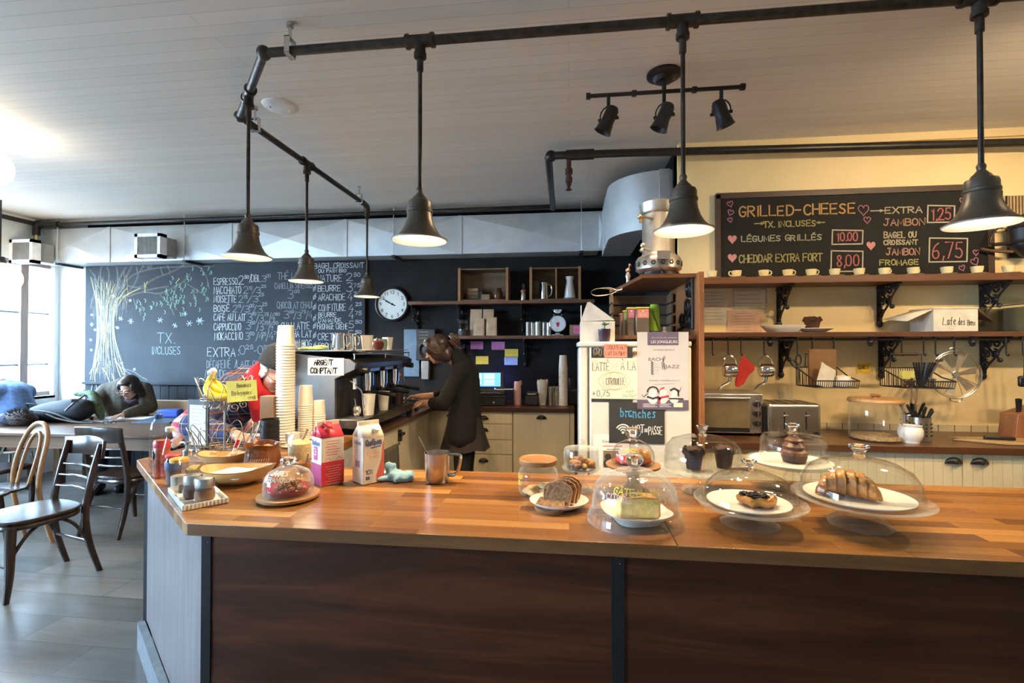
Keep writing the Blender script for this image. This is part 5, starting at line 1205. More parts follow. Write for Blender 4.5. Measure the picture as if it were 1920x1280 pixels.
c = at(1893,619, y=yb); k = kk(c); r = thing('acrylic_case', 'clear acrylic display case with dark lid at the right end of the lower kitchen shelf', 'case', (at(1905,619, y=yb).x, yb, z2))
m = MB(); hw2 = 44*k; h2 = 46*k
for s_ in (-1,1): m.span((s_*hw2,-.10,.001),(s_*(hw2-.005),.12, h2))
m.span((-hw2,-.10,.001),(hw2,-.095, h2)).span((-hw2,.115,.001),(hw2,.12, h2)).span((-hw2,-.1,.001),(hw2,.12,.008)).span((-.01,-.1,.001),(-.005,.12,h2)); m.build('case_walls', plastic_clear, r)
m = MB(); m.quad((-hw2-.01,-.11, h2+.002),(hw2+.06,-.11, h2+.035),(hw2+.06,.125, h2+.035),(-hw2-.01,.125, h2+.002)); m.build('lid', M('dark_acrylic_lid', (.05,.045,.04),.2), r, solid=.006)
# antique thing and wall grille at the right end
c = at(1906,440, y=KF-.06); k = kk(c); r = thing('antique_grinder', 'black antique iron grinder on the cream wall right of the chalkboard', 'grinder', (c.x, KF-.012, c.z))
m = MB(); m.lathe([(0,-.16),(.02,-.155),(.075,-.10),(.09,-.07),(.09,.05),(.075,.06),(.06,.08),(.05,.12),(.02,.13),(0,.13)], c=(.03,-.08,0), n=32); m.build('body', black_iron, r)
MB().lathe([(.093,-.07),(.098,-.06),(.093,-.05)], c=(.03,-.08,0), n=32).lathe([(.093,.03),(.098,.04),(.093,.05)], c=(.03,-.08,0), n=32).build('band', black_iron, r)
MB().tube([(-.06,-.08,.06),(-.14,-.08,.05),(-.19,-.08,-.04),(-.18,-.08,-.075),(-.07,-.08,-.065)],.006,8, sm=1).cyl((-.17,-.08,-.07),(-.05,-.08,-.06),.012, n=10).build('crank', black_iron, r)
MB().box((.03,-.008,-.02),(.10,.014,.26)).build('back_plate', black_iron, r)
MB().tube([(-.05,-.08,-.12),(-.15,-.06,-.11),(-.22,-.05,-.09)],.010,8, sm=1).build('spout', M('rusty_iron', (.12,.06,.03),.6), r)
c = at(1905,392, y=KF); r = thing('wall_grille', 'cream framed wall vent with brown louvres at the right edge', 'vent', (c.x+.03, KF-.001, c.z))
m = MB(); 
for s_ in (-1,1): m.span((s_*.16,-.012,-.13),(s_*.12,0,.13)); m.span((-.16,-.012,s_*.13),(.16,0,s_*.09))
m.build('frame', cream_wall, r)
MB().span((-.13,-.004,-.10),(.13,0,.10)).build('backing', M('vent_brown', (.12,.06,.03),.7), r)
m = MB()
for i in range(12): m.box((-.11+.02*i,-.008,0),(.010,.006,.19))
m.build('louvre', M('vent_louvre', (.45,.32,.16),.6), r)
c = at(1884.5,376, y=KF); tag(MB().span((-.005,-.012,-.03),(.005,0,.03)).build('wall_hook', black_iron, loc=(c.x, KF-.001, c.z)), 'tiny black hook above the wall vent', 'hook')
# ================================================================ rail with hanging things
RY_ = S1F+.03; zr = at(1560,636, y=RY_).z
r = thing('hanging_rail', 'long black iron rail with finials under the lower kitchen shelf', 'rail', (0, RY_, zr))
MB().cyl((SXL+.001,0,0),(RX-.01,0,0),.0085, n=12).build('rod', black_iron, r)
for u in (1444,1632,1823):
    x = at(u, 638, y=RY_).x; m = MB().lathe([(0,-.05),(.012,-.045),(.02,-.02),(.014,-.008),(.021,0),(.014,.008),(.02,.02),(.012,.045),(0,.05)], n=16); m.bm.transform(Matrix.Translation((x, 0,0)))
    m.build('finial', black_iron, r)
m = MB()
for u in (1461,1650,1843): x = at(u, 638, y=RY_).x; m.cyl((x, 0,0),(x, KF-RY_-.02,.0),.006, n=8)
m.build('stand_off', black_iron, r)
def hook(u, lb, ln=.105, first=[None]):
    x = at(u, 640, y=RY_).x; loc = (x, RY_, zr)
    if first[0] is None:
        o = tag(MB().tube([(0,.011,-.008),(0,.012,.004),(0,.004,.0125),(0,-.008,.0115),(0,-.013,0),(0,-.013,-.03),(0,-.012,-.085),(0,-.016,-.105),(0,-.027,-.108),(0,-.033,-.097)],.0042,8, sm=2).build('rail_hook', black_iron, loc=loc), lb, 'hook', 'S-hooks on the rail')
        first[0] = o; return o
    return dup(first[0], loc, 0, lb)
for u, lb in ((1335, 'empty black hook nearest the walnut side panel'),(1364, 'black hook holding the small steel pot beside the red mitt'),(1388, 'black hook holding the red mitt'),(1431, 'black hook holding the single steel pot left of the bracket'),(1493, 'black hook holding the scissors'),(1521, 'black hook at the left of the basket of napkins'),(1561, 'black hook at the right of the basket of napkins'),(1688, 'black hook at the left of the utensil basket'),(1729, 'black hook at the right of the utensil basket'),(1751, 'empty black hook between utensil basket and splatter guard'),(1786, 'black hook holding the splatter guard'),(1883, 'empty black hook right of the last lower bracket'),(1914, 'black hook holding the black brush')):
    hook(u, lb)
HZ = zr-.104
def small_pot(u, lb, mirror):
    x = at(u, 690, y=RY_).x; r = thing('milk_pot', lb, 'pot', (x, RY_-.028, HZ),0, 'little steel pots on the rail')
    T = Matrix.Translation((-.005,0,-.105)) @ Matrix.Rotation(PI/2,4, 'Y') @ Matrix.Rotation(.0,4, 'X')
    MB().lathe([(0,-.045),(.036,-.043),(.045,-.03),(.046,.03),(.040,.043),(.037,.043),(.040,.028),(.040,-.03),(0,-.038)], M=T, n=32).build('body', chrome, r)
    MB().tube([(-.045,0,-.065),(-.04,0,-.02),(0,0,-.0),(.03,0,-.03),(.038,0,-.065)],.0045,8, sm=2).build('handle', chrome, r)
    MB().tube([(.0,0,-.145),(-.005,0,-.185),(-.05,0,-.205),(-.075,0,-.235)],[.010,.009,.007,.006],8, sm=2).build('spout', chrome, r)
small_pot(1367, 'little steel spouted pot hanging beside the red mitt', 0); small_pot(1434, 'little steel spouted pot hanging alone left of the iron bracket', 0)
# mitt
x = at(1388,690, y=RY_).x; k = kk((x, RY_, 1.3)); r = thing('oven_mitt', 'red felt oven mitt hanging from the rail', 'oven mitt', (x, RY_-.030, HZ))
P = [(1391,665),(1411,686),(1410,692),(1400,702),(1391,718),(1381,724),(1376,722),(1376,712),(1381,692),(1386,672)]
m = MB(); m.prism([((u-1388)*k, -(v-664)*k) for u, v in P],.016, Matrix.Translation((0,.008,0)) @ Q)
m.build('mitt', M('red_felt', (.42,.025,.022),.9, var=.15, vs=40), r, bevel=.006, seg=3)
MB().tube([(0.006,0,-.004),(.002,0,.012),(-.004,0,.010),(0.006,0,-.008)],.002,6).build('loop', M('red_loop', (.35,.03,.03),.8), r)
# scissors
x = at(1491,690, y=RY_).x; r = thing('scissors', 'black-handled scissors hanging from the rail', 'scissors', (x, RY_-.030, HZ))
hb = M('scissor_handle', (.02,.028,.03),.4)
MB().tube([(.008+.016*math.cos(a),0,-.032+.034*math.sin(a)) for a in [2*PI*i/20 for i in range(20)]],.005,8, closed=True).build('handle', hb, r)
MB().tube([(-.022+.016*math.cos(a)-.012*math.sin(a),0,-.056+.026*math.sin(a)) for a in [2*PI*i/20 for i in range(20)]],.005,8, closed=True).cyl((-.012,0,-.08),(.006,0,-.11),.005).build('handle', hb, r)
m = MB(); m.prism([(-.006,-.095),(.010,-.095),(.006,-.16),(.001,-.21),(-.002,-.16)],.003, Matrix.Translation((.004,.001,0)) @ Q); m.build('blade', steel, r)
m = MB(); m.prism([(-.008,-.095),(.008,-.095),(.004,-.16),(-.002,-.205),(-.004,-.16)],.002, Matrix.Translation((.002,-.003,0)) @ Q); m.build('blade', steel, r)
# baskets
def hang_basket(u0, u1, vt, vb, label, vh):
    a = at(u0, vb, y=RY_-.15); b = at(u1, vt, y=RY_-.15); wd = (b.x-a.x); cx = (a.x+b.x)/2; h = b.z-a.z
    r = thing('hanging_basket', label, 'basket', (cx, RY_-.125, a.z),0, 'wire baskets on the rail')
    m = MB(); hw = wd/2; t0, t1 = -.10,.10; zl = h*.38
    rimf = [(-hw*.8, t0, zl),(-hw*.45, t0, zl*1.0),(hw*1.0, t0, zl)]
    m.tube([(-hw, t1, h),(-hw*.9, t0+.02, zl*1.25),(-hw*.8, t0, zl),(hw, t0, zl),(hw*.92,0, h*.55),(hw*.78, t1, h),(-hw, t1, h)],.004,6)
    m.tube([(-hw*.95, t1,.004),(-hw*.72, t0+.01,.004),(hw*.96, t0+.01,.004),(hw*.78, t1,.004)],.0035,6, closed=True)
    n = 20
    for i in range(n+1):
        q = -hw*.78+hw*1.76*i/n; m.cyl((q, t0, zl),(q*.98, t0+.01,.004),.002, n=5); m.cyl((q*.98, t0+.01,.004),(q*.9, t1,.004),.0017, n=4)
        q2 = -hw+hw*1.78*i/n; m.cyl((q2, t1, h),(q2, t1,.004),.002, n=5)
    for i in range(7):
        f_ = i/6; m.cyl((-hw*(1-.2*f_), t1+(t0-t1)*f_, h+(zl-h)*f_),(-hw*(.97-.2*f_), t1+(t0+.01-t1)*f_, .004),.002, n=5)
    m.build('wire_frame', black_iron, r)
    zt = HZ-a.z+.006; w2 = wd*.30
    MB().tube([(-w2,t1,h),(-w2,.095,zt),(w2,.095,zt),(w2,t1,h)],.0035,6).build('hanger', black_iron, r)
    MB().cyl((-w2*.75,.095,zt),(w2*.75,.095,zt),.009).build('grip', M('dark_wood_grip', (.04,.02,.012),.5), r)
    return r, hw, h
rb, hw, h = hang_basket(1510,1599,690,726, 'black wire basket of napkins and paper bags hanging near the scissors', 0)
bl = rb.location
r = thing('paper_bags', 'fan of white and brown paper bags standing in the wire basket', 'paper bags', (bl.x, bl.y, bl.z+.007))
for i in range(6):
    m = MB(); m.prism([(-.04,0),(.05,0),(.05,.10),(-.04,.15)],.003); m.bm.transform(Matrix.Translation((-.055+.012*i, -.05+.012*i, .003)) @ Matrix.Rotation(.28-.05*i, 4, 'Y') @ Q); m.build('white_bag', M('bag_white', (.66,.60,.48),.8), r)
MB().box((.0,.06,.12),(.17,.02,.235), rz=.05).build('brown_bag', M('bag_brown', (.24,.13,.06),.8), r)
MB().lathe([(0,.002),(.05,.002),(.055,.03),(.04,.065),(0,.075)], c=(.085,-.02,0), n=20).build('coffee_filters', M('filter_white', (.66,.62,.55),.8), r)
rb, hw, h = hang_basket(1674,1775,691,727, 'black wire basket of utensils hanging left of the splatter guard', 0)
bl = rb.location
r = thing('utensil_bundle', 'black brush and steel tools lying in the wire basket', 'utensils', (bl.x, bl.y, bl.z+.007))
m = MB()
for i in range(9): m.cyl((-.005+.004*i, -.02,.01),(-.045+.016*i, -.04,.155),.005, n=6)
m.build('brush_bristles', blk_plastic, r)
MB().tube([(.03,-.05,.02),(.05,-.06,.09),(.09,-.055,.16)],.004,6).lathe([(0,0),(.02,.004),(.024,.02)], c=(.092,-.055,.155), n=16).build('ladle', chrome, r)
MB().lathe([(.03,.001),(.035,.03),(.036,.06)], c=(-.05,.0,0), n=18).lathe([(.02,.001),(.025,.03),(.03,.05)], c=(.08,.0,0), n=18).build('steel_cup', chrome, r)
MB().box((-.07,-.02,.075),(.07,.03,.05)).build('yellow_packet', M('yellow_pack', (.55,.48,.10),.7), r)
# splatter guard with blades
c = at(1790,702, y=RY_); R_ = 44*kk(c); r = thing('splatter_guard', 'round wire rack with radiating flat blades hanging from the rail', 'wire rack', (at(1789,700, y=RY_).x, RY_-.012, at(1790,702, y=RY_).z))
m = MB(); 
for rr_, t in ((R_, .0045),(R_*.93,.002),(.02,.004)): m.tube([(rr_*math.cos(q),0, rr_*math.sin(q)) for q in [2*PI*i/48 for i in range(48)]], t, 6, closed=True)
for i in range(4): a_ = PI*i/4+.3; m.cyl((-R_*math.cos(a_),0,-R_*math.sin(a_)),(R_*math.cos(a_),0,R_*math.sin(a_)),.002, n=6)
m.build('wire_ring', steel, r)
for i in range(6):
    a_ = PI*i/3+.25; m = MB(); m.prism([(.02,-.010),(R_*.82,-.027),(R_*.82,.027),(.02,.010)],.0015); m.bm.transform(Matrix.Rotation(-a_, 4, 'Y') @ Matrix.Rotation(.35,4, 'X') @ Q)
    m.build('blade', M('brushed_blade', (.42,.37,.27),.5,.4), r)
MB().lathe([(0,-.006),(.018,-.006),(.018,.006),(0,.006)], M=Q, n=20).build('hub', steel, r)
for s_ in (1,-1): MB().tube([(-.035,0,s_*R_),(-.03,0,s_*(R_+.022)),(.03,0,s_*(R_+.022)),(.035,0,s_*R_)],.004,6, sm=1).build('handle', steel, r)
# brush at the right edge
x = at(1916,690, y=RY_).x; r = thing('hanging_brush', 'black brush hanging from the rail at the right edge', 'brush', (x, RY_-.03, HZ))
MB().cyl((0,0,.0),(0,0,-.13),.010,.014).tube([(0,0,.0),(0,0,.008)],.006).build('handle', blk_plastic, r); MB().box((.005,0,-.165),(.10,.03,.07)).build('head', blk_plastic, r, bevel=.012)
# ================================================================ kitchen counter
KZ = .92; KCF = 3.095
tag(MB().span((SXL+.001, KCF, KZ-.04),(RX-.003, KF-.002, KZ)).build('worktop', worktop, bevel=.003), 'dark walnut worktop under the toaster along the cream wall', 'worktop')
r = thing('base_cabinet', 'cream tongue-and-groove base cabinet with two cup handles under the kitchen worktop', 'cabinet', (0, KCF+.03,0))
MB().span((SXL+.002,.025,.08),(RX-.01,.52, KZ-.042)).build('carcass', cream, r)
xs_ = [SXL+.004, at(1545,860, y=KCF).x, at(1814,860, y=KCF).x, RX-.8, RX-.012]
for i, (a, b_) in enumerate(zip(xs_, xs_[1:])):
    m = MB(); bead(m, a+.002, b_-.002,.1, KZ-.046,.024); d = m.build('door', cream, r)
    if i in (1,2): cup_handle(at(1791 if i == 1 else 1840,864, y=KCF+.02).x, at(1791,871, y=KCF).z, .002,1, d)
c = at(1600,800, y=KF); MBt = MB()
til = planks('cream_backsplash_tile', [(.60,.50,.32),(.64,.54,.35)],.103,.2,.003,(.12,.07,.04),.25, axis='xzy', bump=.2, gmix=.05)
tag(MB().span((SXL+.01, KF-.008, KZ),(RX-.005, KF-.0005, KZ+.045)).build('trim_backsplash', til), 'thin row of cream tiles behind the worktop', None, None, 'structure')
yb = KCF+.30
# toaster oven
c0 = at(1316,806, y=3.32); c1 = at(1430,740, y=3.32); wd = c1.x-(SXL+.01)
r = thing('toaster_oven', 'steel countertop toaster oven with three black knobs', 'toaster oven', ((c1.x+SXL+.01)/2,3.32, KZ))
hh = at(1400,737, y=3.32).z-KZ
MB().span((-wd/2,.004,.018),(wd/2,.33, hh)).build('body', M('oven_grey', (.30,.27,.23),.35,.7), r, bevel=.012)
MB().span((-wd/2,-.004,.018),(wd/2,.006, hh-.004)).build('front_frame', steel, r, bevel=.006)
dx1 = wd/2-.085
MB().span((-wd/2+.015,-.010,.04),(dx1,-.003, hh-.04)).build('glass_door', M('oven_door_glass', (.16,.13,.075),.05, var=.3, vs=5, spec=1), r)
MB().span((-wd/2+.015,-.012,.028),(dx1,-.003,.055)).build('door_rail', blk_plastic, r)
MB().cyl((-wd/2+.02,-.03, hh-.03),(dx1-.005,-.03, hh-.03),.008).cyl((dx1-.02,-.03,hh-.03),(dx1-.02,0,hh-.03),.005).build('door_handle', steel, r)
for i, v in enumerate((757,775,793)):
    z = at(1420, v, y=3.32).z-KZ; kn = MB().cyl((wd/2-.04,-.028, z),(wd/2-.04,-.004, z),.019,.022).build('knob', blk_plastic, r); MB().box((wd/2-.04,-.031, z),(.005,.006,.032)).build('knob_grip', steel, kn)
s = MB(); s.box((wd/2-.045,-.005, hh-.03),(.004,.001,.012)); s.build('red_mark', red_ink, r)
m = MB()
for x in (-wd/2+.03, wd/2-.03):
    for y in (.03,.3): m.cyl((x,y,.001),(x,y,.02),.014)
m.build('foot', blk_plastic, r)
# toaster
r = thing('toaster', 'brushed steel four-slot toaster between the oven and the big glass jar', 'toaster', (at(1489,812, y=3.26).x, 3.26, KZ))
wd = 98*kk((1.5,3.26,1)); hh = at(1490,755, y=3.3).z-KZ
MB().span((-wd/2+.012,0,.014),(wd/2,.24, hh)).build('shell', M('toaster_steel', (.48,.44,.38),.28,1, var=.06), r, bevel=.022, seg=4)
MB().span((-wd/2,.004,.010),(-wd/2+.03,.236, hh-.012)).build('end_cap', blk_plastic, r, bevel=.015); MB().span((-wd/2+.02,.003,.004),(wd/2-.005,.237,.022)).build('foot_rail', blk_plastic, r)
for i in range(4):
    MB().box((-wd*.30+wd*.2*i, .125, hh+.0),(.022,.17,.004)).build('slot', blk_plastic, r)
for x in (-.058,.072):
    MB().span((x-.004,-.002,.06),(x+.004,.002, hh-.055)).build('lever_slot', blk_plastic, r)
    MB().box((x, -.014, hh-.075),(.032,.022,.010)).build('lever', chrome, r, bevel=.003)
    for q in range(3): MB().cyl((x-.035,-.004,.075-.018*q),(x-.035,.002,.075-.018*q),.006).build('button', chrome, r)
    MB().cyl((x+.055,-.016,.035),(x+.055,.002,.035),.015).build('knob', blk_plastic, r)
c = at(1471,746, y=KF); r = thing('wall_outlet', 'cream wall outlet with a black plug above the toaster', 'outlet', (c.x, KF-.0005, c.z)); MB().span((-.055,-.006,-.045),(.055,0,.045)).build('plate', cream, r, bevel=.003); MB().span((-.012,-.024,-.03),(.012,-.006,-.012)).build('plug', blk_plastic, r)
# big jar
yj = 3.30; c = at(1642,812, y=yj); k = kk(c); r = thing('storage_jar', 'very large glass jar with a flat wooden lid on the kitchen worktop', 'jar', (c.x, yj, KZ)); Rj = 43*k; hj = 66*k
MB().lathe([(0,.003),(Rj*.93,.003),(Rj,.02),(Rj,hj*.8),(Rj*.96,hj*.95),(Rj*.94,hj),(Rj*.98,hj*1.04),(Rj*1.0,hj*1.06)], n=56).build('glass_body', clear2, r)
MB().lathe([(0,.008),(Rj*.92,.008),(Rj*.94,.012),(Rj*.9,.03),(Rj*.4,.022),(0,.026)], n=40).build('crumbs', M('granola_crumbs', (.36,.24,.11),.85, var=.5, vs=70, bump=.8, bs=60), r)
MB().lathe([(0,hj*1.06+.001),(Rj*1.02,hj*1.06+.001),(Rj*1.04,hj*1.10),(Rj*1.0,hj*1.17),(0,hj*1.17)], n=56).build('lid', wood_lt, r)
MB().lathe([(0,hj*1.17),(.022,hj*1.17),(.018,hj*1.21),(.032,hj*1.25),(.02,hj*1.28),(0,hj*1.28)], n=24).build('lid_knob', wood_md, r)
ptk = MB()
for q in range(6): ptk.box((Rj*.5,-math.sqrt(1-.25)*Rj-.002, hj*(.52+.05*q)),(.012,.001,.012))
ptk.build('glass_marks', M('jar_grey_marks', (.25,.24,.22),.6), r)
# utensil cylinders, bowl
holes = M('punched_steel', (.55,.50,.44),.3,1)
for u, yy, n_, lb in ((1711,3.40,6, 'punched steel holder of black-handled knives, rear of the pair behind the white bowl'),(1725,3.30,8, 'punched steel holder of black-handled knives, front of the pair beside the white bowl')):
    c = at(u, 814, y=yy); k = kk(c); r = thing('utensil_holder', lb, 'utensil holder', (c.x, yy, KZ),0, 'punched steel utensil holders')
    R_ = 17*k; h = 44*k; b = MB().lathe([(0,.002),(R_,.002),(R_,h),(R_*.95,h),(R_*.95,.008),(0,.008)], n=36).build('cylinder', holes, r)
    m = MB()
    for i in range(12):
        for j in range(4): a_ = 2*PI*i/12; m.ball((R_*math.cos(a_), R_*math.sin(a_), h*(.25+.16*j)),(.0055,.0055,.0055),6,4)
    m.build('hole', ink, b)
    rr = random.Random(u)
    for i in range(n_):
        a_ = 2*PI*i/n_; e = Vector((math.cos(a_)*R_*1.2, math.sin(a_)*R_*.9, h+.055+rr.uniform(-.02,.02))); kn = thing('table_knife', 'black-handled table knife standing in a punched steel holder beside the white bowl', 'knife', (c.x, yy, KZ),0, 'knives in the steel holders')
        s0 = Vector((-math.cos(a_)*R_*.4,-math.sin(a_)*R_*.4,.012)); mid = s0+(e-s0)*.55
        MB().cyl(s0, mid, .004, n=6).build('blade', steel, kn); MB().cyl(mid, e, .0055,.008, n=8).ball(e, .008,8,6).build('handle', blk_plastic, kn)
for i, (u, vt) in enumerate(((1711,700),(1722,700))):
    c = at(1713+i*6,790, y=3.37); p = at(u, vt, y=3.37); tag(MB().tube([(c.x, 3.40, KZ+.012),(p.x+.004,3.385, p.z-.03),(p.x, 3.38, p.z+.01)],[.005,.006,.011],8).ball((p.x, 3.38, p.z),(.013,.008,.022),10,8).build('wooden_spoon', wood_lt), 'long wooden spoon %s in the rear steel holder' % ('on the left' if i == 0 else 'leaning to the right'), 'spoon', 'wooden spoons in the steel holder')
c = at(1707,820, y=3.22); k = kk(c); r = tag(MB().lathe([(0,.001),(14*k,.001),(14*k,.010),(17*k,.022),(20*k,.055),(19.5*k,.078),(17*k,.098),(18*k,.105),(16.5*k,.104),(15.5*k,.096),(18*k,.07),(15*k,.03),(0,.02)], n=48).build('white_bowl', porcelain, loc=(c.x, 3.22, KZ)), 'rounded white bowl in front of the steel utensil holders', 'bowl')
# cutting board, knife, block
c = at(1850,825, z=KZ); r = tag(MB().prism([(-.22,.03),(-.18,.07),(.28,.11),(.46,.03),(.30,-.115),(-.02,-.10)],.016, Matrix.Translation((0,0,.001))).build('cutting_board', wood('bamboo_board', (.36,.21,.085),(.50,.32,.14), 'x', .5), loc=(c.x, 3.29, KZ), bevel=.003), 'pale wooden cutting board under the long knife on the kitchen worktop', 'cutting board')
pk = at(1862,826, z=KZ+.018); r = thing('bread_knife', 'long knife with a black handle lying on the cutting board', 'knife', (pk.x, 3.285, KZ+.0175),-.20)
m = MB(); m.prism([(-.22,-.004),(-.01,-.016),(-.01,.014),(-.16,.010)],.002); m.build('blade', steel, r); MB().span((-.01,-.012,.0),(.14,.012,.020)).build('handle', blk_plastic, r, bevel=.005)
c = at(1905,812, y=3.42); r = thing('knife_block', 'reddish wooden knife block at the right end of the worktop', 'knife block', (at(1915,812, y=3.42).x, 3.42, KZ))
m = MB(); m.prism([(-.09,.001),(.14,.001),(.14,.24),(-.075,.16)],.13, Matrix.Translation((0,.06,0)) @ Q); m.build('block', wood('cherry_block', (.24,.085,.03),(.36,.14,.055), 'z', .4), r, bevel=.004)
for i in range(2): MB().cyl((-.03+.05*i, -.02,.165+.018*i),(-.05+.05*i, -.045,.255+.02*i),.012,.016).build('knife_handle', blk_plastic, r)
# ================================================================ the bar
HC = .9375
P1 = (-1.222,1.42); P2 = (-2.15,2.185); BKY = 2.165; LX = -1.32; LEGY = 2.96
r = thing('bar_counter', 'long bar counter with butcher-block top and dark plywood front', 'counter', (0,0,0))
outline = [P1,(.3055,1.42),(.3055, BKY),(LX, BKY),(LX, LEGY),(-2.15, LEGY), P2]
MB().prism(outline, .04, Matrix.Translation((0,0,HC-.04))).build('countertop', [top_wood], r, bevel=.002)
MB().prism([(.307,1.42),(3.6,1.42),(3.6, BKY),(.307, BKY)],.04, Matrix.Translation((0,0,HC-.04))).build('countertop', [top_wood], r, bevel=.002)
m = MB(); m.span((-1.215,1.4195, HC-.039),(3.6,1.425, HC-.002)); m.build('front_edge', edge_wood, r)
def slab(p, q, z0, z1, t, mb):
    p, q = Vector((*p, 0)), Vector((*q, 0)); d = (q-p); n = Vector((-d.y, d.x, 0)).normalized()*t
    a = Vector((0,0,z0)); mb.prism([(v.x, v.y) for v in (p, q, q+n, p+n)], z1-z0, Matrix.Translation(a))
c0 = (-1.195,1.462); c1 = (-2.118,2.215); pxl = at(1147,1150, y=1.462).x; pxr = at(1170,1150, y=1.462).x
m = MB(); slab((c0[0]+.03, c0[1]),(pxl, c0[1]),.10, HC-.041,.02, m); m.build('front_panel', panel_wood, r)
m = MB(); slab((pxr, c0[1]),(3.55, c0[1]),.10, HC-.041,.02, m); m.build('front_panel', panel_wood, r)
m = MB(); slab(c1, c0,.13, HC-.041,.02, m); m.build('angled_panel', daylit_wood, r)
m = MB(); slab((-2.118, LEGY), c1,.13, HC-.041,.02, m); m.build('end_panel', panel_wood, r)
ps = M('black_steel_strip', (.018,.018,.02),.45,.3, var=.2)
for a, b_ in ((c0[0]-.002, c0[0]+.031),(pxl-.001, pxr+.001)):
    q = MB().span((a, c0[1]-.004,.0),(b_, c0[1]+.015, HC-.041)).build('steel_post', ps, r)
    s = MB()
    for z in (HC-.06, HC-.075): s.ball(((a+b_)/2+(.006 if z < HC-.07 else -.004), c0[1]-.004, z),.002,6,4)
    s.build('screw', steel, q)
m = MB(); m.span((c1[0]-.012, c1[1]-.006,.0),(c1[0]+.012, c1[1]+.02, HC-.041)); m.build('steel_post', ps, r)
m = MB(); slab((c1[0]-.02, c1[1]-.03),(c0[0]-.01, c0[1]-.03),.0,.13,.03, m); m.build('kick_board', M('grey_kick_board', (.16,.17,.18),.5, var=.2), r)
m = MB(); slab((c0[0]+.035, c0[1]+.05),(3.5, c0[1]+.05),.0,.10,.03, m); m.build('kick_board', M('black_kick_board', (.03,.03,.03),.6), r)
m = MB(); m.span((LX-.01, BKY-.04,.02),(3.5, BKY-.02, HC-.041)).span((LX-.03, BKY-.02,.02),(LX-.01, LEGY, HC-.041)); m.build('inner_panel', M('grey_inner_panel', (.30,.29,.27),.5), r)

def onbar(u, v): c = at(u, v, z=HC); return c, kk(c)
Z0 = HC+.0008
def glass_shell(prof, t=.003):
    """outer profile up, then back down inside"""
    return prof+[(max(0, r_-t), z-(t if r_ < 1e-6 else 0)) for r_, z in prof[::-1]]
# ---- big dome with a slice of cake
c, k = onbar(1190,977); R0 = 90*k*.98; H0 = (990-884)*k
r = thing('glass_dome', 'large low glass dome over a slice of lemon cake, standing straight on the bar', 'glass dome', (c.x, c.y, Z0))
hd = .150
dome = [(R0,.001),(R0,.012),(R0*.965,.026),(R0*.955,.034),(R0*.90,.04),(R0*.885,.075),(R0*.83,.115),(R0*.70,.14),(R0*.48,.155),(R0*.40,.158),(R0*.37,.164),(.02,.166),(.016,.172)]
MB().lathe(dome+[(.013,.172),(.0,.163),(R0*.68,.137),(R0*.81,.112),(R0*.865,.075),(R0*.88,.038),(R0*.94,.030),(R0*.975,.012),(R0*.98,.001)], n=72).build('dome', clear2, r)
MB().lathe([(.014,.166),(.014,.176),(.024,.186),(.029,.198),(.026,.211),(.015,.219),(0,.221),(0,.166)], n=32).build('knob', glass_s, r)
def arcwrite(mb, text, Rf, a0, a1, z, h, pen):
    """pen writing that follows a round glass; Rf(z) gives its radius"""
    q = MB(); write(q, text, 0,0, abs(a1-a0)*Rf(z), h, pen)
    for v in q.bm.verts:
        zz = z+v.co.z; R_ = Rf(zz); a = a0+(a1-a0)*(v.co.x/(abs(a1-a0)*Rf(z))); v.co = Vector((R_*math.cos(a), R_*math.sin(a), zz))
    me = bpy.data.meshes.new('tmp'); q.bm.to_mesh(me); q.bm.free(); mb.bm.from_mesh(me); bpy.data.meshes.remove(me)
def rf(prof):
    def f(z):
        for (r0, z0),(r1, z1_) in zip(prof, prof[1:]):
            if z0 <= z <= z1_ and z1_ > z0: return r0+(r1-r0)*(z-z0)/(z1_-z0)+.0015
        return prof[-1][0]
    return f
yel = M('yellow_marker', (.75,.62,.08),.7); pnk = M('pink_marker', (.75,.45,.42),.7)
s = MB(); arcwrite(s, 'GÂTEAU AU', rf(dome), math.radians(232), math.radians(300),.117,.016,.0028); arcwrite(s, 'VEGAN', rf(dome), math.radians(272), math.radians(312),.094,.016,.0028); s.build('lettering', yel, r)
s = MB(); arcwrite(s, 'CITRON', rf(dome), math.radians(222), math.radians(258),.098,.016,.0028); s.build('lettering', pnk, r)
r = thing('square_plate', 'white square plate under the big glass dome', 'plate', (c.x+.005, c.y+.01, Z0),.25)
m = MB(); n = 24
def sq(a, rr_): p = 3.2; q = (abs(math.cos(a))**p+abs(math.sin(a))**p)**(-1/p); return rr_*q
m.lathe([(0,.002),(.07,.002),(.075,.012),(.105,.030),(.106,.033),(.074,.017),(0,.014)], n=48, fn=lambda a, q, z: (sq(a, q), z+(.006 if q > .09 else 0)*abs(math.sin(2*a)))); m.build('dish', porcelain, r)
r = thing('cake_slice', 'slice of yellow lemon cake on the square plate under the big dome', 'cake', (c.x+.008, c.y-.005, Z0+.018),.12)
lemon = M('lemon_crumb', (.82,.62,.24),.85, var=.2, vs=50, bump=.5, bs=60); crust = M('golden_crust', (.50,.22,.06),.6, var=.3, vs=30, bump=.3, bs=40)
m = MB(); m.prism([(-.062,.0),(.058,.0),(.066,.01),(.064,.052),(.055,.062),(.0,.066),(-.05,.060),(-.060,.05)],.05, Matrix.Translation((0,.025,0)) @ Q); m.build('crumb', lemon, r, bevel=.004)
m = MB(); m.prism([(.058,.0),(.068,.008),(.066,.054),(.056,.064),(.04,.067),(.0,.069),(-.05,.063),(-.045,.059),(.0,.065),(.052,.06),(.061,.05),(.061,.01)],.054, Matrix.Translation((0,.027,0)) @ Q); m.build('crust', crust, r, bevel=.002)
m = MB(); m.ball((-.015,-.005,.069),(.03,.012,.004),12,6); m.build('berries', M('blueberry_stain', (.05,.03,.05),.5), r)
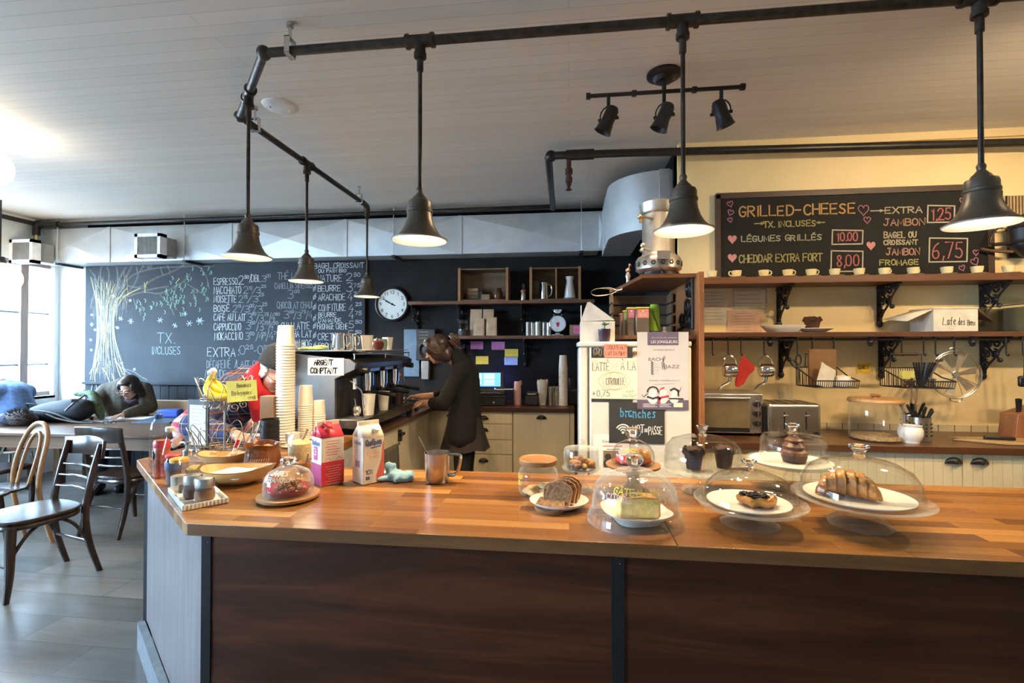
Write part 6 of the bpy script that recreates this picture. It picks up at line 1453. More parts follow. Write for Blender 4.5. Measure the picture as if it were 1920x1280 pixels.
# ---- loaf on a plate
c, k = onbar(1048,950); r = thing('oval_plate', 'white oval plate under the sliced loaf', 'plate', (c.x, c.y, Z0),.15)
MB().lathe([(0,.002),(.062,.002),(.066,.006),(.085,.012),(.103,.024),(.104,.027),(.082,.016),(.06,.010),(0,.009)], n=56, sy=.88).build('dish', porcelain, r)
brn = M('banana_bread_crumb', (.22,.12,.055),.85, var=.45, vs=90, bump=.6, bs=90); brc = M('loaf_crust', (.34,.15,.05),.5, var=.3, vs=30, bump=.3, bs=50); film = glass('cling_film', (.97,.95,.92),.8,.06,2.0,.1)
def slice_(label, loc, lean, yaw, th=.017, lay=False):
    r = thing('loaf_slice', label, 'bread', loc, yaw, 'slices of loaf on the oval plate')
    pr = [(-.046,.0),(.046,.0),(.05,.035),(.052,.05),(.043,.066),(.02,.078),(-.012,.078),(-.04,.068),(-.052,.052),(-.05,.035)]
    T = Matrix.Rotation(lean, 4, 'X') @ Matrix.Translation((0,.0,0)) @ Q
    m = MB(); m.prism([(x*.95, z*.97+.001) for x, z in pr], th+.0006, Matrix.Rotation(lean, 4, 'X') @ Matrix.Translation((0,.0003,0)) @ Q); m.build('crumb', brn, r)
    m = MB(); m.prism(pr, th, T @ Matrix.Translation((0,0,.0))); m.build('crust', brc, r, bevel=.002)
    return r
for i, (dx_, dy, ln, lb) in enumerate(((.030,.058,-.30,'rearmost loaf slice leaning at the back of the oval plate'),(.022,.032,-.32,'third loaf slice from the front, leaning on the rearmost'),(.010,.006,-.36,'loaf slice leaning behind the front standing one'),(-.006,-.022,-.42,'front standing loaf slice showing its dark speckled crumb'))):
    slice_(lb, (c.x+dx_, c.y+dy+.005, Z0+.0115), ln, -.22)
slice_('loaf slice lying flat at the front of the oval plate', (c.x-.022, c.y-.012, Z0+.034), PI/2+.32,-.25)
# ---- pedestal stands
pastry = M('golden_pastry', (.50,.22,.05),.38, var=.55, vs=26, bump=.6, bs=45)
def kn(r, z, w_=.026, h=.036, neck=.011):
    MB().lathe([(neck*1.6, z-.002),(neck*1.1, z+.006),(neck, z+.014),(w_*.8, z+h*.72),(w_, z+h*.88),(w_*.96, z+h),(w_*.6, z+h*1.06),(0, z+h*1.04),(0, z-.002)], n=32).build('knob', glass_s, r)
# pastry stand
c, k = onbar(1405,983); zp = at(1405,948, y=c.y).z-HC; Rp = 98*k
r = thing('cake_stand', 'footed glass stand with a blueberry pastry under its dome, second from the right', 'cake stand', (c.x, c.y, Z0))
MB().lathe([(0,.001),(.085,.001),(.087,.004),(.075,.010),(.03,.022),(.016,.04),(.016,zp-.02),(.03,zp-.008),(0,zp-.008)], n=48).build('foot', clear2, r)
MB().lathe([(0,zp-.008),(Rp*.5,zp-.006),(Rp*.93,zp+.004),(Rp*1.0,zp+.018),(Rp*.985,zp+.019),(Rp*.92,zp+.008),(Rp*.5,zp-.001),(0,zp-.002)], n=72).build('plate', clear2, r)
Rd = Rp*.86; hd = .105; MB().lathe(glass_shell([(Rd,zp+.010),(Rd*.99,zp+.03),(Rd*.90,zp+.062),(Rd*.72,zp+.088),(Rd*.45,zp+.105),(.03,zp+.113),(0,zp+.114)]), n=72).build('dome', clear, r)
kn(r, zp+.113,.023,.032)
cc = (c.x, c.y, Z0)
r = thing('plate', 'white plate under the blueberry pastry', 'plate', (c.x-.003, c.y, Z0+zp+.0005)); MB().lathe([(0,.001),(Rp*.5,.001),(Rp*.74,.012),(Rp*.74,.015),(Rp*.5,.006),(0,.005)], n=56).build('dish', porcelain, r)
r = thing('pastry', 'round flaky pastry topped with dark blueberries', 'pastry', (c.x+.02, c.y-.012, Z0+zp+.0075),-.1)
rr = random.Random(2)
MB().lathe([(0,.001),(.045,.001),(.056,.008),(.058,.02),(.048,.029),(.036,.024),(0,.022)], n=40, sy=.8, fn=lambda a, q, z: (q*(1+.05*math.sin(5*a)+.03*math.sin(9*a)), z+.003*math.sin(7*a))).build('crust', pastry, r)
m = MB()
for i in range(46): a_ = rr.uniform(0,2*PI); q = .040*math.sqrt(rr.random()); m.ball((q*math.cos(a_)-.006, q*.8*math.sin(a_)+.006,.027+rr.uniform(-.002,.004)), rr.uniform(.005,.008),7,5)
m.build('blueberries', M('blueberry_jam', (.022,.016,.026),.25, var=.5), r)
# croissant stand
c, k = onbar(1612,985); zp = at(1612,938, y=c.y).z-HC; Rp = 113*k
r = thing('cake_stand', 'footed glass stand with a croissant under its wide dome, rightmost on the bar', 'cake stand', (c.x, c.y, Z0))
MB().lathe([(0,.001),(.088,.001),(.09,.005),(.072,.022),(.048,.04),(.036,zp-.02),(.045,zp-.006),(0,zp-.006)], n=20, fn=lambda a, q, z: (q*(1+.02*math.cos(10*a)), z)).build('foot', clear2, r)
MB().lathe([(0,zp-.006),(Rp*.6,zp-.004),(Rp*.95,zp+.006),(Rp,zp+.012),(Rp*.99,zp+.014),(Rp*.94,zp+.009),(Rp*.6,zp),(0,zp-.001)], n=80).build('plate', clear2, r)
Rd = Rp*.87; MB().lathe(glass_shell([(Rd,zp+.010),(Rd*.99,zp+.035),(Rd*.94,zp+.07),(Rd*.82,zp+.10),(Rd*.6,zp+.122),(Rd*.3,zp+.133),(.03,zp+.136),(0,zp+.137)]), n=80).build('dome', clear, r)
kn(r, zp+.136,.029,.038,.014)
r = thing('plate', 'white oval plate under the croissant', 'plate', (c.x-.006, c.y, Z0+zp+.001)); MB().lathe([(0,.001),(Rp*.5,.001),(Rp*.78,.014),(Rp*.78,.017),(Rp*.5,.007),(0,.006)], n=56).build('dish', porcelain, r)
r = thing('croissant', 'golden croissant on a white plate under the rightmost dome', 'croissant', (c.x-.035, c.y+.0, Z0+zp+.010),-.42)
m = MB(); L_ = .15
rings = []
for i in range(79):
    t = i/78; s_ = (t-.5)*2; base = .036*(1-abs(s_)**2.3)**.6+.006;     x = s_*.085; y = -.030*s_*s_+.012; 
    g_ = []
    for j in range(20):
        th = 2*PI*j/20; f_ = (t*6.5+.22*math.cos(th)) % 1; R_ = base*(.90+.26*f_**.7+.03*math.sin(9*th+12*t)); g_.append(m.bm.verts.new((x+.004*math.cos(th), y+R_*.95*math.cos(th),.003+base*.92+R_*.92*math.sin(th))))
    rings.append(g_)
for A_, B2 in zip(rings, rings[1:]):
    for j in range(20): m.bm.faces.new((A_[j], A_[(j+1)%20], B2[(j+1)%20], B2[j]))
m.bm.faces.new(rings[0][::-1]); m.bm.faces.new(rings[-1]); m.build('croissant_body', pastry, r, sharp=80)
# muffin stand (behind, left)
c, k = onbar(1318,921); zp = at(1318,880, y=c.y).z-HC; Rp = 80*k
r = thing('cake_stand', 'footed glass stand with two dark muffins under its dome, behind the pastry stand', 'cake stand', (c.x, c.y, Z0))
MB().lathe([(0,.001),(.078,.001),(.08,.004),(.06,.014),(.022,.03),(.016,.05),(.018,zp-.02),(.04,zp-.006),(0,zp-.006)], n=44).build('foot', clear2, r)
MB().lathe([(0,zp-.006),(Rp*.9,zp-.003),(Rp,zp+.006),(Rp*1.0,zp+.010),(Rp*.9,zp+.003),(0,zp)], n=72, fn=lambda a, q, z: (q*(1+(.012*math.cos(36*a) if q > Rp*.95 else 0)), z)).build('plate', clear2, r)
Rd = 70*k; hd_ = (868-806)*k*.97+.02; MB().lathe(glass_shell([(Rd,zp+.004),(Rd*.99,zp+.05),(Rd*.95,zp+.085),(Rd*.8,zp+.113),(Rd*.5,zp+.128),(.03,zp+.134),(0,zp+.135)]), n=72).build('dome', clear, r)
kn(r, zp+.134,.024,.036)
drk = M('dark_tulip_paper', (.045,.028,.022),.6, var=.25)
for dx_, dy, lb in ((-.035,0, 'dark muffin at the left under the muffin dome'),(.088,.03, 'dark muffin at the right under the muffin dome')):
    r = thing('muffin', lb, 'muffin', (c.x+dx_, c.y+dy, Z0+zp+.001),0, 'muffins under the glass dome'); muffin_parts(r, .040,.085, drk, dx_*20)
# chocolate cake stand (behind, right)
c, k = onbar(1487,918); zp = at(1487,868, y=c.y).z-HC; Rp = 79*k
r = thing('cake_stand', 'glass stand with a chocolate cupcake under a straight-sided dome, behind the pastry and croissant', 'cake stand', (c.x, c.y, Z0))
MB().lathe([(0,.001),(.07,.001),(.072,.004),(.05,.016),(.03,.03),(.034,.05),(.022,.07),(.026,zp-.03),(.05,zp-.012),(0,zp-.012)], n=44).build('foot', clear2, r)
MB().lathe([(0,zp-.012),(Rp*.7,zp-.010),(Rp*.96,zp+.004),(Rp,zp+.012),(Rp*.98,zp+.012),(Rp*.7,zp-.003),(0,zp-.004)], n=64).build('plate', clear2, r)
Rd = 56*k; MB().lathe(glass_shell([(Rd*1.02,zp+.012),(Rd*1.0,zp+.06),(Rd*.97,zp+.098),(Rd*.9,zp+.108),(Rd*.5,zp+.116),(.03,zp+.118),(0,zp+.119)]), n=64).build('dome', clear, r)
kn(r, zp+.118,.027,.036,.013)
r = thing('plate', 'white plate under the chocolate cupcake', 'plate', (c.x-.01, c.y, Z0+zp-.0015)); MB().lathe([(0,.001),(Rp*.5,.001),(Rp*.88,.010),(Rp*.88,.013),(Rp*.5,.006),(0,.005)], n=56).build('dish', porcelain, r)
r = thing('cupcake', 'tall frosted chocolate cupcake under the straight-sided dome', 'cupcake', (c.x+.005, c.y-.0, Z0+zp+.0055))
MB().lathe([(0,.001),(.040,.001),(.046,.02),(.046,.03),(0,.03)], n=32).build('cake', M('chocolate_cake', (.045,.018,.012),.5), r)
MB().lathe([(0,.03),(.048,.03),(.05,.042),(.036,.052),(.042,.062),(.028,.078),(.033,.086),(.018,.10),(0,.102)], n=32, fn=lambda a, q, z: (q*(1+.06*math.sin(8*a+z*160)), z)).build('frosting', M('chocolate_frosting', (.16,.06,.03),.4, var=.3), r)
# small dome on wooden pedestal
c, k = onbar(1187,925); zp = at(1187,872, y=c.y).z-HC; Rp = 50.5*k
r = thing('wooden_cake_stand', 'round wooden stand with a glass dome over a red dish, in front of the fridge', 'cake stand', (c.x, c.y, Z0))
MB().lathe([(0,.001),(.06,.001),(.062,.012),(.03,.03),(.022,.05),(.024,zp-.035),(.045,zp-.018),(0,zp-.018)], n=40).build('foot', wood_md, r)
MB().lathe([(0,zp-.018),(Rp*.7,zp-.017),(Rp*.98,zp-.004),(Rp,zp+.004),(Rp*.97,zp+.006),(0,zp+.002)], n=56).build('board', wood_md, r)
Rd = 40*k; MB().lathe(glass_shell([(Rd,zp+.006),(Rd*1.0,zp+.03),(Rd*.95,zp+.055),(Rd*.78,zp+.078),(Rd*.5,zp+.09),(.03,zp+.096),(0,zp+.097)]), n=56).build('dome', clear, r)
MB().lathe([(.02,zp+.094),(.018,zp+.104),(.026,zp+.114),(.031,zp+.128),(.026,zp+.142),(0,zp+.147),(0,zp+.094)], n=32).build('knob', glass_s, r)
s = MB(); arcwrite(s, 'CITRON', rf([(Rd,zp+.006),(Rd*1.0,zp+.03),(Rd*.95,zp+.055),(Rd*.78,zp+.078),(Rd*.5,zp+.09)]), math.radians(232), math.radians(275), zp+.066,.010,.002); s.build('lettering', yel, r)
redg = M('red_glaze', (.40,.02,.035),.2)
r = thing('red_dish', 'small red dish under the dome on the wooden stand', 'dish', (c.x, c.y, Z0+zp+.0045)); MB().lathe([(0,.001),(.05,.001),(Rd*.86,.014),(Rd*.86,.017),(.05,.006),(0,.005)], n=44).build('dish', redg, r)
r = thing('scone', 'golden round scone on the red dish', 'scone', (c.x+.028, c.y, Z0+zp+.0105)); MB().lathe([(0,.001),(.036,.001),(.041,.012),(.040,.034),(.03,.046),(0,.05)], n=32, fn=lambda a, q, z: (q*(1+.04*math.sin(5*a)), z+.002*math.sin(7*a))).build('body', pastry, r)
# tall small cake stand with pastry
c, k = onbar(1092,918); zp = at(1089,879, y=c.y).z-HC; Rp = 36*k
r = thing('cake_stand', 'smallest footed glass stand with a flaky pastry, beside the cookie jar', 'cake stand', (c.x-.004, c.y, Z0))
MB().lathe([(0,.001),(.05,.001),(.052,.004),(.03,.012),(.012,.03),(.011,zp-.02),(.03,zp-.006),(0,zp-.006)], n=40).build('foot', clear2, r)
MB().lathe([(0,zp-.006),(Rp*.9,zp-.004),(Rp,zp+.004),(Rp,zp+.008),(Rp*.9,zp+.002),(0,zp)], n=48).build('plate', clear2, r)
Rd = 33*k; MB().lathe(glass_shell([(Rd,zp+.003),(Rd*1.0,zp+.07),(Rd*.94,zp+.082),(Rd*.5,zp+.088),(.016,zp+.090),(0,zp+.091)]), n=48).build('dome', clear2, r)
MB().lathe([(.010,zp+.089),(.008,zp+.096),(.014,zp+.104),(.012,zp+.113),(0,zp+.117)], n=24).build('knob', clear2, r)
r = thing('pastry', 'golden flaky pastry on the smallest glass stand', 'pastry', (c.x-.004, c.y, Z0+zp+.001))
MB().lathe([(0,.001),(.05,.001),(.058,.006),(.05,.012),(0,.012)], n=32).build('base', M('dark_pastry_tray', (.05,.05,.06),.4), r)
rr = random.Random(5); m = MB()
for i in range(26): a_ = rr.uniform(0,2*PI); q = .042*math.sqrt(rr.random()); m.ball((q*math.cos(a_), q*math.sin(a_),.014+.022*(1-q/.05)+rr.uniform(0,.01)),(rr.uniform(.012,.02), rr.uniform(.01,.016), rr.uniform(.008,.014)),9,6, M=Matrix.Rotation(rr.uniform(0,3),4, 'Z') @ Matrix.Rotation(rr.uniform(-.5,.5),4, 'X'))
m.build('flakes', pastry, r)
# cookie jar
c, k = onbar(1009,925); R_ = 37*k; h = (925-873)*k
r = thing('cookie_jar', 'round glass jar with wooden lid and yellow pen writing, left of the loaf', 'jar', (c.x, c.y, Z0))
body = [(R_*.86,.001),(R_*.96,.008),(R_,.02),(R_,h*.72),(R_*.93,h*.88),(R_*.80,h*.95),(R_*.80,h*1.05),(R_*.86,h*1.08)]
MB().lathe([(0,.004)]+body, n=56).build('glass_body', clear2, r)
MB().lathe([(0,h*1.085),(R_*.95,h*1.085),(R_*.97,h*1.12),(R_*.97,h*1.24),(R_*.93,h*1.27),(R_*.88,h*1.265),(R_*.84,h*1.24),(0,h*1.235)], n=56).build('wooden_lid', wood_md, r)
s = MB(); arcwrite(s, 'PAIN', rf(body), math.radians(196), math.radians(225),.066,.016,.003); arcwrite(s, 'ON', rf(body), math.radians(200), math.radians(220),.042,.016,.003); s.build('lettering', yel, r)
for i, (a_, q) in enumerate(((3.6,.035),(4.4,.04),(5.4,.04),(.3,.03),(2.2,.03))):
    tag(MB().lathe([(0,0),(.026,.0),(.030,.006),(.022,.014),(0,.017)], n=22, fn=lambda a, q_, z: (q_*(1+.08*math.sin(3*a)), z)).build('cookie', M('pale_cookie', (.60,.42,.20),.75, var=.2), loc=(c.x+q*math.cos(a_), c.y+q*math.sin(a_), Z0+.0065+(.016 if i == 3 else 0))), 'pale cookie at the bottom of the wooden-lidded jar', 'cookie', 'cookies in the glass jar')
# ---- steel pitcher with spoon
c, k = onbar(820,903); R_ = 23.5*k; h = (905-850)*k
r = thing('milk_pitcher', 'tall brushed steel milk pitcher with handle beside the blue cloth', 'pitcher', (c.x, c.y, Z0))
MB().lathe([(0,.001),(R_*.86,.001),(R_*.92,.006),(R_*1.0,h*.7),(R_*1.03,h),(R_*1.0,h),(R_*.97,h*.7),(R_*.88,.01),(0,.008)], n=48).build('body', M('satin_steel', (.58,.52,.46),.26,1, var=.05, vs=60), r)
MB().tube([(R_*.98,0,h*.94),(R_*1.75,0,h*.95),(R_*1.95,0,h*.88),(R_*1.7,0,h*.35),(R_*1.3,0,h*.22),(R_*.96,0,h*.25)],.007,8, sm=2, flat=1.5).build('handle', chrome, r)
sp_ = thing('teaspoon', 'long thin spoon standing in the steel pitcher', 'spoon', (c.x, c.y, Z0)); MB().tube([(.0,.01,.012),(-R_*.93,.01,h*1.0),(-R_*1.6,.015,h*1.5)],.0032,6).build('handle', steel, sp_); MB().ball((.004,.01,.016),(.008,.012,.004),10,6).build('bowl', steel, sp_)
# ---- blue cloth
c, k = onbar(738,900); rr = random.Random(11)
m = MB()
m.ball((.035,0,.012),(.056,.042,.022),20,12).ball((-.045,0,.008),(.052,.034,.013),20,12).ball((0,.005,.01),(.03,.03,.02),16,10)
for q in range(16):
    a_ = rr.uniform(0,6.28); d_ = rr.random(); m.ball((.035+.04*d_*math.cos(a_),.034*d_*math.sin(a_),.018+.012*rr.random()),(rr.uniform(.018,.034), rr.uniform(.010,.016), rr.uniform(.012,.020)),12,8, M=Matrix.Rotation(rr.uniform(0,3),4, 'Z') @ Matrix.Rotation(rr.uniform(-.4,.4),4, 'Y'))
for q in range(9): m.ball((-.03-.05*rr.random(),.03*rr.uniform(-1,1),.012+.010*rr.random()),(rr.uniform(.02,.034), rr.uniform(.009,.014),.011),12,8, M=Matrix.Rotation(rr.uniform(-.8,.8),4, 'Z'))
for q in range(4): m.ball((-.022+.006*q, .006*q-.006,.045+.006*(q % 2)),(.013,.009,.034-.004*q),12,8, M=Matrix.Rotation(-.35+.2*q, 4, 'Y'))
m.ball((-.09,-.02,.006),(.03,.025,.006),12,8)
tag(m.build('dish_cloth', M('pale_blue_cloth', (.27,.47,.57),.95, var=.1, vs=90, bump=.3, bs=160), loc=(c.x, c.y, Z0), remesh=.005, smooth=8), 'crumpled pale blue dish cloth between cream carton and steel pitcher', 'cloth')
# ---- milk cartons
def carton(u, v, wpx, hpx, rz, label, paint, opened):
    c, k = onbar(u, v); a = .0475*1.0; h = .195*hpx; r = thing('milk_carton', label, 'carton', (c.x, c.y, Z0), rz, 'milk cartons on the bar')
    base, topc = paint['base'], paint['top']
    MB().span((-a,-a,.001),(a,a,h)).build('box', base, r, bevel=.003)
    m = MB(); g = .045
    m.quad((-a,-a,h),(a,-a,h),(a,-.004,h+g),(-a,-.004,h+g)); m.quad((a,a,h),(-a,a,h),(-a,.004,h+g),(a,.004,h+g))
    m.quad((-a,-a,h),(-a,-.004,h+g),(-a*.45,0,h+g*.55),(-a,0,h)) ; m.quad((-a,a,h),(-a,0,h),(-a*.45,0,h+g*.55),(-a,.004,h+g))
    m.quad((a,-a,h),(a,0,h),(a*.45,0,h+g*.55),(a,-.004,h+g)); m.quad((a,a,h),(a,.004,h+g),(a*.45,0,h+g*.55),(a,0,h))
    m.build('gable', topc, r, solid=.002)
    MB().span((-a,-.005,h+g-.002),(a,.005,h+g+.018)).build('top_seam', paint['seam'], r)
    return r, a, h, g
redc = M('carton_red', (.62,.03,.05),.45); whc = M('carton_white', (.76,.68,.55),.5); crc = M('carton_cream', (.74,.64,.50),.5); blu = M('carton_blue', (.10,.14,.32),.5)
r, a, h, g = carton(614,905,64,1.0,.92, 'red and white milk carton opened at the top, beside the granola dome', dict(base=whc, top=redc, seam=M('carton_seam', (.66,.5,.42),.5)), True)
m = MB(); m.span((-a-.0006,-a-.0006,.004),(a+.0006,-a,h*.50)).span((a,-a-.0006,.004),(a+.0006,a,h*.50)); m.build('red_band', redc, r)
m = MB(); m.span((-a-.0006,-a,.004),(-a,a,h*.45)); m.build('magenta_band', M('carton_magenta', (.45,.03,.14),.5), r)
s = MB()
for q in range(6): s.stroke([(-.03+.004*(q % 2), h*.92-.011*q),(.03-.006*(q % 3), h*.92-.011*q)],.0022)
for i, x in enumerate((-.03,.018)): s.stroke([(x, h*.53),(x+.004, h*.56),(x+.010, h*.58),(x+.016, h*.55),(x+.02, h*.53)],.002)
s.build('red_print', redc, r, loc=(0,-a-.0012,0))
s = MB()
for q in range(8): s.stroke([(-.03+.006*(q % 3), h*.40-.010*q),(.034-.006*(q % 2), h*.40-.010*q)],.002)
s.build('white_print', M('carton_pink', (.80,.45,.40),.6), r, loc=(0,-a-.0014,0))
s = MB(); write(s, 'Québon', -.036, h*.83,.07,.018,.004); s.bm.transform(Matrix.Translation((-a-.0012,0,0)) @ Matrix.Rotation(-PI/2,4, 'Z')); s.build('lettering', blu, r)
m = MB(); m.span((-a-.0009,-.012,h*.52),(-a-.0003,.022,h*.80)); m.build('ribbon', M('ribbon_magenta', (.55,.05,.22),.5), r)
s = MB(); write(s, '3', -.018, h*.62,.02,.026,.004); s.bm.transform(Matrix.Translation((-a-.0018,0,0)) @ Matrix.Rotation(-PI/2,4, 'Z')); s.build('lettering', whc, r)
m = MB(); m.quad((-.03,-.012,h+g),(.0,-.05,h+g-.012),(.012,-.012,h+g+.012),(-.02,.0,h+g+.02)); m.build('torn_spout', redc, r, solid=.002)
r, a, h, g = carton(690,902,48,.98,.90, 'cream coloured carton with a white screw cap left of the blue cloth', dict(base=crc, top=crc, seam=crc), False)
MB().cyl((.018,-a*.52,h+g*.52),(.018,-a*.52-.016,h+g*.52+.016),.016, n=24).build('cap', porcelain, r)
s = MB(); write(s, 'Québon', -.036, h*.83,.072,.022,.0055); s.stroke([(-.012, h*.77),(.03, h*.79)],.005); s.build('lettering', blu, r, loc=(0,-a-.0012,0))
s = MB(); write(s, 'Crème', -.03, h*.62,.06,.016,.002); write(s, 'à café', -.02, h*.55,.04,.012,.002); s.build('lettering', M('carton_peach', (.78,.42,.28),.6), r, loc=(0,-a-.0012,0))
s = MB(); s.prism([(.047,.004),(.047,h*.93),(.040,h*.75),(.036,h*.5),(.020,h*.28),(.012,.03),(.015,.004)],.0008, Q); s.build('red_swoosh', M('carton_coral', (.70,.12,.08),.5), r, loc=(0,-a-.0002,0))
s = MB(); write(s, '10', -.040, h*.22,.026,.018,.0035); write(s, '%', -.012, h*.22,.010,.016,.002); s.build('lettering', blu, r, loc=(0,-a-.0014,0))
s = MB(); s.prism([(-.036,h*.10),(-.018,h*.10),(-.018,h*.17),(-.036,h*.17)],.0008, Q); s.build('blue_badge', blu, r, loc=(0,-a-.0002,0))
s = MB(); write(s, 'Québon', -.030, h*.84,.06,.016,.004)
for q in range(9): s.stroke([(-.03+.006*(q % 3), h*.78-.007*q),(.03-.006*(q % 2), h*.78-.007*q)],.0014)
s.prism([(-.015,h*.36),(.02,h*.36),(.02,h*.5),(-.015,h*.5)],.0004, Q); s.bm.transform(Matrix.Translation((-a-.0012,0,0)) @ Matrix.Rotation(-PI/2,4, 'Z')); s.build('side_print', M('carton_lilac', (.28,.22,.30),.6), r)
# ---- granola dome on wooden board
c, k = onbar(541,934); r = thing('wooden_board', 'round wooden board under the small granola dome', 'board', (c.x, c.y, Z0)); Rb = 55*k
MB().lathe([(0,.001),(Rb*.9,.001),(Rb,.008),(Rb,.016),(Rb*.96,.018),(0,.015)], n=56).build('board', wood_md, r)
r = thing('red_dish', 'red dish of granola bars under the small dome at the left of the bar', 'dish', (c.x, c.y, Z0+.0165)); Rd = 42*k
MB().lathe([(0,.001),(Rd*.7,.001),(Rd*.95,.022),(Rd*.95,.026),(Rd*.68,.008),(0,.007)], n=48).build('dish', redg, r)
r = thing('glass_dome', 'small glass dome with white lettering over granola bars on the round board', 'glass dome', (c.x, c.y, Z0+.0175)); Rd = 44.5*k
dm = [(Rd,.001),(Rd*1.0,.035),(Rd*.96,.06),(Rd*.8,.082),(Rd*.5,.096),(.025,.10)]
MB().lathe(glass_shell(dm+[(0,.101)]), n=56).build('dome', clear2, r)
MB().lathe([(.02,.099),(.016,.106),(.026,.114),(.030,.124),(.024,.134),(0,.138),(0,.099)], n=32).build('knob', glass_s, r)
s = MB(); arcwrite(s, 'BARRES', rf(dm), math.radians(245), math.radians(300),.083,.011,.0025); arcwrite(s, 'GRANOLA', rf(dm), math.radians(240), math.radians(310),.064,.013,.0025); s.build('lettering', wht, r)
for i, (dx_, dy, rz, tz, lb) in enumerate(((-.01,-.012,.2,.0,'granola bar at the front of the red dish under the dome'),(.02,.018,-.3,.0,'granola bar at the back of the red dish under the dome'),(.005,.005,.9,.021,'granola bar lying across the other two under the dome'))):
    rr = random.Random(i); m = MB()
    for q in range(44): m.ball((rr.uniform(-.034,.034), rr.uniform(-.014,.014), rr.uniform(.006,.018)), rr.uniform(.005,.008),6,4, M=Matrix.Rotation(rr.random()*3,4, 'Z'))
    tag(m.build('granola_bar', M('granola', (.34,.17,.06),.6, var=.5, vs=60), loc=(c.x+dx_, c.y+dy, Z0+.0255+tz), rz=rz, smooth=0), lb, 'granola bar', 'granola bars under the dome')
# ---- live edge bowls
live = wood('live_edge_bowl', (.50,.33,.13),(.68,.50,.24), 'x', .5); bark = M('bark', (.12,.06,.03),.9, var=.4, vs=40, bump=.8, bs=60)
def bowl(c, sx, sy, h, rz, name, label):
    r = thing(name, label, 'bowl', (c.x, c.y, Z0), rz)
    f = lambda a, q, z: (q*(1+.05*math.sin(2*a+.5)+.02*math.sin(5*a)), z*(1+.22*abs(math.cos(a))**3 if z > h*.4 else 1))
    MB().lathe([(0,.001),(.45,.001),(.72,h*.35),(.93,h*.75),(1.0,h)], n=56, fn=lambda a, q, z: (f(a, q, z)[0]*sx, f(a, q, z)[1]), sy=sy/sx).build('outer_wall', live, r)
    MB().lathe([(1.0,h),(1.01,h*1.02),(.95,h*1.03),(.93,h*.99)], n=56, fn=lambda a, q, z: (f(a, q, z)[0]*sx, f(a, q, z)[1]), sy=sy/sx).build('bark_rim', bark, r)
    MB().lathe([(.935,h*1.0),(.8,h*.62),(.55,h*.25),(0,h*.18)], n=56, fn=lambda a, q, z: (f(a, q, z)[0]*sx, f(a, q, z)[1]), sy=sy/sx).build('hollow', M('bowl_inside', (.62,.42,.17),.5, var=.12, vs=9), r)
    return r
c, k = onbar(444,905); r = bowl(c, 65*k, 46*k, .060,.12, 'live_edge_bowl', 'large pale wooden bowl with bark rim holding a napkin, behind the shakers')
m = MB(); m.grid(8,6, lambda s_, t: (-.085+.15*s_+.02*t, -.055+.09*t-.02*s_, .036+.030*t*s_+.014*(1-s_)+.004*math.sin(6*s_)))
tag(m.build('napkin', paper, loc=(c.x, c.y-.008, Z0), solid=.001), 'white paper napkin lying in the large wooden bowl', 'napkin')
c, k = onbar(421,873); r = bowl(c, 50*k, 30*k, .055,.05, 'dark_bark_bowl', 'smaller dark bark-edged bowl of wrapped sweets behind the pale one')
rr = random.Random(9)
for i in range(9):
    x, y = rr.uniform(-.07,.08), rr.uniform(-.03,.03); tag(MB().box((0,0,.008),(.03,.02,.014), rz=rr.uniform(0,3)).build('wrapped_sweet', M('peach_wrapper', (.70,.42,.26),.4, var=.2), loc=(c.x+x, c.y+y, Z0+.030+.012*(i % 3)), bevel=.004), 'peach wrapped sweet in the dark bark-edged bowl', 'sweet', 'sweets in the bark bowl')
r = thing('marker', 'red and white marker pen sticking out of the bark-edged bowl', 'pen', (c.x+.035, c.y-.01, Z0)); e = at(447,823, y=c.y-.01)
d = Vector((e.x-c.x-.035,0, e.z-Z0)); MB().cyl((0,0,.03), d*.6+Vector((0,0,.012)),.006, n=12).build('barrel', porcelain, r); MB().cyl(d*.6+Vector((0,0,.012)), d, .0075, n=12).build('cap', M('marker_red', (.62,.03,.03),.4), r)
# ---- crock
c, k = onbar(492,878); R_ = 30*k; h = (878-831)*k
r = thing('ceramic_crock', 'brown glazed ceramic crock with a wavy rim behind the granola dome', 'crock', (c.x, c.y, Z0))
gl = M('brown_glaze', (.16,.055,.022),.15, var=.35, vs=7)
MB().lathe([(0,.001),(R_*.82,.001),(R_*.95,.012),(R_*1.06,h*.35),(R_*1.0,h*.65),(R_*.93,h*.82),(R_*1.04,h),(R_*.98,h*1.0),(R_*.88,h*.82),(R_*.9,h*.4),(0,.02)], n=56, fn=lambda a, q, z: (q*(1+.015*math.sin(16*a)), z+(.004*math.sin(4*a) if z > h*.9 else 0))).build('pot', gl, r)
m = MB()
for i in range(9): a_ = math.radians(262+7*i); m.tube([(R_*1.05*math.cos(a_), R_*1.05*math.sin(a_), h*.30),(R_*1.09*math.cos(a_+.05), R_*1.09*math.sin(a_+.05), h*.42),(R_*1.02*math.cos(a_+.1), R_*1.02*math.sin(a_+.1), h*.5)],.0022,6)
m.build('relief', M('pale_glaze', (.45,.25,.12),.2), r)
MB().lathe([(0,h*.78),(R_*.87,h*.78),(R_*.6,h*.86),(0,h*.9)], n=32, fn=lambda a, q, z: (q, z+.005*math.sin(5*a))).build('brown_sugar', M('raw_sugar', (.42,.24,.11),.9, var=.3, vs=120, bump=.4, bs=120), r)
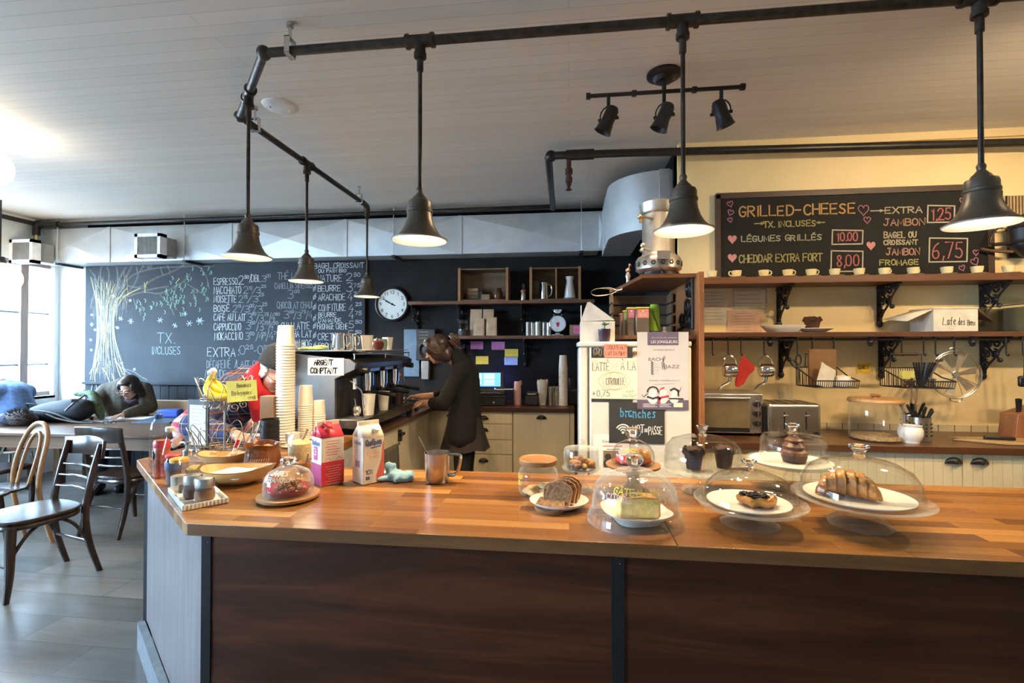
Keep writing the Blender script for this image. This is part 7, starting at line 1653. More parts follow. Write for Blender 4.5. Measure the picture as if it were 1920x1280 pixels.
# ---- tray with shakers, bottles at the corner
r = thing('ridged_tray', 'white ridged square tray at the bar corner', 'tray', (-1.385,1.665, Z0),-.70)
TW, TD = .150,.068
MB().span((-TW,-TD,.001),(TW,TD,.006)).build('base', porcelain, r, bevel=.002)
m = MB()
for s_ in (-1,1):
    m.span((-TW, s_*TD, .001),(TW, s_*(TD-.005),.019)); m.span((s_*TW, -TD, .001),(s_*(TW-.005), TD, .019))
    for i in range(30): q = -TW+.004+2*(TW-.004)*i/29; m.cyl((q, s_*TD, .002),(q, s_*TD, .018),.003, n=6)
    for i in range(12): q = -TD+.004+2*(TD-.004)*i/11; m.cyl((s_*TW, q, .002),(s_*TW, q, .018),.003, n=6)
m.build('ridged_rim', porcelain, r)
spice = M('cinnamon_powder', (.26,.12,.045),.9, var=.2); coco = M('cocoa_powder', (.10,.045,.025),.9, var=.2)
def shaker(u, v, label, fillm, fl):
    c, k = onbar(u, v); r = thing('shaker', label, 'shaker', (c.x, c.y, Z0+.0065),0, 'spice shakers on the ridged tray'); R_ = .033; h = .058
    pr = [(R_*.85,.001),(R_*1.0,.010),(R_*1.02,.025),(R_*.88,.045),(R_*.92,h)]
    MB().lathe([(0,.003)]+pr, n=40).build('glass_body', clear2, r)
    MB().lathe([(0,.005),(R_*.82,.005),(R_*.95,.014),(R_*.96,.025),(R_*.9,fl),(0,fl)], n=36).build('powder', fillm, r)
    MB().lathe([(R_*.94,h-.006),(R_*.97,h-.005),(R_*.97,h+.020),(R_*.9,h+.026),(R_*.3,h+.030),(0,h+.030)], n=40).build('steel_lid', steel, r)
    return r
shaker(362,936, 'cocoa shaker with steel lid, rear of the two on the ridged tray', coco, .034)
shaker(384,943, 'cinnamon shaker with steel lid, front of the two on the ridged tray', spice, .042)
def bottle(u, v, prof, label, name, cat, parts, g=clear, n=36):
    c, k = onbar(u, v); r = thing(name, label, cat, (c.x, c.y, Z0)); MB().lathe([(0,.003)]+prof, n=n).build('body', g, r)
    for nm, pr, m_ in parts: MB().lathe(pr, n=n).build(nm, m_, r)
    return r
bluecap = M('blue_cap', (.02,.07,.25),.4)
r = bottle(296,884,[(.026,.001),(.034,.008),(.034,.04),(.0345,.145),(.033,.155),(.034,.165),(.031,.18),(.033,.19),(.026,.215),(.014,.238),(.013,.252)], 'clear plastic bottle with a blue cap standing farthest along the bar edge', 'water_bottle', 'bottle', [('cap', [(.0155,.238),(.016,.240),(.016,.258),(.014,.260),(0,.260)], bluecap),('water', [(0,.005),(.031,.009),(.032,.03),(.032,.045),(0,.045)], plastic_clear)], plastic_clear)
r = thing('juice_can', 'tall vegetable juice can with a big number 8, in front of the blue-capped bottle', 'can', (*at(303,893, z=HC).xy, Z0))
MB().lathe([(0,.002),(.028,.001),(.031,.008),(.031,.150),(.027,.158),(.025,.156),(0,.155)], n=36).build('can', M('can_red_orange', (.42,.08,.03),.35, var=.9, vs=26), r)
MB().lathe([(.0312,.128),(.0316,.129),(.0316,.149),(.0312,.150)], n=36).build('red_band', redc, r)
c8 = MB(); arcwrite(c8, '8', lambda z: .0330, math.radians(212), math.radians(250),.078,.034,.005); c8.build('lettering', porcelain, r)
m = MB(); m.lathe([(0,.0),(.021,0),(.021,.0015),(0,.0015)], n=24, M=Matrix.Rotation(math.radians(231),4, 'Z') @ Matrix.Translation((.0312,0,.095)) @ Matrix.Rotation(PI/2,4, 'Y') @ Matrix.Diagonal((1,.7,1,1))); m.build('black_oval', ink, r)
r = bottle(318,898,[(.026,.001),(.031,.008),(.032,.095),(.028,.125),(.018,.16),(.014,.185),(.0145,.205),(.016,.207),(.016,.213)], 'clear glass juice bottle with a white lid, second along the bar edge', 'glass_bottle', 'bottle', [('cap', [(.0165,.203),(.0175,.205),(.0175,.220),(.015,.222),(0,.222)], M('cream_cap', (.68,.62,.5),.5))])
r = bottle(325,908,[(.024,.001),(.030,.006),(.030,.100),(.026,.108),(.026,.112)], 'slim jar with a red lid between white-capped glass bottle and pump bottle', 'glass_jar', 'jar', [('lid', [(.027,.110),(.029,.112),(.029,.120),(.025,.123),(0,.123)], M('red_lid', (.40,.02,.03),.4)),('contents', [(0,.006),(.026,.006),(.027,.06),(0,.062)], M('rust_contents', (.20,.06,.03),.6)),('blue_label', [(.0304,.062),(.0308,.063),(.0308,.095),(.0304,.096)], M('blue_jar_label', (.08,.11,.22),.5))])
r = bottle(336,915,[(.026,.001),(.032,.008),(.032,.085),(.028,.102),(.030,.106)], 'clear jar with an orange-rimmed lid beside the pump bottle', 'glass_jar', 'jar', [('lid', [(.031,.104),(.034,.106),(.034,.116),(.030,.120),(0,.120)], M('yellow_orange_lid', (.62,.32,.04),.45)),('contents', [(0,.006),(.028,.007),(.029,.05),(0,.052)], M('pale_contents', (.45,.38,.28),.7))])
r = bottle(351,923,[(.027,.001),(.030,.006),(.030,.110),(.026,.13),(.014,.142),(.013,.15)], 'clear pump bottle with a steel pump head behind the shakers', 'pump_bottle', 'bottle', [('syrup', [(0,.005),(.028,.006),(.028,.028),(0,.03)], M('dark_syrup', (.05,.018,.012),.2)),('pump_collar', [(.015,.142),(.017,.145),(.017,.162),(.010,.166),(.006,.170),(.006,.185),(.012,.187),(.012,.196),(0,.198)], steel)])
MB().tube([(0,0,.192),(-.03,.005,.192),(-.036,.006,.186)],.004,8).build('pump_spout', steel, r)
r = bottle(365,905,[(.030,.001),(.034,.008),(.034,.06),(.030,.072),(.030,.078)], 'short clear jar of yellow pasta shapes behind the pump bottle', 'glass_jar', 'jar', [('contents', [(0,.006),(.030,.008),(.032,.06),(.02,.07),(0,.072)], M('yellow_pasta', (.66,.44,.12),.7, var=.4, vs=60, bump=.8, bs=60))])
MB().tube([(.031,0,.07),(.05,0,.07),(.055,0,.05),(.045,0,.03),(.033,0,.03)],.004,8, sm=1).build('handle', clear2, r)
# ================================================================ espresso corner on the left leg of the bar
LZ = .92
tag(MB().span((-2.15, LEGY+.002, LZ-.04),(LX, BF-.002, LZ)).build('worktop', worktop, bevel=.003), 'dark walnut worktop under the espresso machine', 'worktop')
r = thing('side_cabinet', 'cream cabinet below the espresso worktop with a dish towel over its rail', 'cabinet', (0,0,0))
MB().span((-2.12, LEGY+.02,.08),(LX-.05,4.60, LZ-.042)).build('carcass', cream, r)
def beady(mb, y0, y1, z0, z1, x, t=.018, step=.05):
    n = max(1, round((y1-y0)/step)); mb.span((x, y0, z0),(x+t-.003, y1, z1))
    for i in range(n): mb.span((x, y0+(y1-y0)*i/n+.001, z0),(x+t, y0+(y1-y0)*(i+1)/n-.001, z1))
for a, b_ in ((LEGY+.03,3.72),(3.725,4.56)):
    m = MB(); beady(m, a, b_, .10, LZ-.046, LX-.049); m.build('door', cream, r)
m = MB(); m.box((LX-.02,3.72,.80),(.03,.03,.09)).box((LX-.01,3.75,.805),(.02,.09,.02)); m.build('latch', black_iron, r)
MB().cyl((LX-.01,3.05,.74),(LX-.01,3.68,.74),.008).cyl((LX-.03,3.06,.74),(LX-.01,3.06,.74),.006).cyl((LX-.03,3.67,.74),(LX-.01,3.67,.74),.006).build('towel_rail', steel, r)
m = MB(); m.grid(14,12, lambda s, t: (LX+.003+.010*math.sin(s*14)*t, 3.12+.50*s+.04*t*(s-.3),.755-.36*t)); m.grid(14,3, lambda s, t: (LX+.003-.03*t, 3.12+.5*s, .755-.01*t))
towel = planks('striped_grey_towel', [(.10,.09,.075),(.14,.125,.10),(.085,.075,.06)],.4,.02,.002,(.26,.23,.17),.95, axis='zyx', gmix=.3, bump=.1)
tag(m.build('dish_towel', towel, solid=.004), 'grey striped dish towel hanging over the rail beside the cream carton', 'towel')
# espresso machine
MY0, MY1 = 3.02,4.16
r = thing('espresso_machine', 'large steel espresso machine seen from its side with a handwritten cash sign', 'espresso machine', (0,0, LZ))
pf = [(-1.95,.05),(-1.95,.55),(-1.43,.502),(-1.388,.475),(-1.395,.435),(-1.53,.372),(-1.53,.11),(-1.53,.05)]
R90 = Matrix.Rotation(PI/2,4, 'X')
m = MB(); m.prism(pf, -(MY1-MY0-.05), Matrix.Translation((0, MY0+.025,0)) @ R90); m.build('body', M('machine_dark_front', (.045,.042,.040),.3,.5, var=.2), r, bevel=.004)
for y in (MY0, MY1-.025):
    m = MB(); m.prism(pf[:6]+[(-1.53,.11),(-1.53,.05)],-.025, Matrix.Translation((0, y, 0)) @ R90); m.build('end_panel', M('machine_steel', (.33,.30,.27),.34,1, var=.08, vs=6), r, bevel=.003)
MB().span((-1.94, MY0+.01,.555),(-1.42, MY1-.01,.56)).build('cup_tray', steel, r)
m = MB(); m.cyl((-1.41, MY0+.02,.535),(-1.41, MY1-.02,.535),.006); 
for y in (MY0+.03,(MY0+MY1)/2, MY1-.03): m.cyl((-1.41, y, .50),(-1.41, y, .535),.004)
m.build('cup_rail', steel, r)
MB().span((-1.94, MY0-.005,.045),(-1.33, MY1,.108)).build('drip_tray', M('drip_tray_steel', (.22,.20,.18),.25,.9), r, bevel=.006)
g = MB()
for i in range(30): y = MY0+.02+(MY1-MY0-.05)*i/29; g.span((-1.525, y, .1085),(-1.34, y+.012,.112))
g.build('drip_grate', steel, r)
for y in (MY0+.1, MY1-.1):
    for x in (-1.9,-1.38): MB().cyl((x, y, .001),(x, y, .046),.022,.028).build('foot', blk_plastic, r)
for y in (MY0+.09, MY1-.12): MB().cyl((-1.40, y, .43),(-1.34, y, .425),.022).build('steam_knob', blk_plastic, r)
for y in (MY0+.35, MY0+.62, MY0+.89):
    gh = MB().cyl((-1.46, y, .40),(-1.46, y, .30),.045, n=28).cyl((-1.46, y, .30),(-1.46, y, .27),.038, n=28).build('group_head', chrome, r)
    MB().cyl((-1.46, y, .268),(-1.46, y, .245),.037, n=24).cyl((-1.43, y, .26),(-1.36, y, .25),.010).cyl((-1.36, y, .25),(-1.24, y, .235),.014,.016, n=14).build('portafilter', blk_plastic, gh)
    MB().box((-1.405, y, .435),(.012,.16,.05)).build('button_plate', steel, r)
MB().tube([(-1.46, MY0+.07,.36),(-1.42, MY0+.06,.33),(-1.36, MY0+.05,.28),(-1.345, MY0+.05,.16),(-1.345, MY0+.05,.125)],.006,8, sm=1).build('steam_wand', chrome, r)
MB().cyl((-1.43, MY0+.075,.37),(-1.42, MY0+.06,.30),.012).build('wand_grip', M('wand_rubber', (.4,.38,.34),.5), r)
a = at(577,703, y=MY0-.004); b_ = at(645,671, y=MY0-.004)
q = thing('paper_sign', 'white handwritten sign reading argent comptant on the espresso machine', 'sign', ((a.x+b_.x)/2, MY0-.003,(a.z+b_.z)/2)); wd, h = b_.x-a.x, b_.z-a.z
MB().box((0,0,0),(wd, .002, h)).build('paper', paper, q)
s = MB(); write(s, 'ARGENT', -wd*.32, h*.10, wd*.50, h*.28,.009,-.0016); write(s, 'COMPTANT', -wd*.42,-h*.38, wd*.72, h*.30,.009,-.0016); s.build('handwriting', ink, q)
# cups and pots on and in the machine
MZ = LZ+.561
def pcup(x, y, z, r_, h, label, group='white paper cups around the espresso machine'):
    o = thing('paper_cup', label, 'cup', (x, y, z),0, group)
    MB().lathe([(0,.004),(r_*.70,.004),(r_*.72,.001),(r_*.75,.003),(r_,h-.004),(r_*1.06,h-.003),(r_*1.06,h),(r_*.97,h),(r_*.72,.010),(0,.008)], n=32).build('cup', cupcard, o); return o
def onp(u, v, z): c = at(u, v, z=z); return c
for u, y, r_, h, lb in ((688,3.30,.043,.105, 'paper cup on top of the espresso machine right of the steel jugs'),(727,3.75,.042,.10, 'paper cup on top of the espresso machine at its far end')):
    c = at(u, 660, y=y); pcup(c.x, y, MZ, r_, h, lb)
TZ = LZ+.1125
for u, y, r_, h, lb in ((691,3.20,.046,.145, 'large paper cup on the drip tray beside the steam wand'),(719,3.46,.043,.14, 'large paper cup on the drip tray under the middle spout')):
    c = at(u, 770, y=y); pcup(c.x, y, TZ, r_, h, lb)
MB_ = MB()
o = thing('dark_mug', 'dark mug on the drip tray at the far spout', 'mug', (at(746,745, y=3.85).x, 3.85, TZ)); MB().lathe([(0,.001),(.038,.001),(.044,.02),(.046,.11),(.043,.11),(.04,.02),(0,.012)], n=28).build('body', M('plum_glaze', (.03,.015,.02),.3), o); MB().tube([(.045,0,.09),(.07,0,.085),(.07,0,.04),(.044,0,.03)],.005,8, sm=2).build('handle', M('plum_glaze2', (.03,.015,.02),.3), o)
for u, y, k_, lb in ((637,3.14,1.0, 'steel milk jug on the espresso machine, nearest the sign'),(655,3.24,.92, 'steel milk jug on the espresso machine, next to the white cup')):
    c = at(u, 660, y=y); o = thing('steel_jug', lb, 'jug', (c.x, y, MZ),0, 'steel jugs on the espresso machine')
    MB().lathe([(0,.001),(.050*k_,.001),(.052*k_,.01),(.046*k_,.10),(.050*k_,.115),(.047*k_,.115),(.044*k_,.10),(.048*k_,.01),(0,.008)], n=32).build('body', chrome, o)
    MB().tube([(.047*k_,-.0,.10),(.08*k_,-.01,.10),(.082*k_,-.01,.05),(.05*k_,0,.02)],.006,8, sm=1).build('handle', chrome, o)
c = at(707,660, y=3.5); o = thing('brown_teapot', 'round red-brown teapot on top of the espresso machine', 'teapot', (c.x, 3.5, MZ)); MB().lathe([(0,.001),(.035,.001),(.052,.03),(.048,.06),(.03,.072),(0,.078)], n=28).build('body', M('red_brown_glaze', (.13,.03,.02),.2), o); MB().ball((0,0,.083),.009,10,8).build('lid_knob', gl, o)
c = at(713,650, y=3.62); tag(MB().lathe([(0,.001),(.05,.001),(.055,.06),(.05,.085),(.046,.083),(.05,.06),(0,.01)], n=28).build('green_bowl', M('celadon', (.22,.30,.24),.25), loc=(c.x, 3.62, MZ)), 'grey-green bowl behind the red-brown teapot on the machine', 'bowl')
c = at(600,655, y=3.12); m = MB(); m.ball((0,0,.010),(.10,.05,.014),16,8).ball((.06,.01,.018),(.055,.03,.018),12,8); tag(m.build('green_cloth', M('green_print_cloth', (.26,.33,.12),.9, var=.5, vs=25), loc=(-1.75,3.12, MZ)), 'flattened green cloth on top of the espresso machine', 'cloth')
c = at(559,655, y=3.05); o = thing('glass_jug', 'small glass jug behind the tall cup stack on the machine', 'jug', (c.x, 3.06, MZ)); MB().lathe([(0,.003),(.034,.001),(.036,.02),(.040,.06),(.038,.06),(.033,.02),(0,.008)], n=28).build('body', clear2, o)
c = at(668,790, y=3.06); o = thing('small_pot', 'little round steel frothing pot on the drip tray', 'pot', (at(668,780, y=3.16).x, 3.16, TZ)); MB().lathe([(0,.001),(.022,.001),(.033,.02),(.033,.045),(.025,.06),(.027,.066),(.023,.066),(0,.02)], n=28).build('body', chrome, o); MB().cyl((0,0,.03),(-.012,0,.115),.004).build('stirrer', chrome, o)
# sink bits on the dark worktop
MB_ = tag(MB().span((-.22,-.30,.0005),(.16,.25,.006)).build('rubber_mat', blk_plastic, loc=(LX-.25,4.38, LZ), bevel=.002), 'black rubber mat on the worktop beyond the espresso machine', 'mat')
c = at(745,787, z=LZ); o = tag(MB().lathe([(0,.001),(.05,.001),(.05,.02),(.047,.02),(.046,.004),(0,.004)], n=28).build('knock_out_dish', blk_plastic, loc=(-1.42,4.28, LZ+.0065)), 'black round dish on the rubber mat', 'dish')
# ---------------- stacks of cups at the left of the machine
def legpt(u, y): c = at(u, 800, y=y); return (c.x, y, Z0)
def stack_at(u, y, vtop, r_, hc, label, pitch):
    p = legpt(u, y); k = kk(p); top = at(u, vtop, y=y).z-Z0; n = max(2, int((top-hc)/pitch)+1); pt = (top-hc)/(n-1)
    r = thing('cup_stack', label, 'stack of cups', p, 0, 'stacks of paper cups'); cupstack(r, r_, 0, hc, n, pt); return p
stack_at(535,2.70,610,.054,.125, 'tallest stack of upturned paper cups in front of the man in the beanie', .0165)
stack_at(573,2.80,722,.045,.125, 'medium stack of upturned paper cups beside the espresso machine', .0135)
stack_at(598,2.84,750,.040,.100, 'shortest stack of upturned paper cups, nearest the opened carton', .0125)
p = legpt(506,2.52); o = thing('black_canister', 'black ribbed canister in front of the tallest cup stack', 'canister', p); k = kk(p)
pr = [(0,.001),(.048,.001)]
hh = at(506,785, y=2.52).z-Z0
for i in range(5): z = .004+(hh-.008)*i/5; pr += [(.050,z),(.050,z+hh*.16),(.0475,z+hh*.17),(.0475,z+hh*.19)]
MB().lathe(pr+[(.050,hh),(.046,hh),(.045,.02),(0,.02)], n=36).build('body', blk_plastic, o)
p = legpt(505,2.66); hh = at(505,742, y=2.66).z-Z0; tag(MB().span((-.042,-.02,.001),(.042,.05,hh)).build('kraft_box', M('kraft_card', (.24,.15,.085),.8), loc=(p[0]-.005,2.66, Z0), bevel=.002), 'plain brown kraft box standing behind the black canister', 'box')
c, k = onbar(549,838); o = thing('white_cup', 'white espresso cup at the foot of the tallest cup stack', 'cup', (c.x, c.y, Z0+.0105)); MB().lathe([(0,.001),(.026,.001),(.036,.02),(.040,.07),(.038,.07),(.034,.022),(0,.012)], n=32).build('bowl', porcelain, o)
tag(MB().lathe([(0,.001),(.04,.001),(.062,.010),(.064,.012),(.06,.012),(.038,.006),(0,.006)], n=36).build('saucer', porcelain, loc=(c.x, c.y, Z0)), 'white saucer under the espresso cup by the tallest stack', 'saucer')
c, k = onbar(564,860); R_ = 23*k; o = thing('sugar_jar', 'open glass jar of pale sugar behind the granola dome', 'jar', (c.x, c.y, Z0)); h = 52*k
MB().lathe([(0,.003),(R_*.95,.001),(R_,.01),(R_,h*.75),(R_*.8,h*.9),(R_*.83,h),(R_*.80,h),(R_*.77,h*.9),(R_*.96,h*.74)], n=40).build('glass_body', clear2, o)
MB().lathe([(0,.005),(R_*.93,.005),(R_*.95,.012),(R_*.95,h*.58),(R_*.5,h*.68),(0,h*.7)], n=36).build('sugar', M('blond_sugar', (.62,.44,.22),.9, var=.2, vs=80, bump=.3, bs=120), o)
MB().tube([(0,0,h*.6),(.03,-.01,h*.9),(.045,-.015,h*1.12)],[.006,.005,.007],8).build('wooden_scoop', wood_lt, o)
c, k = onbar(572,884); o = thing('wooden_cup', 'small turned wooden cup with a scoop beside the opened carton', 'cup', (c.x, c.y, Z0)); MB().lathe([(0,.001),(.022,.001),(.034,.02),(.038,.045),(.035,.045),(.028,.02),(0,.012)], n=32).build('bowl', wood_md, o); MB().tube([(0,0,.02),(.015,-.005,.07),(.018,-.006,.085)],.005,8).build('scoop', wood_md, o)
# ---------------- menu stand
c = at(368,830, y=2.42); o = thing('menu_stand', 'small black menu stand with a cream printed sheet left of the bananas', 'menu stand', (c.x, 2.42, Z0),-.22); k = kk(c); hh = at(368,750, y=2.42).z-Z0; ww = 53*k
m = MB(); m.box((0,.012, hh/2+.002),(ww, .008, hh)); m.box((0,.02,.012),(ww*.8,.08,.022)); m.build('board', M('menu_black', (.03,.025,.02),.6), o, bevel=.002)
MB().box((.002,.006, hh*.5),(ww*.78,.003, hh*.80)).build('sheet', cream_paper, o)
s = MB(); rr = random.Random(8)
for q in range(9): s.stroke([(-ww*.30+rr.uniform(0,.01), hh*(.82-.075*q)),(ww*rr.uniform(.1,.32), hh*(.82-.075*q))],.002)
s.build('print', M('menu_print', (.38,.31,.22),.8), o, loc=(0,.0038,0))
# ---------------- two tier wire basket with bananas
yb = 2.36; c = at(421,850, y=yb); o = thing('wire_fruit_stand', 'two-tier grey wire fruit stand with scrollwork in front of the plaid shirt', 'fruit stand', (c.x, yb, Z0)); k = kk(c)
wire = M('grey_wire', (.30,.28,.25),.35,.8, var=.1)
zof = lambda v: at(421, v, y=yb).z-Z0
def basket_wire(zr, zbm, Rr, Rb, n, name):
    m = MB()
    for rr_, z, t in ((Rb, zbm, .003),(Rb*1.02, zbm+.012,.0022)): m.tube([(rr_*math.cos(2*PI*i/40), rr_*math.sin(2*PI*i/40), z) for i in range(40)], t, 6, closed=True)
    for i in range(n):
        a0 = 2*PI*i/n; a1 = a0+2*PI*1.7/n; pts = []
        for j in range(13):
            t = j/12; a_ = a0+(a1-a0)*t; q = math.sin(PI*t); pts.append(((Rb+(Rr-Rb)*q)*math.cos(a_),(Rb+(Rr-Rb)*q)*math.sin(a_), zbm+(zr-zbm)*q))
        m.tube(pts, .0022,5)
    for i in range(6): a_ = PI*i/6; m.cyl((-Rb*math.cos(a_),-Rb*math.sin(a_), zbm),(Rb*math.cos(a_), Rb*math.sin(a_), zbm),.002, n=5)
    return m.build(name, wire, o)
basket_wire(zof(796),.03,60*k, 44*k, 13, 'lower_basket'); zt1 = zof(748); basket_wire(zof(706), zt1,48*k, 38*k, 11, 'upper_basket')
m = MB().cyl((0,0,.03),(0,0,zt1),.005); m.build('pole', wire, o)
m = MB()
for i in range(4):
    a_ = PI/2*i+.4; T = Matrix.Rotation(a_, 4, 'Z'); sp = spiral(.045, zt1-.045,.03, PI/2,1.6)
    m.tube([T @ Vector((p[1],0, p[2])) for p in sp],.0025,6); sp = spiral(.09, zt1-.03,.022, PI/2,1.4); m.tube([T @ Vector((p[1],0, p[2])) for p in sp],.0025,6)
m.build('scrolls', wire, o)
m = MB()
for i in range(4): a_ = PI/2*i+.7; m.tube([(44*k*math.cos(a_),44*k*math.sin(a_),.03),(50*k*math.cos(a_),50*k*math.sin(a_),.012),(47*k*math.cos(a_),47*k*math.sin(a_),.003)],.003,6)
m.build('foot', wire, o)
ban = M('banana_yellow', (.72,.47,.02),.45, var=.1, vs=10)
bt = M('banana_tip_green', (.35,.40,.06),.5)
sx_, sz_ = at(398,690, y=yb).x-c.x, at(398,702, y=yb).z-Z0
for i, (dy, dz, dxx, lb) in enumerate(((-.045,-.012,0, 'front banana of the bunch in the upper wire basket'),(.0,.006,.03, 'middle banana of the bunch in the upper wire basket'),(.045,.012,.05, 'rear banana of the bunch in the upper wire basket'))):
    g = thing('banana', lb, 'banana', (c.x, yb, Z0),0, 'bananas in the wire stand')
    zb = zt1+.024+dz
    pts = [(sx_+.004, dy*.2, sz_+.0),(sx_-.008, dy*.5, sz_-.035),(sx_+.0, dy, zb+.035),(sx_+.05, dy, zb+.002),(sx_+.11+dxx, dy, zb+.0),(sx_+.155+dxx, dy*.8, zb+.022),(sx_+.17+dxx, dy*.7, zb+.038)]
    MB().tube(pts, [.007,.010,.019,.022,.020,.013,.005],10, sm=2).build('skin', ban, g); MB().tube([(sx_+.004, dy*.2, sz_-.003),(sx_-.004, dy*.4, sz_-.028)],[.0085,.011],8).build('stem', bt, g)
m = MB(); m.ball((.006,0,.012),.018,12,8).ball((-.012,0,.006),.014,12,8).tube([(0,0,.01),(.004,0,-.03)],[.012,.007],8); tag(m.build('plastic_wrap', M('white_film', (.75,.72,.65),.4), loc=(c.x+sx_, yb, Z0+sz_+.006)), 'white plastic wrap twisted around the banana stems', 'wrap')
a = at(425,752, y=yb-.125); b_ = at(482,714, y=yb-.125); wd, h = b_.x-a.x, b_.z-a.z
o = thing('banana_sign', 'yellow handwritten card for organic bananas clipped to the wire basket', 'sign', ((a.x+b_.x)/2, yb-.125,(a.z+b_.z)/2)); o.rotation_euler = (0,-.08,0)
MB().box((0,0,0),(wd,.002,h)).build('card', M('yellow_card', (.80,.58,.05),.7), o)
s = MB(); bpn = M('brown_pen', (.30,.16,.02),.8); write(s, 'Bananes', -wd*.15, h*.18, wd*.48, h*.20,.003,-.0016); write(s, 'Biologiques', -wd*.33,-h*.18, wd*.66, h*.20,.003,-.0016); write(s, '1.99$', wd*.18,-h*.42, wd*.26, h*.13,.0025,-.0016); s.build('handwriting', bpn, o)
# ================================================================ tables, chairs and things on the left
TZ_ = .75
r = thing('wooden_table', 'long oak table with a thick edge by the window', 'table', (-4.9,4.42,0))
def tp(u, v): return at(u, v, z=TZ_)
TX1 = -3.45-(-4.9)
MB().span((-.80,-.70,TZ_-.032),(TX1,.42,TZ_)).build('table_top', table_wood, r, bevel=.006)
MB().span((-.73,-.64,TZ_-.145),(TX1-.07,-.615,TZ_-.033)).span((-.73,.33,TZ_-.145),(TX1-.07,.355,TZ_-.033)).span((TX1-.095,-.64,TZ_-.145),(TX1-.07,.355,TZ_-.033)).build('apron', table_edge, r)
for x in (-.70, TX1-.12):
    for y in (-.60,.31): MB().box((x, y, (TZ_-.034)/2),(.075,.075,TZ_-.036)).build('leg', table_edge, r, bevel=.004)
# chairs -----------------------------------------------------------
def bent(m, pts, r_, n=8, sm=2, flat=1.0): m.tube(pts, r_, n, sm=sm, flat=flat)
def slat_chair(label, loc, rz, first=[None]):
    """black cafe chair: curved head rail, three cross rods, round-fronted seat; faces -y, origin under the seat centre"""
    if first[0] is not None: return dup(first[0], loc, rz, label)
    r = thing('cafe_chair', label, 'chair', loc, rz, 'black slat-back cafe chairs'); first[0] = r
    s = MB(); s.lathe([(0,.438),(.17,.436),(.20,.445),(.205,.458),(.198,.466),(.16,.462),(0,.458)], n=44, fn=lambda a, q, z: (q*((abs(math.cos(a))**3+abs(math.sin(a))**3)**(-1/3) if q else 1), z), sy=1.03); s.build('seat', ebony, r)
    s = MB(); s.tube([(.185*math.cos(a)*(abs(math.cos(a))**3+abs(math.sin(a))**3)**(-1/3),.19*math.sin(a)*(abs(math.cos(a))**3+abs(math.sin(a))**3)**(-1/3),.425) for a in [2*PI*i/36 for i in range(36)]],.019,8, closed=True); s.build('seat_frame', ebony, r)
    for sx in (-1,1):
        m = MB(); bent(m, [(sx*.165,-.165,.43),(sx*.175,-.172,.30),(sx*.180,-.175,.15),(sx*.172,-.185,.0)],[.026,.025,.021,.014],10); m.build('leg', ebony, r)
        m = MB(); bent(m, [(sx*.175,.27,.0),(sx*.172,.205,.22),(sx*.168,.185,.43),(sx*.170,.215,.62),(sx*.172,.27,.85)],[.016,.020,.021,.020,.017],10); m.build('leg', ebony, r)
        m = MB(); bent(m, [(sx*.172,.205,.22),(sx*.170,.14,.36),(sx*.160,.06,.42)],.010,8); m.build('brace', ebony, r)
        m = MB(); bent(m, [(sx*.176,-.172,.25),(sx*.168,-.10,.37),(sx*.155,-.02,.42)],.010,8); m.build('brace', ebony, r)
    m = MB()
    m.grid(19,2, lambda s_, t: (-.21+.42*s_, .262+.045*math.sin(PI*s_)+.012*t, .755+.115*t+.012*math.sin(PI*s_)*t)); m.build('head_rail', ebony, r, solid=.020, bevel=.005)
    for z, y in ((.555,.198),(.625,.214),(.695,.235)):
        m = MB(); bent(m, [(-.165,y,z),(0,y+.03,z),(.165,y,z)],.0085,8); m.build('cross_rod', ebony, r)
    m = MB(); bent(m, [(-.175,-.175,.20),(.175,-.175,.20)],.009); m.build('stretcher', ebony, r); m = MB(); bent(m, [(-.172,.205,.22),(.172,.205,.22)],.009); m.build('stretcher', ebony, r)
    return r
# measured feet: front chair faces the camera and a little left
slat_chair('black cafe chair in front facing the camera, with blue light on its seat', (-3.395,2.70,0), math.radians(-15)).scale = (1.07,1.03,1.0)
slat_chair('dark cafe chair pushed up to the oak table, seen from behind', (-3.66,3.68,0), math.radians(176))
r = thing('low_stool', 'dark square stool half under the oak table behind the bentwood hoop', 'stool', (-4.98,3.62,0),-.1)
MB().span((-.25,-.19,.43),(.25,.19,.465)).build('seat', ebony, r, bevel=.012)
for sx in (-1,1):
    for sy in (-1,1): MB().tube([(sx*.22, sy*.16,.43),(sx*.235, sy*.17,.25),(sx*.225, sy*.165,0)],[.02,.022,.016],8, sm=1).build('leg', ebony, r)
    MB().cyl((-.23, sx*.165,.24),(.23, sx*.165,.24),.010).build('stretcher', ebony, r)
# bentwood
r = thing('bentwood_chair', 'light brown bentwood chair with a double hoop back at the left edge', 'chair', (-4.20,3.08,0))
r.rotation_euler = (0,0, math.radians(-14))
bw_ = bent_wood; hy = .17
s = MB(); s.lathe([(0,.44),(.17,.44),(.195,.447),(.197,.46),(.18,.466),(0,.46)], n=44).build('seat', ebony, r)
m = MB(); bent(m, [(-.185,.27,0),(-.18,.22,.2),(-.17,.18,.44),(-.175,.20,.62),(-.155,.25,.80),(-.07,.275,.905),(.07,.275,.905),(.155,.25,.80),(.175,.20,.62),(.17,.18,.44),(.18,.22,.2),(.185,.27,0)],.0165,10); m.build('hoop_back', bw_, r)
m = MB(); bent(m, [(-.075,.17,.46),(-.085,.205,.62),(-.075,.24,.76),(-.03,.262,.835),(.03,.262,.835),(.075,.24,.76),(.085,.205,.62),(.075,.17,.46)],.012,10); m.build('inner_hoop', bw_, r)
for sx in (-1,1):
    m = MB(); bent(m, [(sx*.15,-.12,.44),(sx*.165,-.15,.22),(sx*.18,-.19,0)],[.020,.018,.014],10); m.build('leg', bw_, r)
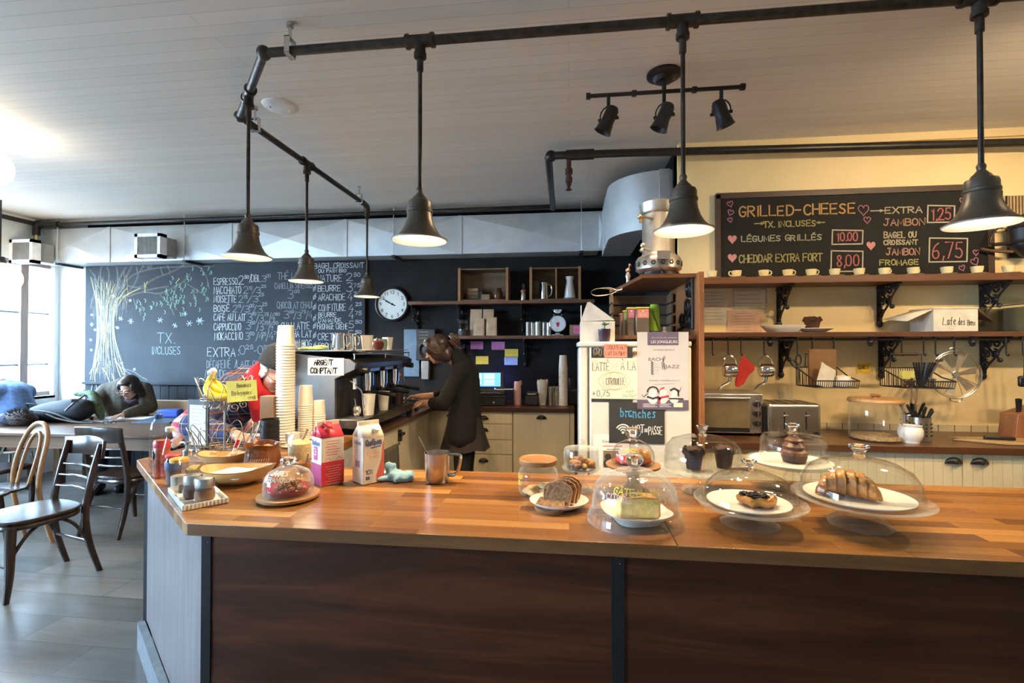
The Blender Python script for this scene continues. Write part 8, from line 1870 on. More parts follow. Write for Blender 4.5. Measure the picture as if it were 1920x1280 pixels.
m = MB(); m.tube([(.15*math.cos(a),.15*math.sin(a),.25) for a in [2*PI*i/30 for i in range(30)]],.009,8, closed=True); m.build('leg_ring', bw_, r)
# edge of a dark stool at the left edge, nearest
c = at(-6,925, z=.47); r = thing('round_stool', 'dark round seat just entering the picture at the left edge', 'stool', (c.x-.09, c.y-.05,0))
MB().lathe([(0,.45),(.15,.448),(.165,.455),(.165,.468),(.155,.474),(0,.472)], n=40).build('seat', ebony, r)
for i in range(4): a_ = PI/4+PI/2*i; MB().cyl((.11*math.cos(a_),.11*math.sin(a_),.45),(.16*math.cos(a_),.16*math.sin(a_),0),.017,.013).build('leg', ebony, r)
# table beyond with pale chair back
r = thing('pale_chair', 'pale curved chair back behind the dark backpack', 'chair', (-5.35,4.10+.45,0), math.radians(160))
# ---- things on the oak table
TT = TZ_+.001
c = at(112,790, z=TT); bk_ = M('black_nylon', (.010,.012,.017),.75, var=.3, vs=40, bump=.2, bs=120)
r = thing('backpack', 'black backpack with grey straps lying on the oak table', 'backpack', (c.x, c.y, TT),.12); k = kk(c)
m = MB()
def bp(s, t):
    a = 2*PI*s; x = (t-.5)*2; R_ = (1-abs(x)**3.2)**.5; zc = .085+.055*(t)
    return (.33*x, .14*R_*math.cos(a)*(.75+.25*t), max(.002, zc*.9+(.085+.055*t)*R_*math.sin(a)-.0))
m.grid(26,22, bp, True); m.build('bag_body', bk_, r, sharp=80)
st = M('grey_webbing', (.10,.10,.095),.7)
m = MB(); bent(m, [(-.27,-.10,.085),(-.16,-.165,.13),(.0,-.17,.13),(.14,-.16,.09),(.25,-.13,.02),(.33,-.11,.008)],.008,6, flat=1.8); m.build('strap', st, r)
m = MB(); bent(m, [(.20,-.155,.13),(.26,-.14,.20),(.29,-.05,.27)],.009,6, flat=1.8); bent(m, [(.02,-.165,.10),(.14,-.18,.055),(.30,-.15,.012),(.42,-.10,.006)],.006,6, flat=1.8); m.build('strap', st, r)
MB().box((.265,-.125,.225),(.05,.02,.03), rz=.4).build('buckle', blk_plastic, r)
m = MB(); bent(m, [(-.31,0,.12),(-.33,-.02,.19),(-.25,0,.17)],.009,6); m.build('carry_handle', bk_, r)
c = at(168,745, y=4.45); r = thing('lizard_toy', 'green spiny lizard toy lying over the black backpack', 'toy', (c.x, c.y, TT)); z0_ = at(160,742, y=4.45).z-TT
grn = M('lizard_green', (.06,.10,.045),.7, var=.5, vs=40, bump=.5, bs=60)
m = MB(); m.tube([(-.17,0,z0_+.015),(-.12,0,z0_+.022),(-.06,0,z0_+.02),(.0,0,z0_+.035),(.05,.0,z0_+.005),(.09,.0,z0_-.08),(.12,.0,z0_-.17),(.15,0,.012)],[.012,.030,.028,.032,.045,.05,.045,.02],12, sm=2); m.ball((-.135,0,z0_+.022),(.045,.03,.026)); m.build('body', grn, r)
m = MB()
for i in range(12): t = i/11; p = Vector((-.07+.17*t, 0, z0_+.05-.10*t*t)); m.cyl(p, p+Vector((.012+.02*t, 0,.028-.01*t)),.007,.001, n=6)
m.build('spines', M('spine_green', (.10,.15,.06),.7), r); MB().ball((-.12,-.029,z0_+.032),.007,8,6).build('eye', M('amber_eye', (.5,.35,.05),.2), r)
fur = M('brown_fur', (.05,.035,.03),.95, var=.6, vs=60, bump=1, bs=90)
c = at(25,800, z=TT); r = thing('fur_hood', 'dark coat with brown fur trim heaped at the left end of the oak table', 'coat', (c.x, c.y+.1, TT))
m = MB(); rr = random.Random(6); m.ball((-.12,0,.06),(.22,.13,.06),20,12); m.build('coat_cloth', M('navy_cloth', (.02,.025,.05),.85), r)
m = MB(); m.ball((.0,-.05,.075),(.13,.08,.07),20,14)
for i in range(240):
    a_, b2 = rr.uniform(0,2*PI), rr.uniform(-.2,1.4); d = Vector((math.cos(a_)*math.cos(b2), math.sin(a_)*math.cos(b2), math.sin(b2))); p = Vector((.13*d.x, -.05+.08*d.y, .075+.07*d.z)); m.cyl(p, p+d*.03+Vector((rr.uniform(-.01,.01), rr.uniform(-.01,.01),.002)),.004,.0006, n=4)
m.build('fur_trim', fur, r)
c = at(190,778, y=4.75); r = tag(MB().box((0,0,.05),(.3,.12,.08), rz=.1).ball((-.1,0,.09),(.1,.07,.03)).build('folded_jacket', M('blue_jacket', (.035,.05,.14),.9, var=.3), loc=(at(75,772, y=4.72).x, 4.72, TT), remesh=.01, smooth=6), 'blue folded jacket behind the backpack', 'jacket')
def sheet_on(u, v, sx, sy, rz, m_, label, name='paper_sheet', th=.0015, group=None, dz=0):
    c = at(u, v, z=TT+dz); return tag(MB().box((0,0,th/2),(sx,sy,th)).build(name, m_, loc=(c.x, c.y, TT+dz), rz=rz), label, 'paper', group)
sheet_on(238,783,.52,.20,.1, M('newspaper_white', (.72,.74,.76),.8, var=.06, vs=30), 'open white sheets in front of the seated woman', 'paper_sheets', .003)
sheet_on(200,788,.26,.16,-.1, M('grey_magazine', (.35,.37,.40),.5), 'grey magazine beside the backpack on the oak table', 'magazine', .006)
c = at(190,795, z=TT); r = thing('eyeglasses', 'folded dark sunglasses and cord on the oak table near the backpack', 'glasses', (at(205,796, z=TT).x, at(205,796, z=TT).y, TT),.2)
m = MB()
for s_ in (-1,1): m.tube([(s_*.035+.025*math.cos(a),0,.022+.02*math.sin(a)) for a in [2*PI*i/16 for i in range(16)]],.003,6, closed=True); m.cyl((s_*.06,0,.03),(s_*.055,.13,.01),.003, n=6)
m.cyl((-.012,0,.028),(.012,0,.028),.003, n=6); m.build('frame', blk_plastic, r)
c = at(300,790, z=TT); nb = tag(MB().span((-.19,-.13,.0),(.19,.13,.012)).span((-.19,-.125,.0125),(.18,.13,.016)).build('notebook', M('dark_notebook', (.06,.085,.12),.7), loc=(c.x, c.y, TT), rz=.12, bevel=.002), 'dark blue notebook under the blue pencil case', 'notebook')
c = at(315,783, z=TT+.017); r = thing('pencil_case', 'bright blue zip pencil case on the dark notebook', 'pencil case', (c.x, c.y+.03, TT+.0165),.12)
MB().span((-.115,-.05,.0),(.115,.05,.088)).build('case', M('royal_blue_cloth', (.015,.05,.30),.7, var=.15, vs=60), r, bevel=.022, seg=4); MB().span((-.10,-.006,.0875),(.10,.006,.091)).build('zip', M('blue_zip', (.03,.08,.25),.5), r)

# ================================================================ people
def rc(m, p0, r0, p1, r1, n=14, sq=1.0):
    """rounded, tapering limb piece from p0 to p1"""
    p0, p1 = Vector(p0), Vector(p1); m.cyl(p0, p1, r0, r1, n=n); m.ball(p0, r0, n, n//2+2); m.ball(p1, r1, n, n//2+2)
def limb(m, pts):
    for (a, ra),(b, rb) in zip(pts, pts[1:]): rc(m, a, ra, b, rb)
def hand(m, wrist, d, up, s=1.0, curl=.5, thumb=1):
    """palm, four unequal bent fingers and a thumb off the side of the palm; d = pointing direction, up = back of the hand"""
    w_ = Vector(wrist); d = Vector(d).normalized(); up = Vector(up); up = (up-d*up.dot(d)).normalized(); sd = d.cross(up)*thumb
    rc(m, w_, .023*s, w_+d*.03*s, .024*s)
    for i in range(4):
        o = (i-1.5)*.018*s; rc(m, w_+d*.02*s+sd*o*.6,.014*s, w_+d*.078*s+sd*o, .0115*s, 8)
        L = (.040,.046,.043,.034)[3-i]*s; a = w_+d*.080*s+sd*o; c1_ = curl*(.8+.12*i)
        b = a+(d*math.cos(c1_)-up*math.sin(c1_))*L; e = b+(d*math.cos(c1_*2.0)-up*math.sin(c1_*2.0))*L*.8
        rc(m, a, .0098*s, b, .0088*s, 8); rc(m, b, .0088*s, e, .0072*s, 8)
    t0 = w_+d*.028*s+sd*.024*s; t1 = t0+(d*.6+sd*.75-up*.15)*.036*s; t2 = t1+(d*.95+sd*.1-up*.35)*.032*s
    rc(m, t0,.0125*s, t1,.0105*s, 8); rc(m, t1,.0105*s, t2,.0085*s, 8)
def head_axes(look, up=(0,0,1)):
    f = Vector(look).normalized(); u = Vector(up); u = (u-f*u.dot(f)).normalized(); s = f.cross(u)   # side, forward, up
    return Matrix(((s.x, f.x, u.x, 0),(s.y, f.y, u.y, 0),(s.z, f.z, u.z, 0),(0,0,0,1)))
def head(m, T, k=1.0):
    """skull, jaw, nose, brow, cheeks, lips and ears in head space: x side, y forward, z up; centre between the ears"""
    b = lambda c, r_, u=18, v=12: m.ball(T @ (Vector(c)*k), tuple(q*k for q in (r_ if isinstance(r_, tuple) else (r_,)*3)), u, v, M=T.to_3x3().to_4x4())
    b((0,-.012,.030),(.074,.094,.088)); b((0,.030,-.020),(.062,.062,.088)); b((0,.055,-.078),(.036,.032,.026)); b((0,.045,-.065),(.048,.042,.032))
    for s in (-1,1):
        b((s*.036,.068,-.022),(.022,.020,.020),10,8); b((s*.075,-.004,-.012),(.010,.022,.034),10,8); b((s*.030,.083,.020),(.022,.010,.008),10,8)
    b((0,.092,.0),(.010,.018,.024),10,8); b((0,.108,-.020),(.013,.017,.012),10,8); b((0,.098,-.022),(.020,.012,.009),10,8)
    b((0,.086,-.048),(.022,.012,.007),10,8); b((0,.083,-.060),(.018,.012,.007),10,8)
def face_bits(parent, T, k=1.0, brow=hair_dk, glasses_=None, off=Vector((0,0,0))):
    P = lambda c: off+T @ (Vector(c)*k)
    for s in (-1,1):
        e = MB(); e.ball(P((s*.031,.079,-.002)),(.0125*k, .0125*k, .010*k),12,8); eo = e.build('eyelid', parent.children[0].data.materials[0], parent)
        e = MB(); e.tube([P((s*.017,.088,-.003)), P((s*.024,.0925,-.007)), P((s*.031,.0935,-.0085)), P((s*.038,.0915,-.007)), P((s*.045,.084,-.002))],.0022*k, 6, sm=1); e.build('eyelashes', ink, eo)
        e = MB(); e.tube([P((s*.014,.094,.024)), P((s*.032,.093,.030)), P((s*.050,.082,.024))],.0035*k, 6, sm=1); e.build('eyebrow', brow, parent)
    e = MB(); e.tube([P((-.020,.094,-.054)), P((0,.100,-.0535)), P((.020,.094,-.054))],.0038*k, 6, sm=1); e.build('mouth', M('lips', (.36,.12,.10),.5), parent)
    if glasses_:
        e = MB()
        for s in (-1,1):
            e.tube([P((s*.033+.024*math.cos(a),.106,.002+.019*math.sin(a))) for a in [2*PI*i/18 for i in range(18)]],.0022,6, closed=True); e.tube([P((s*.057,.106,.006)), P((s*.076,.09,.008)), P((s*.080,-.01,.008))],.0022,6)
        e.tube([P((-.010,.108,.006)), P((.010,.108,.006))],.0022,6); e.build('eyeglasses', glasses_, parent)

# ---- barista: standing in profile, facing the machine on the left
knit = M('black_knit', (.007,.0065,.0075),.9, var=.4, vs=120, bump=.4, bs=200)
bx, by = -1.0,4.00
r = thing('person', 'person with brown bun and black cardigan standing at the espresso machine', 'person', (bx, by, 0))
m = MB(); hc_ = at(823,656, y=by); hx, hz = hc_.x-bx, hc_.z
T = Matrix.Translation((hx, -.03, hz)) @ head_axes((-.93,-.28,-.42),(0-.35,-.05,1))
head(m, T, .98)
neck = T @ Vector((0,-.04,-.06)); sh = Vector((.105,0,1.315))
rc(m, neck, .046, sh+Vector((-.03,0,.04)),.05)
limb(m, [((.12,0,1.27),.09),((.12,0,1.10),.095),((.125,0,.90),.105)])
handL = (at(768,745, y=by+.05).x-bx, .05,1.075); handR = (at(778,752, y=by-.12).x-bx, -.12,1.045)
for s, hd_, el in ((-1, handR, (.00,-.235,1.055)),(1, handL, (-.02,.20,1.08))):
    S_ = (.115, s*.165,1.30); W_ = Vector(hd_)+Vector((.085, s*.02,-.0))
    limb(m, [(S_, .052),(el, .042)]); limb(m, [(el, .040),(W_, .026)])
    hand(m, W_, Vector((-1,-s*.15,-.12 if s < 0 else .0)),(0, s*.3,1),.95,.75, s)
for s in (-1,1): limb(m, [((.13, s*.08,.86),.085),((.12, s*.085,.47),.058),((.15, s*.085,.08),.036)]); rc(m, (.14, s*.085,.05),.04,(-.03, s*.10,.035),.033)
m.build('body', skin, r, remesh=.0065, smooth=4)
face_bits(r, T, .98, hair_br)
m = MB()
def hb_(c, r_, Mx=None): m.ball(T @ Vector(c), r_, 22,14, M=T.to_3x3().to_4x4())
hb_((0,-.022,.040),(.086,.104,.092)); hb_((-.050,-.002,.010),(.038,.082,.082)); hb_((.050,-.002,.010),(.038,.082,.082)); hb_((0,.040,.088),(.066,.062,.040)); hb_((-.040,.052,.062),(.042,.040,.045)); hb_((.040,.052,.062),(.042,.040,.045)); hb_((0,-.075,-.045),(.062,.052,.066)); hb_((-.045,-.04,-.045),(.03,.055,.05)); hb_((.045,-.04,-.045),(.03,.055,.05))
for q in (-1,1): hb_((q*.054,.050,.030),(.026,.046,.060)); hb_((q*.060,.018,-.025),(.024,.056,.066)); hb_((q*.050,-.04,-.07),(.03,.05,.06))
hb_((0,-.075,-.085),(.06,.045,.06))
m.build('hair', hair_br, r, remesh=.006, smooth=4)
hl = M('brown_hair_light', (.085,.045,.026),.33, var=.5, vs=60); rr = random.Random(21)
m = MB()
for s in (-1,1):
    for i in range(26):
        k_ = rr.random(); j_ = lambda: rr.uniform(-.004,.004)
        m.tube([T @ Vector((s*(.012+.03*k_)+j_(),.075-.10*k_, .118+.012*k_)), T @ Vector((s*(.068+.012*k_),.078-.09*k_+j_(),.075+j_())), T @ Vector((s*(.084+.007*rr.random()),.060-.07*k_, .015+j_())), T @ Vector((s*.086,.020-.05*k_, -.040+.03*k_+j_())), T @ Vector((s*.066,-.055,-.040+.05*k_)), T @ Vector((s*.03,-.115,-.005+.04*k_))],[.002,.005,.006,.006,.005,.003],5, sm=2)
m.build('hair_strands', hl, r, sharp=80)
m = MB()
for i in range(9): a_ = 2*PI*i/9; m.tube([T @ (Vector((0,-.140,.02))+Vector((.056*math.cos(a_+t*2.2)*(1-.5*t),-.03*t+.018*math.sin(3*a_),.056*math.sin(a_+t*2.2)*(1-.5*t)))) for t in (0,.25,.5,.75,1)],.019,8, sm=1)
for i in range(5): m.tube([T @ Vector((.02*(i-2),-.12,.0)), T @ Vector((.025*(i-2),-.16,-.03)), T @ Vector((.02*(i-2),-.165-.01*i, -.07))],[.010,.008,.004],6, sm=1)
m.build('hair_bun', hl, r, sharp=80)
m = MB(); limb(m, [((.045,-.01,1.425),.060),((.085,-.005,1.385),.078),((.115,0,1.33),.095),((.125,0,1.26),.125)])
for s in (-1,1): rc(m, (.12, s*.06,1.30),.09,(.115, s*.165,1.29),.068); rc(m, (.12, s*.055,1.28),.10,(.125, s*.06,1.05),.115); rc(m, (.125, s*.06,1.05),.110,(.125, s*.08,.88),.125); rc(m, (.125, s*.08,.88),.125,(.12, s*.09,.78),.13)
rc(m, (.17,0,1.22),.085,(.165,0,.80),.11)
for s, el, W_ in ((-1,(.00,-.235,1.055), Vector(handR)+Vector((.085,-.02,0))),(1,(-.02,.20,1.08), Vector(handL)+Vector((.085,.02,0)))):
    S_ = Vector((.115, s*.165,1.29)); e = Vector(el); rc(m, S_, .068, e, .060); rc(m, e, .060, e+(W_-e)*.50,.048)
m.build('cardigan', knit, r, remesh=.009, smooth=5)
m = MB(); m.lathe([(.14,.92),(.16,.82),(.185,.72),(.205,.655),(.19,.653),(.165,.72),(.14,.82),(.12,.92)], c=(.125,0,0), n=48, sy=.98, fn=lambda a, q, z: (q*(1+(.05*math.sin(9*a) if z < .76 else .01*math.sin(9*a))), z+(.008*math.sin(5*a) if z < .68 else 0))); m.build('skirt', M('dark_brown_skirt', (.030,.022,.018),.9, var=.3, vs=60), r)
m = MB()
for s in (-1,1): limb(m, [((.13, s*.08,.80),.092),((.12, s*.085,.47),.064),((.15, s*.085,.10),.042)])
m.build('leggings', M('black_leggings', (.010,.010,.013),.85), r, remesh=.008, smooth=3)
m = MB()
for s in (-1,1): rc(m, (.14, s*.085,.052),.047,(-.03, s*.10,.042),.041); rc(m, (.15, s*.085,.052),.048,(.15, s*.085,.12),.05)
m.build('shoes', blk_plastic, r, remesh=.008, smooth=2)
# what the barista holds
r = thing('portafilter', 'coffee portafilter and thin steel tool held in the hands of the barista', 'portafilter', (bx+handR[0]-.06, by-.05,1.055))
MB().cyl((-.07,0,-.015),(-.07,0,.022),.034, n=24).cyl((-.04,0,.0),(.07,-.05,.0),.011, n=12).build('basket_and_handle', chrome, r); MB().cyl((-.035,.03,.02),(-.075,.04,.19),.006, n=8).build('steel_tool', steel, r); MB().ball((-.12,.05,.21),(.022,.016,.016),12,8).build('orange_knob', M('orange_knob_m', (.55,.20,.06),.4), r)

# ---- woman reading at the oak table
wy = 4.98; hc_ = at(243,727, y=wy-.28); wx = at(250,760, y=wy).x
r = thing('person', 'person with long dark hair and brown jacket reading at the oak table', 'person', (wx, wy-.1,0),.5)
q = Matrix.Rotation(-.5,4, 'Z') @ Vector((hc_.x-wx, -.18,0)); T = Matrix.Translation((q.x, q.y, hc_.z)) @ head_axes((-.22,-.82,-.52),(-.10,-.42,1))
m = MB(); head(m, T, 1.02); rc(m, T @ Vector((0,-.04,-.06)),.05,(0,-.02,1.05),.055)
limb(m, [((0,0,1.0),.12),((0,.06,.75),.13),((0,.08,.52),.14)])
EL = {-1: (-.27,-.16,.84),1: (.27,-.16,.84)}; WR = {-1: Vector((-.15,-.36,.790)),1: Vector((.10,-.38,.790))}
for s in (-1,1):
    limb(m, [((s*.17,0,1.04),.05),(EL[s],.042)]); limb(m, [(EL[s],.04),(WR[s],.026)]); hand(m, WR[s],(-s*.5,-1,-.05),(0,-.1,1),.95,.35,-s)
    limb(m, [((s*.09,.04,.50),.08),((s*.10,-.36,.52),.06),((s*.10,-.36,.09),.04)]); rc(m, (s*.10,-.36,.05),.04,(s*.10,-.52,.035),.033)
m.build('body', skin2, r, remesh=.0075, smooth=4); face_bits(r, T, 1.02, hair_dk, M('pink_steel_frames', (.35,.22,.20),.3))
m = MB()
for c_, r_ in (((0,-.025,.045),(.088,.100,.090)),((-.066,.015,.025),(.030,.060,.075)),((.066,.015,.025),(.030,.060,.075)),((0,.030,.105),(.06,.06,.026)),((-.075,-.03,-.06),(.03,.05,.09)),((.08,-.04,-.08),(.035,.05,.11)),((0,-.09,-.06),(.07,.05,.11)),((.09,-.06,-.17),(.03,.04,.07))): m.ball(T @ Vector(c_), r_, 20,14, M=T.to_3x3().to_4x4())
m.build('hair', hair_dk, r, remesh=.007, smooth=4)
jk = M('brown_green_jacket', (.060,.048,.032),.85, var=.25, vs=30, bump=.3, bs=60)
m = MB(); limb(m, [((0,.0,1.09),.085),((0,0,1.02),.15),((0,.05,.78),.165),((0,.07,.56),.17)])
for s in (-1,1): S_ = Vector((s*.17,0,1.02)); rc(m, (s*.07,0,1.02),.12, S_, .088); rc(m, S_, .088, EL[s],.075); rc(m, EL[s],.072, Vector(EL[s])+(WR[s]-Vector(EL[s]))*.86,.05); rc(m, (s*.07,.02,1.0),.13,(s*.07,.06,.6),.14)
m.build('jacket', jk, r, remesh=.010, smooth=5)
m = MB()
for s in (-1,1): limb(m, [((s*.09,.04,.50),.10),((s*.10,-.36,.52),.075),((s*.10,-.36,.10),.05)])
m.build('trousers', M('dark_trousers', (.02,.02,.025),.85), r, remesh=.01, smooth=3)
m = MB()
for s in (-1,1): rc(m, (s*.10,-.36,.052),.05,(s*.10,-.52,.042),.041)
m.build('shoes', blk_plastic, r, remesh=.009, smooth=2)
MB().tube([T @ Vector((-.05,.03,-.13)), T @ Vector((0,.06,-.15)), T @ Vector((.06,.03,-.13))],.022,8, sm=1).build('scarf', M('plum_scarf', (.06,.03,.06),.9), r)

# ---- man in beanie bending over the bar
my = 3.02; hc_ = at(512,697, y=my-.04); mx = -2.40
r = thing('person', 'person in grey beanie, red scarf and plaid shirt leaning over the bar to write', 'person', (mx, my, 0))
HX = Vector((hc_.x-mx, -.04, hc_.z)); T = Matrix.Translation(HX) @ head_axes((.80,-.25,-.60),(.50,-.05,1))
m = MB(); head(m, T, 1.06); rc(m, T @ Vector((0,-.05,-.05)),.052,(.27,.02,1.29),.07)
limb(m, [((.23,.05,1.25),.11),((.08,.08,1.10),.125),((-.05,.09,.93),.135)])
ELm = {-1: (.30,-.30,1.03),1: (.26,.17,1.03)}
hR = at(452,798, y=2.62); hL = at(480,795, y=2.72)
WRm = {-1: Vector((hR.x-mx-.02, hR.y-my, .985)),1: Vector((hL.x-mx+.06, hL.y-my+.08,.99))}
ELm[-1] = (.16,-.36,1.03)
for s in (-1,1):
    limb(m, [((.22,.05+s*.17,1.24),.055),(ELm[s],.045)]); limb(m, [(ELm[s],.045),(WRm[s],.030)]); hand(m, WRm[s],(1,-.25*1,-.12),(.1,0,1),1.08,.55,1 if s < 0 else -1)
    limb(m, [((-.06,.09+s*.09,.88),.09),((-.05,.09+s*.10,.50),.062),((-.08,.09+s*.10,.08),.042)]); rc(m, (-.08,.09+s*.10,.05),.042,(.07,.09+s*.11,.035),.035)
m.build('body', M('ruddy_skin', (.60,.33,.24),.5, var=.08, vs=30), r, remesh=.0075, smooth=4); face_bits(r, T, 1.06, hair_wh, M('dark_frames', (.02,.02,.022),.3))
m = MB()
for c_, r_ in (((.076,.0,.0),(.012,.032,.05)),((-.076,.0,.0),(.012,.032,.05)),((0,-.075,-.02),(.06,.035,.045)),((0,.066,-.092),(.032,.030,.018))): m.ball(T @ Vector(c_)*1.0, r_, 16,10, M=T.to_3x3().to_4x4())
m.build('white_beard_and_hair', hair_wh, r, remesh=.007, smooth=3)
m = MB(); m.lathe([(.098,.012),(.102,.022),(.100,.05),(.098,.055),(.095,.085),(.080,.125),(.05,.155),(.0,.168)], M=T @ Matrix.Translation((0,-.012,.03)) @ Matrix.Rotation(.22,4, 'X'), n=56, sy=1.08, fn=lambda a, q, z: (q*(1+.012*math.cos(28*a)), z)); m.build('beanie', M('charcoal_knit', (.025,.026,.026),.95, var=.3, vs=60, bump=.3, bs=150), r)
pl = plaid('plaid_flannel', (.014,.018,.045),(.035,.06,.17),(.28,.07,.035),(.33,.29,.26),13)
m = MB(); limb(m, [((.22,.05,1.26),.120),((.08,.08,1.10),.150),((-.05,.09,.92),.155),((-.06,.09,.80),.155)])
for s in (-1,1): S_ = Vector((.20,.05+s*.17,1.23)); rc(m, (.19,.05+s*.08,1.24),.11, S_, .088); rc(m, S_, .090, ELm[s],.078); rc(m, ELm[s],.075, Vector(ELm[s])+(WRm[s]-Vector(ELm[s]))*.80,.052)
m.build('plaid_shirt', pl, r, remesh=.010, smooth=5)
rsc = M('red_fleece', (.45,.012,.022),.9, var=.12, vs=40, bump=.25, bs=80)
m = MB(); n0 = T @ Vector((0,-.06,-.10)); m.tube([T @ Vector((-.085,-.05,-.06)), T @ Vector((-.09,.03,-.12)), T @ Vector((0,.075,-.155)), T @ Vector((.09,.03,-.12)), T @ Vector((.085,-.05,-.06)), T @ Vector((0,-.10,-.02)), T @ Vector((-.085,-.05,-.06))],.045,12, sm=1); rc(m, n0,.080,(.28,.02,1.26),.085); m.tube([(.34,-.06,1.25),(.39,-.09,1.14),(.38,-.06,1.02)],[.06,.06,.045],12, sm=1); m.build('red_scarf', rsc, r, remesh=.009, smooth=4)
m = MB()
for s in (-1,1): limb(m, [((-.06,.09+s*.09,.90),.115),((-.05,.09+s*.10,.50),.082),((-.08,.09+s*.10,.08),.06)])
m.build('trousers', M('dark_denim', (.02,.025,.045),.85), r, remesh=.01, smooth=3)
m = MB()
for s in (-1,1): rc(m, (-.08,.09+s*.10,.052),.05,(.07,.09+s*.11,.042),.042)
m.build('shoes', blk_plastic, r, remesh=.009, smooth=2)
tag(MB().cyl((0,0,0),(.03,-.02,.13),.0045, n=8).build('pen', blk_plastic, loc=(mx+WRm[-1].x+.10, my+WRm[-1].y-.03, Z0)), 'pen in the writing hand of the man in the beanie', 'pen')
c = at(478,822, z=Z0); tag(MB().box((0,0,.001),(.14,.10,.002)).build('paper_slip', paper, loc=(at(472,815, z=Z0).x+.02, at(472,815, z=Z0).y, Z0), rz=.2), 'white slip of paper on the bar beside the black canister', 'paper')

# ---- person behind him: dark hair and red striped sleeve
py_ = 3.75; hc_ = at(455,704, y=py_); qx = at(418,750, y=py_).x
r = thing('person', 'person with dark hair seated behind the man in plaid, red and white striped sleeve showing', 'person', (qx, py_, 0))
T = Matrix.Translation((hc_.x-qx, -.05, hc_.z-.08)) @ head_axes((.2,-.85,-.5),(0,-.3,1))
m = MB(); head(m, T, 1.0); rc(m, T @ Vector((0,-.04,-.06)),.05,(.08,0,1.08),.06); limb(m, [((.06,0,1.0),.12),((.03,.03,.75),.13),((.0,.04,.50),.14)])
EP = {-1: (-.26,-.14,.86),1: (.30,-.14,.86)}; WP = {-1: Vector((-.10,-.33,.80)),1: Vector((.16,-.33,.80))}
for s in (-1,1): limb(m, [((.06+s*.17,0,1.04),.05),(EP[s],.042)]); limb(m, [(EP[s],.04),(WP[s],.026)]); hand(m, WP[s],(-s*.5,-1,-.1),(0,0,1),.95,.4,-s); limb(m, [((s*.09,.02,.50),.085),((s*.10,-.36,.50),.065),((s*.10,-.36,.08),.042)]); rc(m, (s*.10,-.36,.05),.042,(s*.10,-.50,.035),.035)
m.build('body', skin2, r, remesh=.009, smooth=4); face_bits(r, T, 1.0)
m = MB()
for c_, r_ in (((0,-.025,.045),(.090,.102,.092)),((0,.02,.10),(.06,.06,.03)),((-.07,0,.0),(.025,.06,.07)),((.07,0,.0),(.025,.06,.07)),((0,-.08,-.04),(.07,.05,.09))): m.ball(T @ Vector(c_), r_, 20,14, M=T.to_3x3().to_4x4())
m.build('hair', hair_dk, r, remesh=.008, smooth=4)
m = MB(); limb(m, [((.06,0,1.07),.09),((.06,0,1.0),.15),((.03,.03,.75),.165),((0,.04,.54),.17)])
for s in (-1,1): S_ = Vector((.06+s*.17,0,1.03)); rc(m, (.06+s*.08,0,1.02),.12, S_, .09); rc(m, S_, .085, EP[s],.072); rc(m, EP[s],.070, Vector(EP[s])+(WP[s]-Vector(EP[s]))*.85,.05)
m.build('sweater', planks('red_white_stripes', [(.45,.03,.05),(.62,.55,.52),(.40,.03,.06)],9,.03,.0,(.4,.1,.1),.9, axis='xzy', bump=0), r, remesh=.011, smooth=5)
m = MB()
for s in (-1,1): limb(m, [((s*.09,.02,.50),.10),((s*.10,-.36,.50),.08),((s*.10,-.36,.08),.055)])
m.build('trousers', M('grey_trousers', (.05,.05,.055),.85), r, remesh=.011, smooth=3)
r2 = thing('stool', 'dark stool under the person in the striped sweater', 'stool', (qx, py_+.04,0))
MB().lathe([(0,.325),(.16,.325),(.17,.335),(.16,.345),(0,.345)], n=32).build('seat', ebony, r2)
for i in range(4): a_ = PI/4+PI/2*i; MB().cyl((.10*math.cos(a_),.10*math.sin(a_),.325),(.15*math.cos(a_),.15*math.sin(a_),.001),.016,.013).build('leg', ebony, r2)

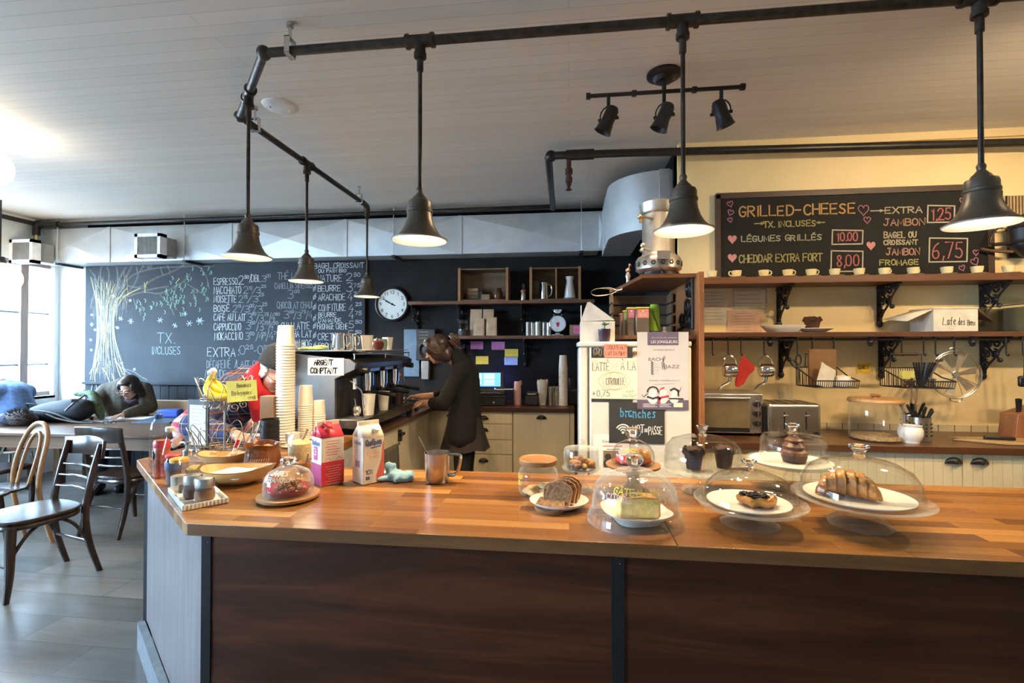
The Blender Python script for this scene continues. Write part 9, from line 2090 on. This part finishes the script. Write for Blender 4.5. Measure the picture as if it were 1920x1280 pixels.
# ---- person at the far left in a denim shirt, from behind, bent forward on a pale chair
dy_ = 4.55; c = at(8,735, y=dy_); r = thing('person', 'person in blue denim shirt bent over on the pale chair by the window', 'person', (c.x+.09, dy_, 0))
m = MB(); T = Matrix.Translation((-.28,.10,1.02)) @ head_axes((-.8,.3,-.5),(-.4,.1,1)); head(m, T, 1.02); rc(m, T @ Vector((0,-.05,-.06)),.055,(-.10,.03,1.02),.06)
limb(m, [((-.06,.02,1.0),.12),((.04,0,.80),.14),((.06,0,.52),.145)])
ED = {-1: (-.30,-.18,.80),1: (-.26,.26,.80)}; WD = {-1: Vector((-.46,-.05,.80)),1: Vector((-.46,.16,.80))}
for s in (-1,1): limb(m, [((-.06,s*.18,1.02),.05),(ED[s],.042)]); limb(m, [(ED[s],.04),(WD[s],.027)]); hand(m, WD[s],(-1,0,-.1),(0,0,1),1,.4, s); limb(m, [((.02,s*.09,.50),.085),((-.36,s*.10,.50),.065),((-.36,s*.10,.08),.042)]); rc(m, (-.36,s*.10,.05),.042,(-.50,s*.10,.035),.035)
m.build('body', skin, r, remesh=.009, smooth=4); face_bits(r, T, 1.0)
m = MB(); m.ball(T @ Vector((0,-.025,.045)),(.09,.10,.09),18,12, M=T.to_3x3().to_4x4()); m.ball(T @ Vector((0,-.07,-.01)),(.07,.05,.07),18,12, M=T.to_3x3().to_4x4()); m.build('hair', hair_dk, r)
m = MB(); limb(m, [((-.08,.02,1.03),.12),((-.02,.01,.96),.165),((.05,0,.80),.18),((.07,0,.58),.18)])
for s in (-1,1): S_ = Vector((-.06,s*.18,1.0)); rc(m, (-.05,s*.08,1.0),.13, S_, .095); rc(m, S_, .09, ED[s],.075); rc(m, ED[s],.07, Vector(ED[s])+(WD[s]-Vector(ED[s]))*.85,.05)
m.build('denim_shirt', M('denim_blue', (.055,.10,.20),.85, var=.25, vs=30, bump=.4, bs=25), r, remesh=.011, smooth=5)
m = MB()
for s in (-1,1): limb(m, [((.02,s*.09,.50),.10),((-.36,s*.10,.50),.08),((-.36,s*.10,.08),.055)])
m.build('trousers', M('navy_trousers', (.03,.035,.06),.85), r, remesh=.011, smooth=3)
q = bpy.data.objects['pale_chair']; q.location = (c.x+.11, dy_, 0); q.rotation_euler = (0,0, PI/2)
pc = M('pale_chair_laminate', (.52,.46,.38),.4)
MB().lathe([(0,.385),(.19,.385),(.20,.395),(.19,.405),(0,.40)], n=36).build('seat', pc, q)
m = MB(); m.grid(15,5, lambda s_, t: (.27*math.cos(PI*(.12+.76*s_)),-.03-.255*math.sin(PI*(.12+.76*s_)),.66+.15*t)); m.build('backrest', pc, q, solid=.012)
for i in range(4): a_ = PI/4+PI/2*i; MB().cyl((.14*math.cos(a_),.14*math.sin(a_),.386),(.20*math.cos(a_),.20*math.sin(a_),.001),.014).build('leg', steel, q)
for s in (-1,1): MB().tube([(s*.17,-.08,.39),(s*.21,-.20,.55),(s*.20,-.215,.70)],.010,8, sm=1).build('back_post', steel, q)
